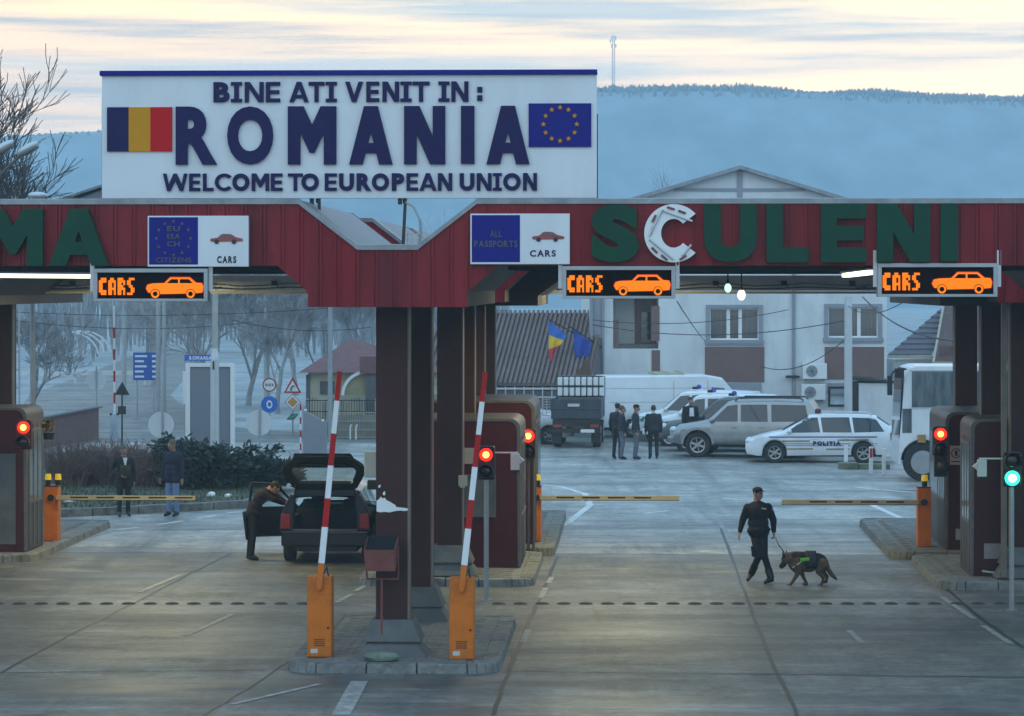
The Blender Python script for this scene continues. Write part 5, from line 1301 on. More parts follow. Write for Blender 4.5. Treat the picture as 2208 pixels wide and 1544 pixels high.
# ---- flatbed lorry seen from behind
def lorry():
    t = thing('flatbed_lorry', 'dark flatbed lorry seen from behind, rack of white containers behind its cab', 'lorry', (0,0,0), R(-4))
    g = mat('lorry_green', (.045,.055,.07), .55, var=.3)
    w = .84
    mb = MB(); mb.box(-w,0,.98,w,3.2,1.08); mb.box(-w,0,1.08,-w+.05,3.2,1.62); mb.box(w-.05,0,1.08,w,3.2,1.62); part('load_bed', mb, g, t, bev=.01)
    mb = MB(); mb.box(-w+.005,-.05,1.0,w-.005,-.002,1.66); 
    for x in (-w+.02,-.30,.26,w-.08): mb.box(x,-.085,1.0,x+.06,-.05,1.66)
    mb.box(-w+.01,-.08,1.31,w-.01,-.05,1.36); part('tailgate', mb, g, t, bev=.008)
    mb = MB(); mb.box(-.27,-.10,1.40,.12,-.086,1.50); part('badge', mb, M_lgrey, t)
    mb = MB()
    for k in range(7): mb.bar((-w-.30,.1+.0,1.1+k*.09),(-w-.02,.1,1.1+k*.09),.025,.025)
    for x in (-w-.30,-w-.15): mb.bar((x,.1,1.08),(x,.1,1.66),.03,.03)
    part('side_rack', mb, M_grey, t)
    mb = MB(); mb.box(-w+.04,2.9,1.62,w-.04,3.0,1.70); mb.box(-w+.04,2.9,2.26,w-.04,3.0,2.34)
    for k in range(9): mb.box(-w+.04+k*.205,2.88,1.62,-w+.065+k*.205,3.02,2.34)
    mb.box(-w+.04,2.905,1.96,w-.04,2.995,2.0); part('headboard', mb, g, t)
    ca = MB(); ca.box(-w+.02,3.15,.8,w-.02,4.5,2.30); part('cab', ca, M_carwhite, t, bev=.08)
    mb = MB()
    for k in range(8):
        for z in (1.66,2.02):
            mb.box(-w+.075+k*.205,2.70,z,-w+.235+k*.205,2.86,z+.28)
    part('white_container', mb, M_white, t, bev=.02)
    mb = MB(); mb.box(-w+.05,.02,.72,w-.05,.10,.97); mb.box(-w+.02,-.04,.52,w-.02,.06,.66); mb.box(-.35,.0,.5,-.28,4.3,.9); mb.box(.28,.0,.5,.35,4.3,.9); part('chassis', mb, M_dark, t)
    for s in (1,-1):
        mb = MB(); mb.box(s*.62-.14,-.06,.70,s*.62+.14,-.02,.80); part('tail_light', mb, mat('amber_red',(.30,.05,.02),.3), t)
        mb = MB(); mb.box(s*.66-.16,.25,.16,s*.66+.16,.30,.62); part('mudflap', mb, M_black, t)
        q = wheel(t, s*.66, .95, .44, .26, -s, 6); q.rotation_euler = (0,0,R(90))
        q = wheel(t, s*.66, 3.9, .44, .22, -s, 6); q.rotation_euler = (0,0,R(90))
    mb = MB(); mb.box(.16,-.075,.53,.62,-.045,.64); part('number_plate', mb, M_white, t)
    return t
lr = lorry(); p = W(1242,965,101.0); lr.location = (p.x, p.y, 0)

# ---- white saloon half hidden by the central booth
def saloon(label, paint, loc, yaw):
    Lc = 4.3; h = Lc/2; t = thing('parked_car', label, 'car', loc, yaw)
    sh = Shell(Lc, zr=[(-h,.80),(-h+.2,.98),(-1.35,1.05),(-.75,1.40),(0,1.45),(.5,1.40),(1.15,1.0),(1.5,.93),(h-.2,.78),(h,.62)], zs=[(-h,.76),(-1,.93),(1.1,.92),(h,.56)], w=[(-h,.70),(-1.6,.83),(1.5,.83),(h-.15,.74),(h,.62)],
        wt=[(-h,.62),(-.8,.60),(.5,.60),(1.15,.70),(h,.55)], zb=[(-h,.36),(-1.7,.25),(1.7,.22),(h,.28)], wheels=(-1.3,1.32), ra=.36, zw=.31)
    part('body', sh.body(), paint, t, smooth=38)
    for s in (1,-1):
        for q in ([(.06,.97),(1.0,.96),(.5,1.34),(.08,1.37)],[(-.98,.98),(-.02,.97),(0,1.37),(-.68,1.34)]): part('window', sh.patch(q,s), M_autoglass, t, smooth=60, recalc=False)
        seam_door(t, sh, [(.05,.28),(.95,.28),(1.0,.92),(.03,.92)], s, paint); seam_door(t, sh, [(-.85,.30),(.01,.28),(-.01,.92),(-.95,.92)], s, paint); mirror(t, sh, .9, .95, s, paint)
        mb = MB(); mb.ell((h-.12,s*.5,.66),(.12,.17,.09),10,8); part('headlight', mb, M_clear, t, smooth=50)
    part('windscreen', sh.top_patch(1.12,.54,.92,.88), M_autoglass, t, smooth=60, recalc=False); part('rear_window', sh.top_patch(-1.32,-.8,.9,.88), M_autoglass, t, smooth=60, recalc=False)
    mb = MB(); mb.box(h-.08,-.6,.27,h+.05,.6,.42); mb.box(-h-.04,-.66,.38,-h+.06,.66,.5); part('bumper', mb, M_black, t, bev=.03)
    for x in (-1.3,1.32):
        for s in (1,-1): wheel(t, x, s*.74, .31, .2, s, 6)
    return t
p = W(1125,958,104.0); saloon('white saloon car partly hidden behind the central booths', M_carwhite, (p.x-.45,p.y,0), R(5))
p = W(1100,958,109.5); saloon('second white car behind the white saloon, only its roof showing', M_carwhite, (p.x-.1,p.y,0), R(3))

# ---- white coach behind the right booths
def coach():
    t = thing('coach', 'white coach with tall side windows standing behind the right booths', 'coach', (0,0,0), R(-2))
    # local x along the coach, nose at x = 0 (left), side facing -y
    Lc = 9.5; w = 2.5; z0, z1 = .42, 3.22
    prof = [(0.0,z0+.15),(.0,1.1),(.10,2.0),(.18,z1-.35),(.32,z1-.05),(.55,z1),(Lc-.3,z1),(Lc,z1-.3),(Lc,z0),(1.06,z0)]
    arch = [(.56+math.cos(a)*.62*-1, max(z0,.56+math.sin(a)*.62)) for a in np.linspace(PI*.93,PI*.07,12)]
    c = .66
    arch = [(c+math.cos(a)*.60, .56+math.sin(a)*.60) for a in np.linspace(-.2,PI+.2,14)]
    prof = [(0,z0+.02),(.02,1.1),(.10,2.0),(.16,z1-.35),(.28,z1-.06),(.5,z1),(Lc-.3,z1),(Lc,z1-.3),(Lc,z0)] + arch
    mb = MB(); mb.prism(prof, 0, w, 'y'); part('body', mb, M_carwhite, t, bev=.05)
    mb = MB(); mb.box(.2,.1,z0+.1,2,w-.1,1.2); part('wheel_well', mb, M_black, t)
    # windows
    M_cw = mat('coach_glass', (.10,.12,.13), .05, var=.75, scale=2.2, stretch=(2.4,1,.35), spec=.9)
    for a,b in ((.36,1.9),(1.98,3.5),(3.58,5.1),(5.18,6.7),(6.78,8.3)):
        mb = MB(); mb.box(a,-.012,2.06,b,.0,3.06); part('window', mb, M_cw, t)
    mb = MB(); mb.box(.10,-.012,1.35,.36,.0,2.02); part('window', mb, M_cw, t, label='small window low in the coach corner')
    mb = MB(); mb.box(.30,-.02,2.02,8.3,-.001,2.055); mb.box(.3,-.02,3.07,8.3,-.001,3.10); part('window_trim', mb, M_lgrey, t)
    mb = MB(); mb.add([(.012,.1,1.2),(.012,w-.1,1.2),(.10,w-.1,2.95),(.10,.1,2.95)],[(0,1,2,3)]); part('windscreen', mb, M_cw, t, recalc=False)
    mb = MB(); mb.tube([(.2,-.03,3.12),(.0,-.14,3.16),(-.18,-.2,3.05),(-.26,-.22,2.9)],.03,8); mb.cbox((-.27,-.22,2.68),(.14,.10,.55)); mb.cbox((.06,-.16,3.02),(.14,.10,.28)); mb.cbox((-.07,-.16,3.02),(.12,.10,.26))
    part('mirror', mb, M_black, t, bev=.02)
    mb = MB(); mb.prism([(.86,1.32),(1.8,1.32),(1.8,.6),(1.34,.12),(1.0,.62)], -.05, -.005, 'y'); part('service_flap', mb, M_white, t)
    mb = MB(); mb.box(.52,-.09,1.08,.74,-.002,1.30); part('side_lamp', mb, mat('lamp_amber',(.35,.20,.06),.4), t)
    mb = MB(); mb.cyl((.66,-.03,.53),(.66,.34,.53),.53,n=32); wv = part('wheel', mb, M_tyre, t, bev=.03, smooth=40)
    mb = MB(); mb.cyl((.66,-.05,.53),(.66,.02,.53),.33,.31,24); 
    for k in range(10): mb.cyl((.66+math.cos(k*.628)*.22,-.07,.53+math.sin(k*.628)*.22),(.66+math.cos(k*.628)*.22,-.03,.53+math.sin(k*.628)*.22),.04,n=8)
    part('rim', mb, M_grey, wv, smooth=40)
    mb = MB(); mb.box(1.5,-.02,.32,8.2,.4,.9); part('skirt', mb, mat('coach_blue',(.02,.04,.20),.4), t)
    return t
co = coach(); p = W(1938,1030,84.0); co.location = (p.x, p.y, 0)
# ---- black hatchback with its tailgate and doors open
def hatch():
    Lc = 4.2; h = Lc/2
    t = thing('hatchback', 'black hatchback with raised tailgate and open left door, seen from behind', 'car', L(0,0,0), -TH+R(90))
    sh = Shell(Lc, zr=[(-h,1.30),(-h+.35,1.455),(-.9,1.50),(0,1.50),(.45,1.44),(1.15,1.0),(1.5,.93),(h-.2,.78),(h,.60)], zs=[(-h,.94),(1.1,.92),(h,.55)], w=[(-h,.84),(-h+.25,.87),(1.5,.86),(h-.15,.76),(h,.62)],
        wt=[(-h,.62),(-.8,.63),(.45,.62),(1.15,.74),(h,.55)], zb=[(-h,.42),(-h+.3,.30),(1.7,.22),(h,.28)], wheels=(-1.30,1.30), ra=.37, zw=.32)
    def drop(x, j):
        if j == 3 and -h+.55 < x < .98 and not (-.06 < x < .02 or -.98 < x < -.86): return True           # side windows
        if j >= 4 and .50 < x < 1.12: return True                                              # windscreen
        return False
    part('body', sh.body(drop, True, False), M_carblack, t, smooth=38, recalc=False)
    # rear frame: lower panel with bumper, pillars
    mb = MB(); mb.box(-h-.10,-.84,.36,-h+.10,.84,.66); mb.box(-h-.02,-.80,.64,-h+.08,.80,.70); part('bumper', mb, M_carblack, t, bev=.05)
    mb = MB(); mb.box(-h-.105,-.62,.665,-h+.0,.62,.685); part('sill_plate', mb, M_alu, t)
    mb = MB()
    for s in (1,-1):
        mb.prism([(s*.88,.66),(s*.60,.66),(s*.60,.95),(s*.575,1.34),(s*.60,1.34),(s*.66,1.38),(s*.86,.98)], -h-.03, -h+.12, 'x')
    mb.prism([(-.62,1.33),(.62,1.33),(.58,1.46),(-.58,1.46)], -h-.0, -h+.3, 'x'); part('rear_frame', mb, M_carblack, t, bev=.015)
    for s in (1,-1):
        mb = MB(); mb.prism([(s*.86,.70),(s*.66,.70),(s*.66,.98),(s*.84,1.0)], -h-.06, -h-.0, 'x'); part('tail_light', mb, M_redlamp, t, bev=.015)
    # interior
    cab = mat('cabin_fabric', (.03,.03,.032), .9, var=.2)
    mb = MB(); mb.box(-h+.05,-.74,.40,1.2,.74,.46); mb.box(-h+.05,-.76,.46,-.95,-.60,.92); mb.box(-h+.05,.60,.46,-.95,.76,.92); part('cabin_floor', mb, cab, t)
    mb = MB(); mb.box(-1.0,-.68,.44,-.82,.68,1.02); part('rear_seat', mb, cab, t, bev=.05)
    for s in (1,-1):
        mb = MB(); mb.box(.0,s*.36-.24,.44,.16,s*.36+.24,1.12); part('front_seat', mb, cab, t, bev=.05)
        mb = MB(); mb.box(.02,s*.36-.14,1.12,.12,s*.36+.14,1.34); part('headrest', mb, cab, t, bev=.04)
        mb = MB(); mb.box(-.97,s*.40-.16,1.02,-.86,s*.40+.16,1.20); part('headrest', mb, cab, t, bev=.04)
    mb = MB(); mb.box(.95,-.7,.5,1.3,.7,.98); part('dashboard', mb, M_black, t, bev=.03)
    mb = MB(); mb.cbox((.6,0,1.36),(.04,.22,.06)); part('inner_mirror', mb, M_black, t)
    part('windscreen', sh.top_patch(1.12,.50,.97,.97,.004), M_clearglass, t, smooth=60, recalc=False)
    for s in (1,-1):
        for q in ([(-.86,.97),(-.04,.97),(-.04,1.42),(-.86,1.42)],[(-h+.55,.98),(-.98,.97),(-.98,1.42),(-h+.62,1.40)]): part('window', sh.patch(q,s,.0), M_clearglass, t, smooth=60, recalc=False)
    # open tailgate: hinged on the roof edge, swung up and back
    piv = Vector((-h+.10,0,1.46)); ang = R(46)
    ex = Vector((-math.cos(ang),0,math.sin(ang))); ez = Vector((math.sin(ang),0,math.cos(ang)))
    def tg(a, y, n=0.0): return piv + ex*a + Vector((0,y,0)) + ez*n
    def hexo(k): return [(0.0,.52),(.10,.62),(.52,.80),(.70,.76),(.86,.60),(1.00,.54)] if k==0 else [(.20,.50),(.22,.53),(.52,.62),(.58,.61),(.64,.58),(.66,.50)]
    mb = MB(); O, I = hexo(0), hexo(1); O = O+[(a,-y) for a,y in O][::-1]; I = I+[(a,-y) for a,y in I][::-1]; n = len(O)
    vs = [tg(a,y,.04) for a,y in O]+[tg(a,y,.05) for a,y in I]+[tg(a,y,-.05) for a,y in O]+[tg(a,y,-.03) for a,y in I]
    fs = []
    for k in range(n):
        q = (k+1)%n; fs += [(k,q,n+q,n+k),(2*n+k,2*n+q,3*n+q,3*n+k),(k,q,2*n+q,2*n+k),(n+k,n+q,3*n+q,3*n+k)]
    mb.add(vs, fs); g = part('tailgate', mb, M_carblack, t, bev=.01)
    mb = MB(); mb.add([tg(a,y,.01) for a,y in I],[list(range(n))]); part('glass', mb, glass('tailgate_glass',(.88,.95,.88),.10), g, recalc=False)
    mb = MB(); mb.prism([(-.5,0),(.5,0),(.42,.05),(-.42,.05)],0,.03,'x'); mb.v=[tuple(tg(.70+v[2]*1.5,v[1],-.07+v[0])) for v in mb.v]; part('inner_trim', mb, M_black, g)
    for s in (1,-1):
        mb = MB(); mb.cyl(tg(.30,s*.56,-.05),(-h+.05,s*.60,1.02),.012,n=6); part('strut', mb, M_dark, g)
    # open left front door (local +y), a panel with a window frame, swung forward-out
    for s, op in ((1,R(68)),(-1,R(42))):
        dl = MB(); Lg = 1.05
        dl.box(-Lg,-.03,.0,0,.05,.62); d = part('door', dl, M_carblack, t, bev=.03, loc=(1.0,s*.86,.30)); d.rotation_euler=(0,0,-s*op)
        mb = MB(); mb.bar((-.02,0,.60),(-.50,0,1.08),.05,.05); mb.bar((-.50,0,1.08),(-.98,0,1.10),.05,.05); mb.bar((-.98,0,1.10),(-Lg+.03,0,.60),.05,.05); part('window_frame', mb, M_carblack, d)
        mb = MB(); mb.add([(-.06,0,.62),(-.50,0,1.07),(-.97,0,1.08),(-Lg+.05,0,.62)],[(0,1,2,3)]); part('window', mb, M_clearglass, d, recalc=False)
        mb = MB(); mb.ell((-.10,s*.16,.68),(.06,.12,.08),10,6); part('mirror', mb, M_carblack, d, smooth=50)
        mb = MB(); mb.cbox((-.9,s*.065,.5),(.16,.03,.03)); part('handle', mb, M_alu, d)
    for x in (-1.30,1.30):
        for s in (1,-1): wheel(t, x, s*.76, .32, .21, s, 5)
    mb = MB(); mb.box(-h+.1,-.6,.24,h-.3,.6,.42); mb.cyl((-h-.02,.5,.28),(-h+.3,.5,.28),.03); part('underbody', mb, M_black, t)
    mb = MB(); mb.ell((-1.55,.28,.50),(.10,.08,.06),10,6); part('cloth', mb, M_lgrey, t)
    return t
hb = hatch(); hb.location = L((699-1375)*58.7/K, 58.7+2.15, 0); hb.scale = (1.0,1.02,1.0)
# ================================================================ BUILDINGS AND BACKGROUND, RIGHT
M_wall = mat('white_render', (.70,.71,.71), .85, var=.09, scale=.6, stain=(.50,.49,.47), stain_amt=.7, stain_scale=.9, stretch=(1,1,.4))
M_brown = mat('brown_render', (.20,.12,.105), .85, var=.1)
M_surr = mat('grey_surround', (.30,.31,.34), .8, var=.08)
M_blind = mat('vertical_blind', (.14,.125,.12), .8, var=.6, scale=3, stretch=(14,1,.2))
M_tile = mat('roof_tile', (.13,.075,.065), .75, var=.25, scale=4)
M_tin = mat('corrugated_roof', (.16,.105,.095), .7, var=.25, scale=1.5)
ZB = 115.0; PB = PX(ZB)
wx = lambda x: (x-CX)/PB
wz = lambda y: H+(HY-y)/PB
t = thing('office_building', 'white two-storey office building with a pediment, brown panels and white windows', 'building', (0,ZB,0))
x0, x1 = wx(1272), wx(1912); xa = wx(1595); za = wz(357); ze = wz(453)
mb = MB()
# front wall built round its openings: balcony recess and windows are set into it
holes = [(wx(1322),wx(1420),wz(752),wz(640)),(wx(1531),wx(1636),wz(733),wz(664)),(wx(1786),wx(1893),wz(728),wz(662)),(wx(1790),wx(1830),wz(872),wz(838))]
xs = sorted({x0,x1}|{h[0] for h in holes}|{h[1] for h in holes}); zs = sorted({0,wz(600)}|{h[2] for h in holes}|{h[3] for h in holes})
for a,b in zip(xs[:-1],xs[1:]):
    for c,d in zip(zs[:-1],zs[1:]):
        if any(h[0]-.01<=a and b<=h[1]+.01 and h[2]-.01<=c and d<=h[3]+.01 for h in holes): continue
        mb.box(a,0,c,b,.35,d)
mb.box(x0,0,wz(600),x1,.35,ze); mb.box(x0,.35,0,x0+.3,14,ze); mb.box(x1-.3,.35,0,x1,14,ze); mb.box(x0+.3,13.7,0,x1-.3,14,ze)
part('wall', mb, M_wall, t)
mb = MB(); mb.prism([(x0,ze+.002),(x1,ze+.002),(xa,za-.12)],.05,.30,'y'); pdm = part('pediment', mb, mat('pediment_white',(.66,.67,.69),.6,var=.08,scale=1.5), t)
mb = MB(); mb.box(xa-.10,-.02,ze,xa+.10,.046,za-.2); mb.box(xa-2.5,-.01,wz(412),xa+2.5,.046,wz(406)); part('trim', mb, M_surr, pdm)
mb = MB(); ov = .35
for s, xe in ((-1,x0),(1,x1)):
    p0 = Vector((xa,0,za)); p1 = Vector((xe+s*ov,0,ze-ov*.31)); 
    mb.prism([(p0.x,p0.z),(p1.x,p1.z),(p1.x,p1.z-.14),(p0.x,p0.z-.15)],-.35,14.2,'y')
part('roof', mb, M_flash, t)
mb = MB(); mb.box(x0+.35,.4,3.0,x1-.35,13.6,3.2); part('floor_slab', mb, M_conc, t)
def bwindow(h, nl=3, blind=True):
    a,b,c,d = h
    mb = MB(); s_ = .16
    mb.box(a-s_,-.05,c,a,.0-.002,d+.12); mb.box(b,-.05,c,b+s_,-.002,d+.12); mb.box(a,-.05,d,b,-.002,d+.12); mb.box(a-s_-.04,-.09,c-.14,b+s_+.04,-.002,c-.001); mb.box(a-s_-.02,-.07,c-.20,b+s_+.02,-.002,c-.142)
    sr = part('window_surround', mb, M_surr, t)
    mb = MB(); mb.box(a,.10,c,b,.14,c+.06); mb.box(a,.10,d-.06,b,.14,d); w = (b-a)
    cuts = [a, a+w*.36, a+w*.64, b]
    for k, q in enumerate(cuts): mb.box(max(a,q-.035),.098,c+.06,min(b,q+.035),.142,d-.06)
    mb.box(cuts[1]+.035,.09,c+.06,cuts[1]+.10,.14,d-.06); mb.box(cuts[2]-.10,.09,c+.06,cuts[2]-.035,.14,d-.06)
    w_ = part('window', mb, M_white, t)
    mb = MB(); mb.box(a,.15,c,b,.155,d); part('pane', mb, mat('office_glass',(.07,.065,.065),.08,var=.5,scale=3,stretch=(9,1,.3),spec=.9), w_)
bwindow(holes[1]); bwindow(holes[2]); 
mb = MB(); a,b,c,d = holes[3]; mb.box(a,.1,c,b,.12,d); part('window', mb, mat('bright_pane',(.55,.62,.68),.2), t, label='small bright window near the ground'); 
mb = MB(); mb.box(a-.08,-.04,c-.08,a,-.002,d+.08); mb.box(b,-.04,c-.08,b+.08,-.002,d+.08); mb.box(a,-.04,d,b,-.002,d+.08); mb.box(a,-.04,c-.08,b,-.002,c); part('window_frame', mb, M_dark, t)
for a,b,c,d in ((1520,1648,824,748),(1778,1906,818,748)):
    mb = MB(); mb.box(wx(a),-.03,wz(c),wx(b),-.002,wz(d)); part('wall_panel', mb, M_brown, t)
    mb = MB(); mb.box(wx(a)+.1,-.028,wz(850),wx(b)-.1,-.003,wz(826)); mb.box(wx(a)+.6,-.04,wz(848),wx(b)-.5,-.029,wz(838)); part('basement_vent', mb, M_surr, t)
# balcony recess with its door, drain pipe and pillar
a,b,c,d = holes[0]
mb = MB(); mb.box(a-.1,1.8,c-.1,b+.1,1.9,d+.1); mb.box(a-.1,.35,c-.1,a-.002,1.8,d+.1); mb.box(b+.002,.35,c-.1,b+.1,1.8,d+.1); mb.box(a,.35,c-.1,b,1.8,c-.002); part('balcony', mb, M_wall, t)
mb = MB(); mb.box(a+.9,1.7,c,b-.02,1.79,d); part('balcony_door', mb, M_brown, t); mb = MB(); mb.box(a+1.15,1.66,c+.2,b-.2,1.695,d-.6); part('pane', mb, M_winglass, t)
mb = MB(); mb.box(a,.2,c,a+.22,.5,c+1.1); part('parapet', mb, M_brown, t)
mb = MB(); mb.box(wx(1405),-.03,wz(800),wx(1423),-.002,wz(755)); mb.box(wx(1404),-.03,wz(735),wx(1422),-.002,wz(660)); part('wall_panel', mb, M_brown, t)
mb = MB(); mb.box(wx(1272),-.06,0,wx(1302),-.002,wz(620)); part('pillar', mb, M_surr, t)
mb = MB(); mb.cyl((wx(1275),-.14,0),(wx(1275),-.14,7.5),.07,n=10); mb.cyl((wx(1711),-.10,0),(wx(1711),-.10,7.5),.065,n=10); mb.cyl((wx(1300),-.12,0),(wx(1300),-.12,7.5),.05,n=10)
part('downpipe', mb, M_surr, t, smooth=40)
def aircon(x, y, label):
    q = thing('air_conditioner', label, 'air conditioner', (wx(x),ZB-.02,wz(y)), 0, 'air conditioners on the office wall')
    mb = MB(); mb.box(-.46,-.36,-.30,.46,-.04,.30); part('housing', mb, M_white, q, bev=.02)
    mb = MB(); mb.cyl((-.12,-.375,0),(-.12,-.36,0),.22,n=24); f = part('fan_grille', mb, M_surr, q)
    mb = MB(); 
    for k in range(6): mb.bar((-.12,-.38,0),(-.12+math.cos(k*1.05)*.2,-.38,math.sin(k*1.05)*.2),.02,.01)
    part('blade', mb, M_dark, f)
    mb = MB(); 
    for s in (-.35,.35): mb.bar((s,-.34,-.32),(s,.0,-.32),.04,.03)
    part('bracket', mb, M_dark, q)
aircon(1755,800,'upper air conditioner on the white office wall'); aircon(1752,845,'lower air conditioner on the white office wall')
mb = MB(); mb.cbox((0,0,0),(.5,.12,.1)); mb.bar((0,0,0),(.3,.1,0),.05,.05); o = part('wall_lamp', mb, M_dark, None, loc=(wx(1707),ZB-.2,wz(812))); tag(o,'small dark lamp beside the downpipe left of the air conditioners','lamp')

# corrugated-roofed shed at the left of the offices, with railing
t = thing('shed', 'long shed with a big brown corrugated roof beside the white offices', 'building', (0,ZB-3,0))
P3 = PX(ZB-3); sx_ = lambda x: (x-CX)/P3; sz_ = lambda y: H+(HY-y)/P3
mb = MB(); u = sx_(900); e = sx_(1272)
zl, zh = sz_(832), sz_(677)
n = 36
for k in range(n):
    a = u+(e-u)*k/n; b = u+(e-u)*(k+.55)/n; c = u+(e-u)*(k+1)/n; dx=.75
    mb.add([(a,0,zl),(b,0,zl),(b+dx,4.5,zh),(a+dx,4.5,zh),(b,.0,zl+.12),(a,0,zl+.12),(b+dx,4.5,zh+.12),(a+dx,4.5,zh+.12),(c,0,zl),(c+dx,4.5,zh)],[(4,5,7,6),(1,4,6,2),(0,5,7,3),(1,8,9,2),(0,1,4,5)])
part('roof', mb, M_tin, t, recalc=False)
mb = MB(); mb.box(u,.4,0,e,.6,zl-.05); mb.box(u+.75,4.3,0,e+.5,4.6,zh); part('wall', mb, M_conc, t)
mb = MB(); mb.prism([(sx_(1218),zl-.05),(sx_(1272),zl-.05),(sx_(1272),sz_(766))],-.25,-.12,'y'); part('gable_board', mb, mat('gable_brown',(.13,.075,.05),.8), t)
t = thing('railing', 'pale pipe railing in front of the corrugated-roofed shed', 'railing', (0,109,0))
P4 = PX(109); r4 = lambda x: (x-CX)/P4; z4 = lambda y: H+(HY-y)/P4
mb = MB(); mb.box(r4(1000),0,z4(840),r4(1200),.05,z4(836)); mb.box(r4(1000),0,z4(858),r4(1200),.05,z4(855))
part('rail', mb, M_lgrey, t); 
for x in range(1010,1201,20):
    mb = MB(); mb.bar((r4(x),0.06,0),(r4(x),.06,z4(834)),.04,.04); part('post', mb, M_lgrey, t)
mb = MB(); mb.box(r4(1000),.12,0,r4(1200),.25,z4(845)); part('low_wall', mb, M_conc, t)
# flags on the wall
def flag(pole_a, pole_b, quad, cols, label, yo):
    q = thing('flag', label, 'flag', (wx(pole_b[0]),ZB-yo,wz(pole_b[1])))
    o = Vector((wx(pole_b[0]),0,wz(pole_b[1])))
    V = lambda p, d=0: Vector((wx(p[0]),d,wz(p[1])))-o
    mb = MB(); mb.cyl(V(pole_a,0), V(pole_b,yo-.05), .02, n=8); part('pole', mb, M_dark, q)
    n = len(cols)
    mb = MB(); nu, nv = 9*n//n*3, 12
    A,B_,C_,D_ = [V(p) for p in quad]     # top-left(hoist far end), top-right(hoist near), bottom right, bottom left
    vs=[]; fs=[]; mi=[]
    for i in range(nu+1):
        for j in range(nv+1):
            s, r_ = i/nu, j/nv
            p = A.lerp(B_,r_).lerp(D_.lerp(C_,r_), s); p.y += .10*math.sin(r_*9+s*3)*s**.6
            p.x += .03*math.sin(s*7+r_*4)*s
            vs.append(p)
    for i in range(nu):
        for j in range(nv): 
            mb.add([], [], 0)
            fs.append((i*(nv+1)+j,(i+1)*(nv+1)+j,(i+1)*(nv+1)+j+1,i*(nv+1)+j+1)); mi.append(min(n-1,int((i+.5)/nu*n)))
    mb.v=[tuple(v) for v in vs]; mb.f=[list(f) for f in fs]; mb.mi=mi
    part('cloth', mb, cols, q, recalc=False, smooth=60)
    return q
flag((1182,688),(1282,742),[(1181,690),(1221,722),(1198,752),(1184,782)],[mat('flag_sky_blue',(.04,.15,.52),.7),mat('flag_bright_yellow',(.75,.52,.02),.7),mat('flag_bright_red',(.58,.04,.07),.7)],'blue, yellow and red flag hanging from a slanted pole by the offices',1.6)
flag((1225,702),(1300,750),[(1234,708),(1273,737),(1268,768),(1238,768)],[mat('flag_deep_blue',(.02,.06,.36),.7)]*3,'plain dark blue flag next to the striped flag',1.4)

# tiled house and white container at the right
t = thing('tiled_house', 'house with brown and blue-grey tiled roofs behind the coach', 'building', (0,118,0)); P5 = PX(118); hx = lambda x:(x-CX)/P5; hz = lambda y: H+(HY-y)/P5
mb = MB(); mb.prism([(hx(1915),hz(768)),(hx(2130),hz(768)),(hx(2140),hz(640)),(hx(2080),hz(655))],0,.01,'y'); 
mb = MB(); nrow = 9
for k in range(nrow):
    f0, f1 = k/nrow, (k+1)/nrow
    A0 = Vector((hx(1915),0,hz(766))).lerp(Vector((hx(2060),3.5,hz(665))),f0); A1 = Vector((hx(1915),0,hz(766))).lerp(Vector((hx(2060),3.5,hz(665))),f1)
    B0 = Vector((hx(2010),0,hz(766))).lerp(Vector((hx(2075),3.5,hz(665))),f0); B1 = Vector((hx(2010),0,hz(766))).lerp(Vector((hx(2075),3.5,hz(665))),f1)
    dz = Vector((0,0,.06)); mb.add([A0+dz,B0+dz,B1,A1,A0,B0],[(0,1,2,3),(4,5,1,0)])
part('roof', mb, mat('roof_tile_blue',(.13,.115,.135),.6,var=.25,scale=5), t, recalc=False)
mb = MB(); mb.add([(hx(2000),-1.2,hz(780)),(hx(2300),-1.2,hz(780)),(hx(2300),3,hz(640)),(hx(2058),3,hz(655))],[(0,1,2,3)]); mb.box(hx(2020),-.8,hz(772),hx(2060),-.7,hz(745)); part('roof', mb, M_tile, t, recalc=False, label='larger plain brown roof slope')
mb = MB(); mb.bar((hx(2003),-1.22,hz(781)),(hx(2059),2.98,hz(654)),.09,.06); mb.bar((hx(2000),-1.25,hz(781)),(hx(2300),-1.25,hz(781)),.06,.10); mb.bar((hx(1913),-.03,hz(769)),(hx(2012),-.03,hz(770)),.08,.12); part('roof_edge', mb, M_cream, t)
mb = MB(); mb.box(hx(1930),.3,0,hz(0)*0+hx(2300),6,hz(776)); part('wall', mb, M_wall, t)
t = thing('white_cabin', 'plain white cabin with a dark lean-to roof edge behind the police car', 'building', (0,111,0)); P6 = PX(111); hx = lambda x:(x-CX)/P6; hz = lambda y: H+(HY-y)/P6
mb = MB(); mb.box(hx(1852),0,0,hx(1945),2.6,hz(826)); part('wall', mb, M_wall, t)
mb = MB(); mb.prism([(hx(1836),hz(814)),(hx(1950),hz(822)),(hx(1950),hz(826)),(hx(1836),hz(820))],-.15,2.7,'y'); part('roof', mb, M_dark, t)
mb = MB(); mb.prism([(hx(1838),0),(hx(1853),0),(hx(1853),hz(822)),(hx(1838),hz(820)),(hx(1853),hz(862))],.05,.1,'y'); mb=MB(); mb.box(hx(1838),.1,0,hx(1852)-.005,.2,hz(822)); part('side_panel', mb, M_dark, t)
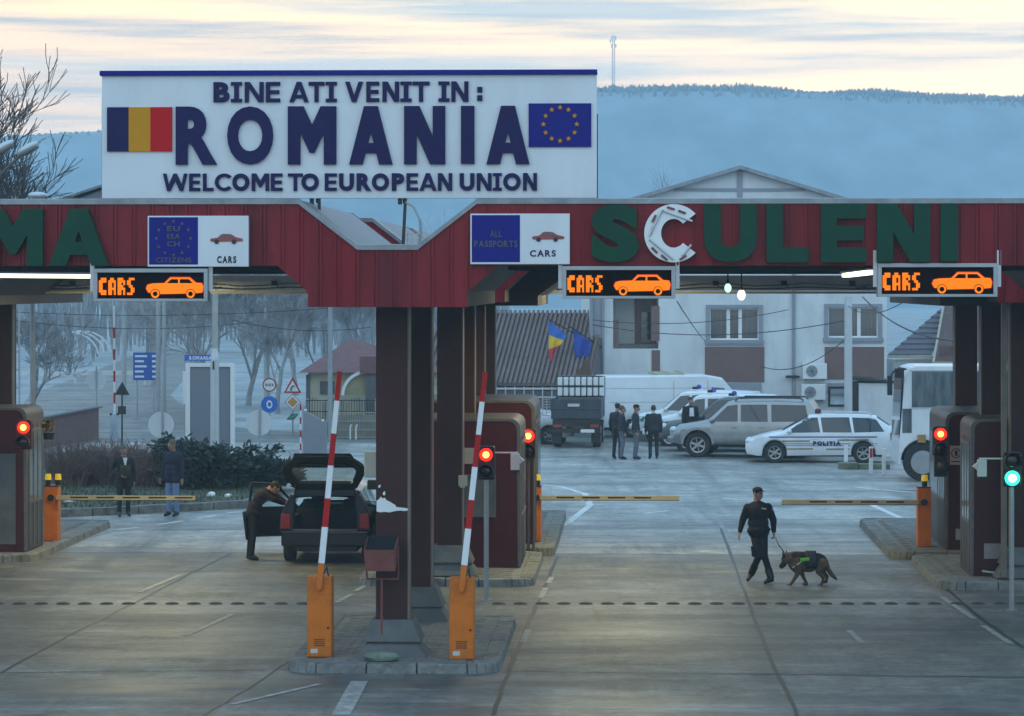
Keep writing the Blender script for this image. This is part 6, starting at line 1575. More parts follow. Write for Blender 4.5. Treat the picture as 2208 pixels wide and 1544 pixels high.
# concrete lamp pole in front of the offices
def pole(x, yt, yb, Z, r0, r1, label, mt, name='utility_pole', cat='pole', group=None, extra=None):
    p = W(x, 0, Z); q = thing(name, label, cat, (p.x, Z, 0), 0, group); zt = H+(HY-yt)*Z/K
    mb = MB(); mb.cyl((0,0,-.05),(0,0,zt*.45),r0,r0*.85+r1*.15,12); mb.cyl((0,0,zt*.45-.0),(0,0,zt),r0*.80+r1*.2,r1,12) ; part('shaft', mb, mt, q, smooth=40)
    if extra: extra(q, zt)
    return q
q = pole(1829,640,905,103,.14,.13,'thick pale concrete pole between the office windows', M_lgrey)
def ex(q, zt):
    mb = MB(); mb.cyl((0,0,zt*.72),(0,0,zt*.78),.16,.10,12); part('collar', mb, M_lgrey, q)
v = 88.0
def ex2(q, zt):
    mb = MB(); mb.cyl((0,0,0),(0,0,3.3),.135,.125,14); mb.cyl((0,0,3.3),(0,0,3.62),.125,.085,14); part('base_section', mb, M_lgrey, q, smooth=40)
    mb = MB(); mb.box(-.05,-.14,3.0,.0,-.13,3.25); part('hatch', mb, M_dark, q)
pole(463,560,985,v,.085,.075,'pale lamp pole with a thicker base rising beside the amber display on the left', mat('pole_cream',(.42,.41,.38),.5), 'lamp_pole','lamp post',None,ex2)
# white posts with a red reflector on a mossy block
p = G(1850,1012); t = thing('kerb_block','mossy concrete block under the white posts beside the police car','concrete block',(p.x,p.y,0))
mb = MB(); mb.box(-.55,-.1,0,.0,.5,.20); mb.box(0.02,-.05,0,.95,.4,.16); part('block', mb, mat('mossy_concrete',(.16,.17,.11),.9,var=.4,scale=5,bump=.4), t, bev=.03)
for k,(x,yb,yt,lab) in enumerate(((1824,1004,960,'leftmost of three thin white posts beside the police car'),(1878,1022,963,'middle white post, a red reflector on its face'),(1906,1025,967,'rightmost of three thin white posts beside the police car'))):
    p = G(x,yb); q = thing('marker_post',lab,'post',(p.x,p.y,0),0,'white marker posts beside the police car'); h_ = (yb-yt)/PX(p.y)
    mb = MB(); mb.box(-.055,-.04,0,.055,.04,h_); part('post', mb, M_white, q, bev=.01)
    if k == 1: mb = MB(); mb.box(-.04,-.046,h_-.32,.04,-.041,h_-.05); part('reflector', mb, mat('reflector_red',(.5,.03,.04),.3), q)
# ================================================================ BACKGROUND, LEFT
# grass island with kerb
o_ = [G(100,1117), G(300,1109), G(540,1096), G(596,1076)]
kb = MB(); 
def kerb_run(pts, w=.22, h=.20):
    mb = MB()
    for a,b in zip(pts[:-1],pts[1:]):
        d = b-a; n = max(1,round(d.length/.95)); nr = Vector((-d.y,d.x,0)).normalized()
        for k in range(n):
            p0, p1 = a+d*((k+.01)/n), a+d*((k+.99)/n); dz=random.uniform(-.01,.01)
            mb.add([p0,p1,p1+nr*w,p0+nr*w]+[q+Vector((0,0,h+dz)) for q in (p0+nr*.03,p1+nr*.03,p1+nr*w,p0+nr*w)],[(0,1,5,4),(1,2,6,5),(2,3,7,6),(3,0,4,7),(4,5,6,7)])
    return mb
for q in o_: q.z = 0
struct('kerb', kerb_run([Vector((-16,o_[0].y-.3,0))]+o_), M_kerb, bev=.02)
gp = [(-18,o_[0].y-.1)]+[(q.x,q.y+.2) for q in o_]+[(-6.6,84),(-8.5,96),(-18,96)]
gb = MB()
def inside(px, py):
    c = False; n = len(gp)
    for i in range(n):
        (xa_,ya_),(xb_,yb_) = gp[i], gp[(i+1)%n]
        if (ya_>py)!=(yb_>py) and px < (xb_-xa_)*(py-ya_)/(yb_-ya_)+xa_: c = not c
    return c
gb.prism(gp,-.05,.16,'z'); struct('grass_bank', gb, M_grass)
tf = MB()
for k in range(9000):
    x, y = random.uniform(-18,-4.4), random.uniform(70,84)
    if not inside(x,y): continue
    a = random.uniform(0,6.28); h_ = random.uniform(.04,.13); w_ = .015; d = Vector((math.cos(a),math.sin(a),0)); b = Vector((x,y,.155))
    tf.add([b-d*w_, b+d*w_, b+Vector((random.uniform(-.05,.05),random.uniform(-.05,.05),h_))],[(0,1,2)])
o = part('grass', tf, M_grass, recalc=False); tag(o,'short winter grass on the bank behind the kerb','grass',kind='stuff')
for k,(x,y,s,lab) in enumerate(((150,1082,.11,'white plastic litter left of the two men'),(290,1077,.10,'crumpled white litter between the two men'),(455,1068,.09,'pale stone on the grass right of the two men'),(492,1070,.07,'small pale stone nearest the juniper'))):
    p = W(x,y,(GZ(y,.18))); mb = MB(); mb.ell((0,0,0),(s*1.3,s,s*.8),9,6); mb.v=[tuple(Vector(v)*(1+random.uniform(-.25,.25))) for v in mb.v]
    o = part('litter', mb, M_white, None, loc=(p.x,p.y,.19)); tag(o, lab, 'litter', 'litter and stones on the grass bank')
# shrubs
def leafy(n, rx, ry, rz, fn, lw, ll):
    mb = MB()
    for k in range(n):
        p, d = fn(); e = d.cross(Vector((0,0,1))); e = e.normalized()*lw if e.length > 1e-3 else Vector((lw,0,0))
        mb.add([p-e, p+d*ll*.5-e*.2, p+d*ll, p+d*ll*.5+e*1.1],[(0,1,2,3)])
    return mb
M_jun = mat('juniper_needles', (.026,.048,.042), .9, var=.5, scale=4, stain=(.035,.05,.05), stain_amt=.6, stain_scale=3); M_bshr = mat('brown_shrub', (.17,.11,.095), .9, var=.4, scale=5)
def juniper(x, y, w, h_, label):
    p = G(x,y); t = thing('juniper_shrub', label, 'shrub', (p.x,p.y,.12), 0, 'dark junipers on the grass bank'); ls = MB(); st = MB(); rnd = random.Random(int(x))
    for b in range(46):
        a = rnd.uniform(0,2*PI); ln = w*rnd.uniform(.45,1.05); el = rnd.uniform(.12,1.0); pts = []
        for k in range(6):
            f = k/5; pts.append(Vector((math.cos(a)*ln*f, math.sin(a)*ln*f*.7, h_*el*(1-(1-f)**1.8) - .10*h_*f*f)))
        st.tube(pts, [.03*(1-.8*k/5) for k in range(6)], 5)
        for k in range(95):
            f = rnd.uniform(.25,1.0); i = min(4,int(f*5)); q = pts[i].lerp(pts[i+1], f*5-i)
            off_ = Vector((rnd.gauss(0,.10),rnd.gauss(0,.10),rnd.gauss(.02,.06))); d = (Vector((math.cos(a),math.sin(a),.15))+Vector((rnd.gauss(0,.7),rnd.gauss(0,.7),rnd.gauss(.1,.5)))).normalized()
            e = d.cross(Vector((rnd.gauss(0,1),rnd.gauss(0,1),1))).normalized()*rnd.uniform(.02,.045); l_ = rnd.uniform(.10,.24); b0 = q+off_
            ls.add([b0-e*.5,b0+d*l_*.6-e,b0+d*l_,b0+d*l_*.6+e,b0+e*.5],[(0,1,2,3,4)])
    part('stems', st, M_wood, t, recalc=False); part('foliage', ls, M_jun, t, recalc=False)
juniper(440,1066,1.15,1.35,'juniper right behind the man in jeans'); juniper(520,1062,1.3,1.15,'spreading juniper behind the bending man'); juniper(392,1060,.8,1.5,'tall-tipped juniper nearest the pale lamp pole base'); juniper(586,1056,.8,.62,'small low juniper at the right end, near the hatchback')
def twigshrub(x, y, w, h_, n, label, m=None):
    p = G(x,y); t = thing('bare_shrub', label, 'shrub', (p.x,p.y,.10), 0, 'bare brown shrubs on the grass bank'); mb = MB(); rnd = random.Random(int(x)*3)
    for k in range(n):
        b = Vector((rnd.uniform(-w,w)*.8, rnd.uniform(-.4,.4), 0)); d = Vector((rnd.gauss(0,.35)+b.x*.25,rnd.gauss(0,.3),1)).normalized(); ln = h_*rnd.uniform(.55,1.05)
        pts = [b, b+d*ln*.5+Vector((rnd.gauss(0,.04),0,0)), b+d*ln]; mb.tube(pts,[.014,.010,.004],4)
        for q in range(6):
            f = rnd.uniform(.3,.95); s = pts[0].lerp(pts[2],f); d2 = (d+Vector((rnd.gauss(0,.8),rnd.gauss(0,.8),rnd.gauss(0,.5)))).normalized(); mb.tube([s,s+d2*rnd.uniform(.12,.4)],[.008,.003],3)
    part('stems', mb, m or M_bshr, t, recalc=False)
for x,y,w,h_,n,lab in ((150,1060,.55,1.25,150,'bare brown shrub nearest the left barrier'),(205,1057,.6,1.30,170,'bare brown shrub just left of the stout man'),(310,1060,.5,1.15,140,'bare brown shrub between the two men'),(345,1052,.45,1.05,110,'thin bare shrub behind the man in jeans'),(260,1052,.6,1.2,150,'bare brown shrub behind the stout man')):
    twigshrub(x,y,w,h_,n,lab)
# low brown wall
A = G(70,972); B_ = G(213,944); t = thing('low_wall','low reddish-brown wall behind the left booth','wall',(0,0,0))
mb = MB(); A0 = Vector((-40,A.y-9,0)); 
def wallseg(a,b,h0,h1,th=.2):
    d=(b-a); n=Vector((-d.y,d.x,0)).normalized()*th
    mb.add([a,b,b+n,a+n,a+Vector((0,0,h0)),b+Vector((0,0,h1)),b+n+Vector((0,0,h1)),a+n+Vector((0,0,h0))],[(0,1,5,4),(1,2,6,5),(2,3,7,6),(3,0,4,7),(4,5,6,7)])
A.z=B_.z=0; wallseg(A,B_,1.0,1.08); wallseg(Vector((A.x-8,A.y-9,0)),A,.9,1.0); part('wall_face', mb, mat('wall_brown',(.20,.105,.095),.8,var=.12), t)
mb = MB(); mb.bar(A+Vector((0,.1,1.02)),B_+Vector((0,.1,1.10)),.26,.05); part('coping', mb, M_conc, t)
# road signs
def disc(mb, c, r, y, n=28): mb.cyl((c[0],y,c[1]),(c[0],y+.012,c[1]),r,n=n)
def sign_back(x, y, r_px, Z, yb, label, postx=None):
    p = W(x,y,Z); q = thing('road_sign', label, 'road sign', (p.x,Z,0), 0, 'road signs by the left road'); r_ = r_px/PX(Z)
    mb = MB(); disc(mb,(0,p.z),r_,.03); part('plate', mb, mat('sign_back_grey',(.60,.62,.64),.5,var=.05), q)
    mb = MB(); dx = ((postx or x)-x)/PX(Z); mb.cyl((dx,0,0),(dx,0,p.z+r_+.15),.03,n=8); part('post', mb, M_grey, q)
    return q
sign_back(347,916,28,84,1000,'pale round sign back on a tall post behind the man in jeans',350)
sign_back(558,912,28,88,1005,'pale round sign back between the white frame and the hatchback',560)
sign_back(208,820,21,118,900,'faint round sign back beyond the low brown wall',208)
def tri(x, y, s, Z, label, mt):
    p = W(x,y,Z); q = thing('road_sign', label, 'road sign', (p.x,Z,0), 0, 'road signs by the left road'); k = s/PX(Z)
    mb = MB(); mb.prism([(-k,p.z-k*.85),(k,p.z-k*.85),(0,p.z+k*.95)],.03,.045,'y'); part('plate', mb, mt, q)
    mb = MB(); mb.cyl((0,0.015,0),(0,.015,p.z+k*.8),.028,n=8); mb.box(-.13,-.05,p.z-.85,.13,.05,p.z-.58); part('post', mb, M_dark, q)
tri(263,838,16,100,'dark triangular sign back beside the raised boom', M_dark)
def post_sign(x, Z, label, plates, zt, red_white=False):
    q = thing('road_sign', label, 'road sign', ((x-CX)*Z/K,Z,0), 0, 'road signs by the left road'); pp = PX(Z)
    mb = MB(); mb.cyl((0,.03,0),(0,.03,zt),.03,n=8); part('post', mb, M_grey, q)
    for kind, y, r_ in plates:
        z = H+(HY-y)/pp; r_ = r_/pp; mb = MB()
        if kind == 'limit':
            mb.cyl((0,-.02,z),(0,0,z),r_,n=28,m=0); mb.cyl((0,-.026,z),(0,-.0205,z),r_*.82,n=28,m=1)
            mm = [M_barred, M_white, M_black]; word(mb,'11.5t',-r_*.6,r_*.6,z-r_*.2,z+r_*.2,-.032,-.0265,.03,2)
            mb.mi = mb.mi
        elif kind == 'blue': 
            mb.cyl((0,-.02,z),(0,0,z),r_,n=28,m=0); mm=[mat('sign_bright_blue',(.02,.14,.55),.4), M_white]
            n=20
            for k in range(n):
                a0,a1=2*PI*k/n,2*PI*(k+1)/n; f=lambda a,s:(math.cos(a)*s*.72,-.024,z+math.sin(a)*s)
                mb.add([f(a0,r_*.5),f(a1,r_*.5),f(a1,r_*.28),f(a0,r_*.28)],[(0,1,2,3)],1)
        elif kind == 'tri':
            mb.prism([(-r_,z-r_*.8),(r_,z-r_*.8),(0,z+r_)],-.02,0,'y',0); mb.prism([(-r_*.72,z-r_*.63),(r_*.72,z-r_*.63),(0,z+r_*.62)],-.026,-.0205,'y',1)
            mb.tube([(-r_*.18,-.03,z-r_*.55),(-r_*.16,-.03,z-r_*.25),(0,-.03,z-r_*.05),(r_*.2,-.03,z-r_*.02)],r_*.09,6,2); mm=[M_barred,M_white,M_black]
        elif kind == 'diamond':
            for s_, y0, k in ((1,-.02,0),(.86,-.026,1),(.62,-.032,2)): mb.prism([(-r_*s_,z),(0,z-r_*s_),(r_*s_,z),(0,z+r_*s_)],y0,y0+.0055,'y',k)
            mm=[M_grey,M_white,mat('sign_amber',(.62,.30,.04),.4)]
        elif kind == 'arrow':
            mb.prism([(-r_,z-r_*.45),(r_*.2,z-r_*.45),(r_,z+r_*.5),(-r_*.2,z+r_*.5)],-.02,0,'y',0); mb.bar((-r_*.5,-.024,z-r_*.15),(r_*.55,-.024,z+r_*.25),.03,.008,1); mm=[mat('sign_green',(.02,.22,.14),.4),M_white]
        part('plate', mb, mm, q)
post_sign(581,110,'round weight-limit sign above a round blue sign on one post',[('limit',830,15),('blue',872,18)],2.2)
post_sign(631,112,'red triangle bend sign above a yellow diamond and a green arrow plate',[('tri',832,19),('diamond',867,18),('arrow',899,14)],2.6)
p = G(648,985); t = thing('striped_pole','thin red and white striped pole beside the grey sloped panel','pole',(p.x,p.y,0)); mb = MB()
for k in range(8): mb.cyl((0,0,k*.21),(0,0,(k+1)*.21),.025,n=8,m=k%2)
part('shaft', mb, [M_barwht, M_barred], t)
# grey sloped panel
p = G(653,985); t = thing('grey_screen','grey sloping metal screen left of the fence','screen',(p.x,p.y,0)); pp=PX(p.y); mb=MB(); w_=(705-653)/pp
mb.prism([(0,0),(w_,0),(w_,(985-905)/pp),(w_*.85,(985-908)/pp),(0,(985-882)/pp)],0,.12,'y'); sc = part('panel', mb, M_surr, t)
mb=MB(); n=14
for k in range(n): 
    x_=w_*(k+.5)/n; mb.box(x_-.008,-.012,.03,x_+.008,.001,(985-905)/pp+.0-.05+ (1-x_/w_)*.25)
part('rib', mb, M_surr, sc)
mb=MB(); mb.ell((.08,0,(985-885)/pp),.05,8,6); mb.ell((w_*.83,0,(985-910)/pp+.04),.05,8,6); part('lamp', mb, M_clear, t)
# white portal frame with the blue border plate
p = G(452,1006); Z=p.y; t = thing('billboard','white framed grey billboard seen from behind, behind the pale lamp pole','billboard',(p.x,Z,0)); pp=PX(Z)
X=lambda x:(x-452)/pp; Zz=lambda y: H+(HY-y)/pp
mb=MB(); mb.box(X(409),0,.15,X(498),.08,Zz(790)); part('panel', mb, mat('board_grey',(.20,.21,.25),.7,var=.06), t)
mb=MB(); mb.box(X(400),-.05,0,X(410),.12,Zz(783)); mb.box(X(497),-.05,0,X(506),.12,Zz(783)); mb.box(X(410),-.05,Zz(791),X(497),.12,Zz(783)); part('frame', mb, M_white, t)
Z=92.5; p=W(430,771,Z); t = thing('border_plate','small blue ROMANIA plate with stars over the white framed billboard','sign',(p.x,Z,0)); pp=PX(Z)
mb=MB(); mb.box(-32/pp,0,p.z-7/pp,32/pp,.03,p.z+6/pp); pl=part('plate', mb, mat('sign_bright_blue',(.02,.14,.55),.4), t)
mb=MB(); word(mb,'ROMANIA',-22/pp,26/pp,p.z-5/pp,p.z+3/pp,-.006,.001,.04); part('lettering', mb, M_white, pl)
mb=MB(); 
for k in range(8): star(mb,(-28+k*7)/pp,p.z+7.5/pp,.03,-.004,.002)
part('star', mb, M_yellow, pl)
mb=MB(); mb.cyl((-31/pp,.05,0),(-31/pp,.05,p.z+5/pp),.03,n=8); mb.cyl((31/pp,.05,0),(31/pp,.05,p.z+5/pp),.03,n=8); part('post', mb, M_grey, t)
mb=MB(); mb.box(-31/pp-.07,.0,p.z-100/pp,-31/pp+.07,.04,p.z-30/pp); part('side_strip', mb, M_white, t)
# blue direction sign
Z=126.0; p=W(313,790,Z); t = thing('direction_sign','large blue direction sign with rows of white place names','road sign',(p.x,Z,0)); pp=PX(Z)
mb=MB(); mb.box(-26/pp,0,p.z-30/pp,26/pp,.04,p.z+30/pp); pl=part('plate', mb, mat('sign_mid_blue',(.02,.09,.36),.4), t)
for k in range(5):
    zc=p.z+(22-11*k)/pp
    for a_,b_ in ((-22,random.uniform(-4,6)),(15,23)): mb=MB(); mb.box(a_/pp,-.006,zc-2.2/pp,b_/pp,.001,zc+2.2/pp); part('lettering', mb, M_clear, pl)
mb=MB(); mb.cyl((-18/pp,.07,0),(-18/pp,.07,p.z+.5),.04,n=8); mb.cyl((18/pp,.07,0),(18/pp,.07,p.z+.5),.04,n=8); part('post', mb, M_grey, t)
# pale grey boom gate with raised boom
p=G(247,952); Z=p.y; pp=PX(Z); t=thing('boom_barrier','pale grey barrier cabinet with its thin boom raised straight up, beyond the grass bank','barrier',(p.x,Z,0))
mb=MB(); mb.box(-.14,-.12,0,.14,.12,.98); part('cabinet', mb, mat('pale_blue',(.42,.50,.58),.4), t, bev=.015); mb=MB(); mb.box(-.15,-.13,.92,-.08,.13,1.0); mb.box(.08,-.13,.92,.15,.13,1.0); part('hinge', mb, M_dark, t)
mb=MB()
for k in range(10): mb.bar((-.02*k/10-.0,0,.95+k*.38),(-.02*(k+1)/10,0,.95+(k+1)*.38),.07 ,.05,1 if k in (1,3,5,7) else 0)
part('boom', mb, [M_white, M_barred], t)
# cabin house, arch, fence at the middle gap
Z=112.0; pp=PX(Z); X=lambda x:(x-CX)/pp; Zz=lambda y:H+(HY-y)/pp
t=thing('cabin_house','small cream house with a hipped red-brown roof left of the first column','building',(0,Z,0))
mb=MB(); mb.box(X(664),0,0,X(960),3.5,Zz(800)); part('wall', mb, mat('cream_render',(.50,.45,.33),.85,var=.06), t)
mb=MB(); a,b,c,d=Vector((X(645),-.4,Zz(803))),Vector((X(985),-.4,Zz(803))),Vector((X(960),4,Zz(803))),Vector((X(665),4,Zz(803))); e,f=Vector((X(750),1.6,Zz(733))),Vector((X(765),1.6,Zz(733)))
mb.add([a,b,c,d,e,f],[(0,1,5,4),(1,2,5),(2,3,4,5),(3,0,4),(3,2,1,0)]); part('roof', mb, mat('roof_red',(.19,.085,.085),.7,var=.15,scale=4), t)
mb=MB(); mb.box(X(660),-.05,Zz(940),X(668),-.002,Zz(808)); mb.box(X(690),-.04,Zz(850),X(722),-.002,Zz(822)); part('trim', mb, M_conc, t)
t=thing('entrance_arch','curved cream canopy arch in front of the small house','arch',(0,Z-2,0)); mb=MB(); n=10; pp=PX(Z-2); X=lambda x:(x-CX)/pp; Zz=lambda y:H+(HY-y)/pp
for k in range(n):
    f=lambda i,r_:(X(790)-math.cos(i/n*PI/2)*r_*54/pp*1.0, Zz(852)+math.sin(i/n*PI/2)*r_*53/pp)
    p0,p1,p2,p3=f(k,1),f(k+1,1),f(k+1,.88),f(k,.88)
    mb.prism([p0,p1,p2,p3],-.1,.6,'y')
part('arch_band', mb, M_white, t); mb=MB(); mb.prism([(X(790)-math.cos(i/n*PI/2)*.87*54/pp, Zz(852)+math.sin(i/n*PI/2)*.87*53/pp) for i in range(n+1)]+[(X(790),Zz(852))],.1,.2,'y'); part('infill', mb, mat('arch_ochre',(.38,.32,.19),.7), t)
mb=MB(); mb.box(X(788),-.1,0,X(830),.5,Zz(800)); part('pillar', mb, M_conc, t); mb=MB(); mb.box(X(776),-.2,Zz(805),X(840),.6,Zz(768)); part('eave', mb, mat('roof_red',(.19,.085,.085)), t)
t=thing('iron_fence','dark iron fence with pointed bars in front of the small house','fence',(0,109,0)); pp=PX(109); X=lambda x:(x-CX)/pp; Zz=lambda y:H+(HY-y)/pp
mb=MB()
for k in range(26):
    x_=X(662)+k*.095; mb.bar((x_,0,.5),(x_,0,Zz(862)+.10*math.sin(k*.75)),.02,.02)
mb.bar((X(660),0,.9),(X(810),0,.9),.03,.03); mb.bar((X(660),0,1.3),(X(810),0,1.3),.03,.03); part('bars', mb, M_dark, t)
mb=MB(); 
for x_ in (662,700,738,776,812): mb.box(X(x_)-.06,.05,0,X(x_)+.06,.17,Zz(860)); 
part('post', mb, M_grey, t); mb=MB(); mb.box(X(655),.06,0,X(815),.15,.5); part('plinth', mb, M_conc, t)
p=G(770,946); t=thing('mesh_gate','pale mesh gate panel left of the first column','gate',(0,p.y,0)); pp=PX(p.y); X=lambda x:(x-CX)/pp; Zz=lambda y:H+(HY-y)/pp
mb=MB()
for k in range(24): mb.bar((X(730)+k*.062,0,.06),(X(730)+k*.062,0,Zz(889)),.014,.014)
for y in (889,908,927,943): mb.bar((X(728),-.01,Zz(y)),(X(815),-.01,Zz(y)),.03,.025)
part('bars', mb, M_cream, t); mb=MB(); mb.box(X(728),.10,0,X(818),.14,Zz(895)); part('backing', mb, mat('backing_grey',(.22,.23,.22),.8), t)
mb=MB()
for x_ in (757,769): mb.tube([(X(x_),-.5,0),(X(x_),-.5,Zz(920)),(X(x_)+.04,-.5,Zz(914))],.03,6)
part('bollard', mb, M_white, t)
# polytunnel hoops far off
t=thing('polytunnel','pale hooped polytunnel frame in the far mist','greenhouse',W(150,830,200)*1.0); t.location.z=0
for d in (0,3,6):
    mb=MB(); mb.tube([(math.cos(a)*1.9,d,.75+math.sin(a)*1.6) for a in np.linspace(.1,PI-.1,12)],.06,5); part('hoop', mb, M_lgrey, t)
t=thing('guard_rail','pale guard rail along the far road at the left','guard rail',(0,165,0)); pp=PX(165); X=lambda x:(x-CX)/pp
mb=MB(); mb.box(X(-100),0,.55,X(330),.05,.80); part('rail', mb, M_lgrey, t)
for k in range(9): 
    mb=MB(); mb.box(X(-90+50*k),.06,0,X(-90+50*k)+.1,.12,.8); part('post', mb, M_lgrey, t)
# poles and wires
for x,yt,Z,r_,lab in ((341,640,120,.10,'thick utility pole behind the blue direction sign'),(268,640,150,.12,'faint utility pole left of the blue direction sign'),(575,600,130,.13,'faint pole rising out of the bare trees'),(712,560,106,.085,'tall slim grey lamp pole in front of the small house'),(354,640,128,.09,'thin pole just right of the thick utility pole')):
    pole(x,yt,900,Z,r_,r_*.8,lab,M_grey)
Z=110.0; t=thing('lattice_pole','ladder-like concrete lattice pole at the left edge','pole',((35-CX)*Z/K,Z,0)); mb=MB(); zt=7.5
for s in (-1,1): mb.bar((s*.12,0,0),(s*.09,0,zt),.055,.08)
for k in range(11): mb.bar((-.12,0,.4+k*.66),(.12,0,.4+k*.66),.05,.07)
part('lattice', mb, M_grey, t)
def wire(a, b, sag, r_, label):
    mb=MB(); mb.tube([a.lerp(b,k/16)-Vector((0,0,sag*4*(k/16)*(1-k/16))) for k in range(17)], r_, 5)
    o=part('overhead_cable', mb, M_wire, None, recalc=False); tag(o,label,'cable','overhead cables')
wire(W(20,690,111),W(575,690,131),.35,.014,'upper of two dark cables crossing the misty left road'); wire(W(20,672,111),W(712,664,107),.2,.012,'cable running from the lattice pole to the slim lamp pole')
wire(W(500,690,107),W(800,705,112),.25,.012,'cable above the small house')
wire(W(1278,690,113),W(1700,668,113),.3,.014,'cable along the office wall above the left window'); wire(W(1278,700,113),W(1829,690,103.2),.45,.016,'long cable sagging across the office wall to the concrete pole')
wire(W(1829,725,103),W(1640,790,113.5),.5,.016,'cable sagging left from the concrete pole to the office wall'); wire(W(1860,640,100),W(2075,735,66),.35,.022,'thick pale cable running down right from the concrete pole')
wire(W(1460,650,62),W(1520,735,113.5),.05,.012,'straight cable slanting down to the left office window'); wire(W(1829,660,103),W(1965,640,62),.3,.012,'thin cable from the concrete pole to the canopy')
# double street lamp and big bare tree at the far left
Z=70.0; bx0=-70; t=thing('street_lamp','double-headed street lamp leaning in at the upper left edge','street lamp',((bx0-CX)*Z/K,Z,0)); pp=PX(Z)
S=lambda x,y:Vector(((x-bx0)/pp,0,H+(HY-y)/pp))
mb=MB(); mb.cyl((0,0,0),S(bx0,430),.09,.07,12); part('shaft', mb, M_grey, t, smooth=40)
mb=MB(); mb.tube([S(bx0,430),S(-35,412),S(0,378),S(46,333)],.035,8); mb.tube([S(bx0,430),S(-40,385),S(-10,338)],.035,8); part('arm', mb, mat('lamp_arm_brown',(.10,.07,.05),.5), t, smooth=40)
for (xa_,ya_),(xb_,yb_) in (((40,336),(82,312)),((-14,335),(30,308))):
    mb=MB(); a,b=S(xa_,ya_),S(xb_,yb_); d=(b-a); c=(a+b)/2; up_=Vector((-d.z,0,d.x)).normalized()
    mb.ell(c+up_*.05,(d.length*.55,.14,.09),14,8,Rm=Matrix.Rotation(-math.atan2(d.z,d.x),3,'Y')); hd=part('lamp_head', mb, M_lgrey, t, smooth=50)
    mb=MB(); mb.ell(c-up_*.02,(d.length*.46,.11,.07),14,8,Rm=Matrix.Rotation(-math.atan2(d.z,d.x),3,'Y')); part('lens', mb, mat('lamp_lens_dull',(.16,.145,.12),.4), hd, smooth=50)
Z=68.0; t=thing('street_lamp','far street lamp whose hooded head just clears the canopy at the left','street lamp',((70-CX)*Z/K,Z,0)); pp=PX(Z); mb=MB(); mb.cyl((0,0,0),(0,0,H+(HY-425)/pp),.06,.05,10); part('shaft', mb, M_grey, t); mb=MB(); mb.ell((.12,0,H+(HY-421)/pp),(.22,.14,.08),12,8); part('lamp_head', mb, M_lgrey, t, smooth=50)
# roof gable just left of the board
Z=96.0; pp=PX(Z)
t=thing('hall_roof','grey pitched roof rising behind the canopy, left of the welcome board','building',((300-CX)*Z/K,Z,0)); X=lambda x:(x-300)/pp; Zz=lambda y:H+(HY-y)/pp
mb=MB(); mb.prism([(X(128),Zz(428)),(X(300),Zz(370)),(X(470),Zz(428)),(X(470),Zz(433)),(X(300),Zz(376)),(X(128),Zz(433))],0,8,'y'); part('roof', mb, M_flash, t)
mb=MB(); mb.prism([(X(150),5.9),(X(450),5.9),(X(450),Zz(433)),(X(300),Zz(380)),(X(150),Zz(433))],.3,7.5,'y'); part('gable', mb, M_surr, t)
for x_ in (8,463):
    mb=MB(); mb.box(X(x_)-.05,.5,0,X(x_)+.05,.6,5.9); part('post', mb, M_grey, t)
mb=MB(); mb.box(X(5),.4,5.9,X(466),.7,6.05); part('beam', mb, M_grey, t)

# ================================================================ TREES
M_wood2 = mat('hazed_bark',(.26,.26,.26),.9,var=.3); M_twig2 = mat('hazed_twig',(.29,.29,.30),.9,var=.3)  # bark and twigs paled to put haze into the distant trees
def tree(label, base, height, seed, levels=5, spread=.55, r0=.16, lean=0, group='bare winter trees', trunk_f=.22, kids=(3,4), twig=.006, first=0.0):
    rnd = random.Random(seed); t = thing('bare_tree', label, 'tree', base, 0, group); tr = MB(); cr = MB()
    def grow(p, d, ln, r_, lv):
        n = 4 if lv > 1 else 3; pts=[p]; q=p.copy(); dd=d.copy()
        for k in range(n):
            dd=(dd+Vector((rnd.gauss(0,.13),rnd.gauss(0,.13),rnd.gauss(.03,.07)))).normalized(); q=q+dd*ln/n; pts.append(q.copy())
        rr=[max(twig,r_*(1-.45*k/n)) for k in range(n+1)]
        (tr if lv>=levels-1 else cr).tube(pts, rr, 8 if lv>=levels-1 else (5 if lv>=levels-2 else 3))
        if lv <= 0: return
        nk = rnd.randint(*kids)+(1 if lv==levels else 0)
        for k in range(nk):
            f = rnd.uniform(.45,1.0) if k else 1.0; i=min(n-1,int(f*n)); s=pts[i].lerp(pts[i+1],f*n-i)
            e=dd.cross(Vector((rnd.gauss(0,1),rnd.gauss(0,1),rnd.gauss(0,1)))).normalized()
            nd=(dd+e*rnd.uniform(.35,1.0)*spread*1.6+Vector((0,0,.16))).normalized()
            grow(s, nd, ln*rnd.uniform(.58,.85), rr[i]*rnd.uniform(.5,.72), lv-1)
    grow(Vector((0,0,-.1)), Vector((lean,0,1)).normalized(), height*trunk_f, r0, levels)
    zm = max(v[2] for v in cr.v) ; k_ = height/zm
    for m_ in (tr,cr): m_.v=[(v[0]*k_,v[1]*k_,v[2]*k_) for v in m_.v]
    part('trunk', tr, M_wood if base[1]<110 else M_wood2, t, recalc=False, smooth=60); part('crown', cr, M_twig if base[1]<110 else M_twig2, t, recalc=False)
    return t
tree('tall bare tree at the upper left edge behind the double street lamp', Vector(((-45-CX)*86/K,86,0)), 12.9, 12, 6, .44, .16, kids=(4,4), twig=.008, trunk_f=.24)
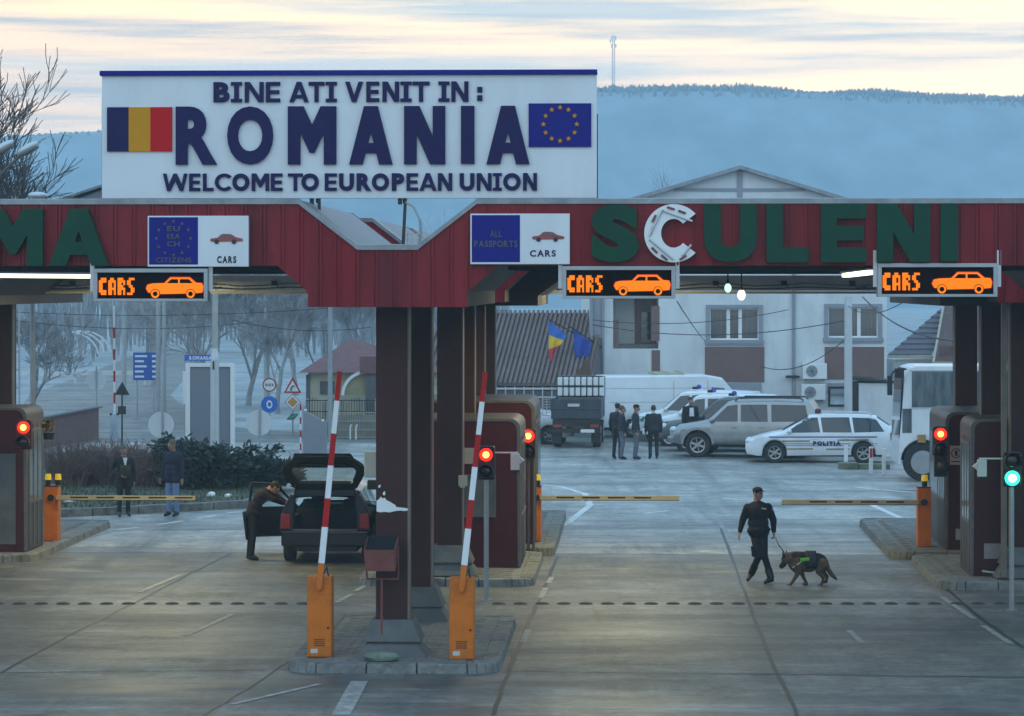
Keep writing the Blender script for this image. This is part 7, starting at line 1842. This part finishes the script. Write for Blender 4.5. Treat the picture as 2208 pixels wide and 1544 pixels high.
for k,(x,Z,h_,lab,sd,sp) in enumerate(((405,133,7.6,'dense bare tree right behind the white framed billboard',3,.6),(470,141,8.2,'tall hazy bare tree behind the pale lamp pole',5,.62),(535,136,7.0,'bare tree just left of the weight-limit sign',8,.6),(600,128,6.6,'bare tree leaning over the red triangle sign',9,.65),
    (700,134,6.8,'bare tree standing behind the small house roof',14,.6),(790,131,7.2,'bare tree beside the first column, behind the small house',16,.55),(330,165,7.5,'faint bare tree behind the blue direction sign',21,.55),(60,118,4.6,'low bare tree beside the lattice pole at the left',23,.75),(640,150,7.6,'faint bare tree in the mist behind the bend sign',27,.55))):
    tree(lab, Vector(((x-CX)*Z/K,Z,0)), h_*1.05, sd, 6, sp*.8, .085, kids=(3,4), trunk_f=.20)
for k,(x,Z,h_,lab,sd) in enumerate(((1430,150,11.5,'small bare tree whose tip shows left of the office pediment',31),)):
    tree(lab, Vector(((x-CX)*Z/K,Z,0)), h_, sd, 5, .45, .13)
tp = []
for k in range(26):
    x=random.uniform(560,1060); Z=random.uniform(205,300); tp.append((x,Z))
mbw=MB(); rnd=random.Random(4)
for x in range(-150,1100,9):
    Z=rnd.uniform(215,330); b=Vector(((x-CX)*Z/K,Z,0)); h_=rnd.uniform(7,11.5)
    for q in range(9):
        a=rnd.uniform(0,6.28); s_=rnd.uniform(.3,1.9); m=b+Vector((math.cos(a)*s_*.3,math.sin(a)*s_*.3,h_*.45)); tip=b+Vector((math.cos(a)*s_,math.sin(a)*s_,h_*rnd.uniform(.7,1)))
        mbw.tube([b,m,tip],[.09,.06,.012],3)
        for w in range(7):
            f=rnd.uniform(.2,1); s=m.lerp(tip,f); mbw.tube([s,s+Vector((rnd.gauss(0,.5),rnd.gauss(0,.5),rnd.uniform(.3,1.1)))],[.022,.008],3)
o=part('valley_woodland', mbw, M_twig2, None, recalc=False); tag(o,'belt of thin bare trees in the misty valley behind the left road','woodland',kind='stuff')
# thin sapling stakes / pale fence along the wood edge
# ================================================================ AIR, SKY, LIGHT, CAMERA
hz_ = MB(); hz_.box(-350,-60,-1.0,350,965,85)
hm_ = bpy.data.materials.new('haze_air'); hm_.use_nodes=True; nt=hm_.node_tree; nt.nodes.remove(nt.nodes['Principled BSDF'])
pv=nt.nodes.new('ShaderNodeVolumePrincipled'); pv.inputs['Color'].default_value=(.70,.90,1.0,1); pv.inputs['Density'].default_value=HAZE; pv.inputs['Anisotropy'].default_value=0.0
nt.links.new(pv.outputs[0], nt.nodes['Material Output'].inputs['Volume'])
if HAZE > 0:
    o=part('haze', hz_, hm_); o['kind']='stuff'; o['label']='thin blue evening haze filling the valley air'; o['category']='haze'
w=bpy.data.worlds.new('World'); SC.world=w; w.use_nodes=True; nt=w.node_tree; N=nt.nodes; Lk=nt.links; bg=N['Background']
tc=N.new('ShaderNodeTexCoord'); sp=N.new('ShaderNodeSeparateXYZ'); Lk.new(tc.outputs['Generated'],sp.inputs[0])
def ramp(fac, stops):
    r=N.new('ShaderNodeValToRGB'); e=r.color_ramp.elements
    for i,(p,c) in enumerate(stops):
        q=e[i] if i<2 else e.new(p); q.position=p; q.color=tuple(c)+(1,)
    Lk.new(fac,r.inputs['Fac']); return r.outputs['Color']
def mixc(f,a,b,mode='MIX'):
    x=N.new('ShaderNodeMixRGB'); x.blend_type=mode
    for s,v in (('Fac',f),('Color1',a),('Color2',b)):
        if isinstance(v,(int,float)): x.inputs[s].default_value=v
        elif isinstance(v,tuple): x.inputs[s].default_value=v+(1,)
        else: Lk.new(v,x.inputs[s])
    return x.outputs['Color']
def maprange(f,a,b,c,d):
    m=N.new('ShaderNodeMapRange'); Lk.new(f,m.inputs['Value'])
    for k,v in zip(('From Min','From Max','To Min','To Max'),(a,b,c,d)): m.inputs[k].default_value=v
    return m.outputs[0]
# clear dusk dome: blue overhead, paler low down; warm afterglow only low in the west (+Y)
dome=ramp(maprange(sp.outputs['Z'],-.1,1,0,1),[(0,DOME0),(.25,DOME1),(.6,DOME2),(1,DOME3)])
low=maprange(sp.outputs['Z'],.10,.22,1,0); west=maprange(sp.outputs['Y'],.3,.9,0,1)
mm=N.new('ShaderNodeMath'); mm.operation='MULTIPLY'; Lk.new(low,mm.inputs[0]); Lk.new(west,mm.inputs[1])
# afterglow colour, warmer to the right and higher
def noise(scale,detail,sc,loc=(0,0,0),rough=.6):
    mp2=N.new('ShaderNodeMapping'); mp2.inputs['Scale'].default_value=sc; mp2.inputs['Location'].default_value=loc; Lk.new(tc.outputs['Generated'],mp2.inputs['Vector'])
    n=N.new('ShaderNodeTexNoise'); n.inputs['Scale'].default_value=scale; n.inputs['Detail'].default_value=detail; n.inputs['Roughness'].default_value=rough; Lk.new(mp2.outputs[0],n.inputs['Vector']); return n.outputs['Fac']
glow=ramp(maprange(sp.outputs['X'],-.17,.17,0,1),[(0,GLOW_L),(1,GLOW_R)])
hi=maprange(sp.outputs['Z'],.062,.10,0,1); glow=mixc(hi,glow,ramp(maprange(sp.outputs['X'],-.17,.17,0,1),[(0,GLOWT_L),(1,GLOWT_R)]))
cl=ramp(noise(3.2,9,(.9,.9,20.0),(2.3,0,.35)),[(.45,(0,0,0)),(.62,(1,1,1))]); cl2=ramp(noise(6.5,10,(.6,.6,15.0),(7.7,0,1.9),.65),[(.50,(0,0,0)),(.68,(.8,.8,.8))])
glow=mixc(cl,glow,CLOUD); glow=mixc(cl2,glow,CLOUD2)
sky=mixc(mm.outputs[0],dome,glow)
ni=N.new('ShaderNodeTexSky'); ni.sky_type='NISHITA'; ni.sun_disc=False; ni.sun_elevation=R(3); ni.sun_rotation=R(12); 
nk=mixc(1.0,ni.outputs[0],(.05,.05,.05),'MULTIPLY'); nk=mixc(NISH,sky,nk,'MIX') if NISH>0 else sky
Lk.new(nk,bg.inputs['Color']); bg.inputs['Strength'].default_value=SKYK
sl=bpy.data.lights.new('warm_fill','SUN'); sl.energy=FILL_E; sl.angle=R(70); sl.color=(1,.74,.48)  # added fill from behind the camera, warms the red and orange fronts
so=bpy.data.objects.new('warm_fill',sl); COL.objects.link(so); so.location=(-20,-30,60)
d=Vector((-.35,-.9,.22)).normalized(); so.rotation_euler=d.to_track_quat('Z','Y').to_euler()
cam=bpy.data.cameras.new('camera'); co_=bpy.data.objects.new('camera',cam); COL.objects.link(co_); SC.camera=co_
co_.location=(0,0,H); co_.rotation_euler=(PI/2,0,0); cam.sensor_width=36; cam.sensor_fit='HORIZONTAL'; cam.lens=K*36/2208; cam.shift_y=-(772-HY)/2208; cam.clip_end=3000; cam.clip_start=.5
SC.view_settings.view_transform='Standard'; SC.view_settings.look='None'; SC.view_settings.exposure=EXPO; SC.view_settings.gamma=1
SC.render.engine='CYCLES'; SC.cycles.use_denoising=True
try: SC.cycles.denoiser='OPENIMAGEDENOISE'; SC.cycles.denoising_input_passes='RGB_ALBEDO_NORMAL'; SC.cycles.denoising_prefilter='ACCURATE'
except Exception: pass
SC.cycles.max_bounces=7; SC.cycles.diffuse_bounces=3; SC.cycles.glossy_bounces=3; SC.cycles.transparent_max_bounces=10; SC.cycles.volume_bounces=1; SC.cycles.sample_clamp_indirect=4
SC.cycles.caustics_reflective=False; SC.cycles.caustics_refractive=False
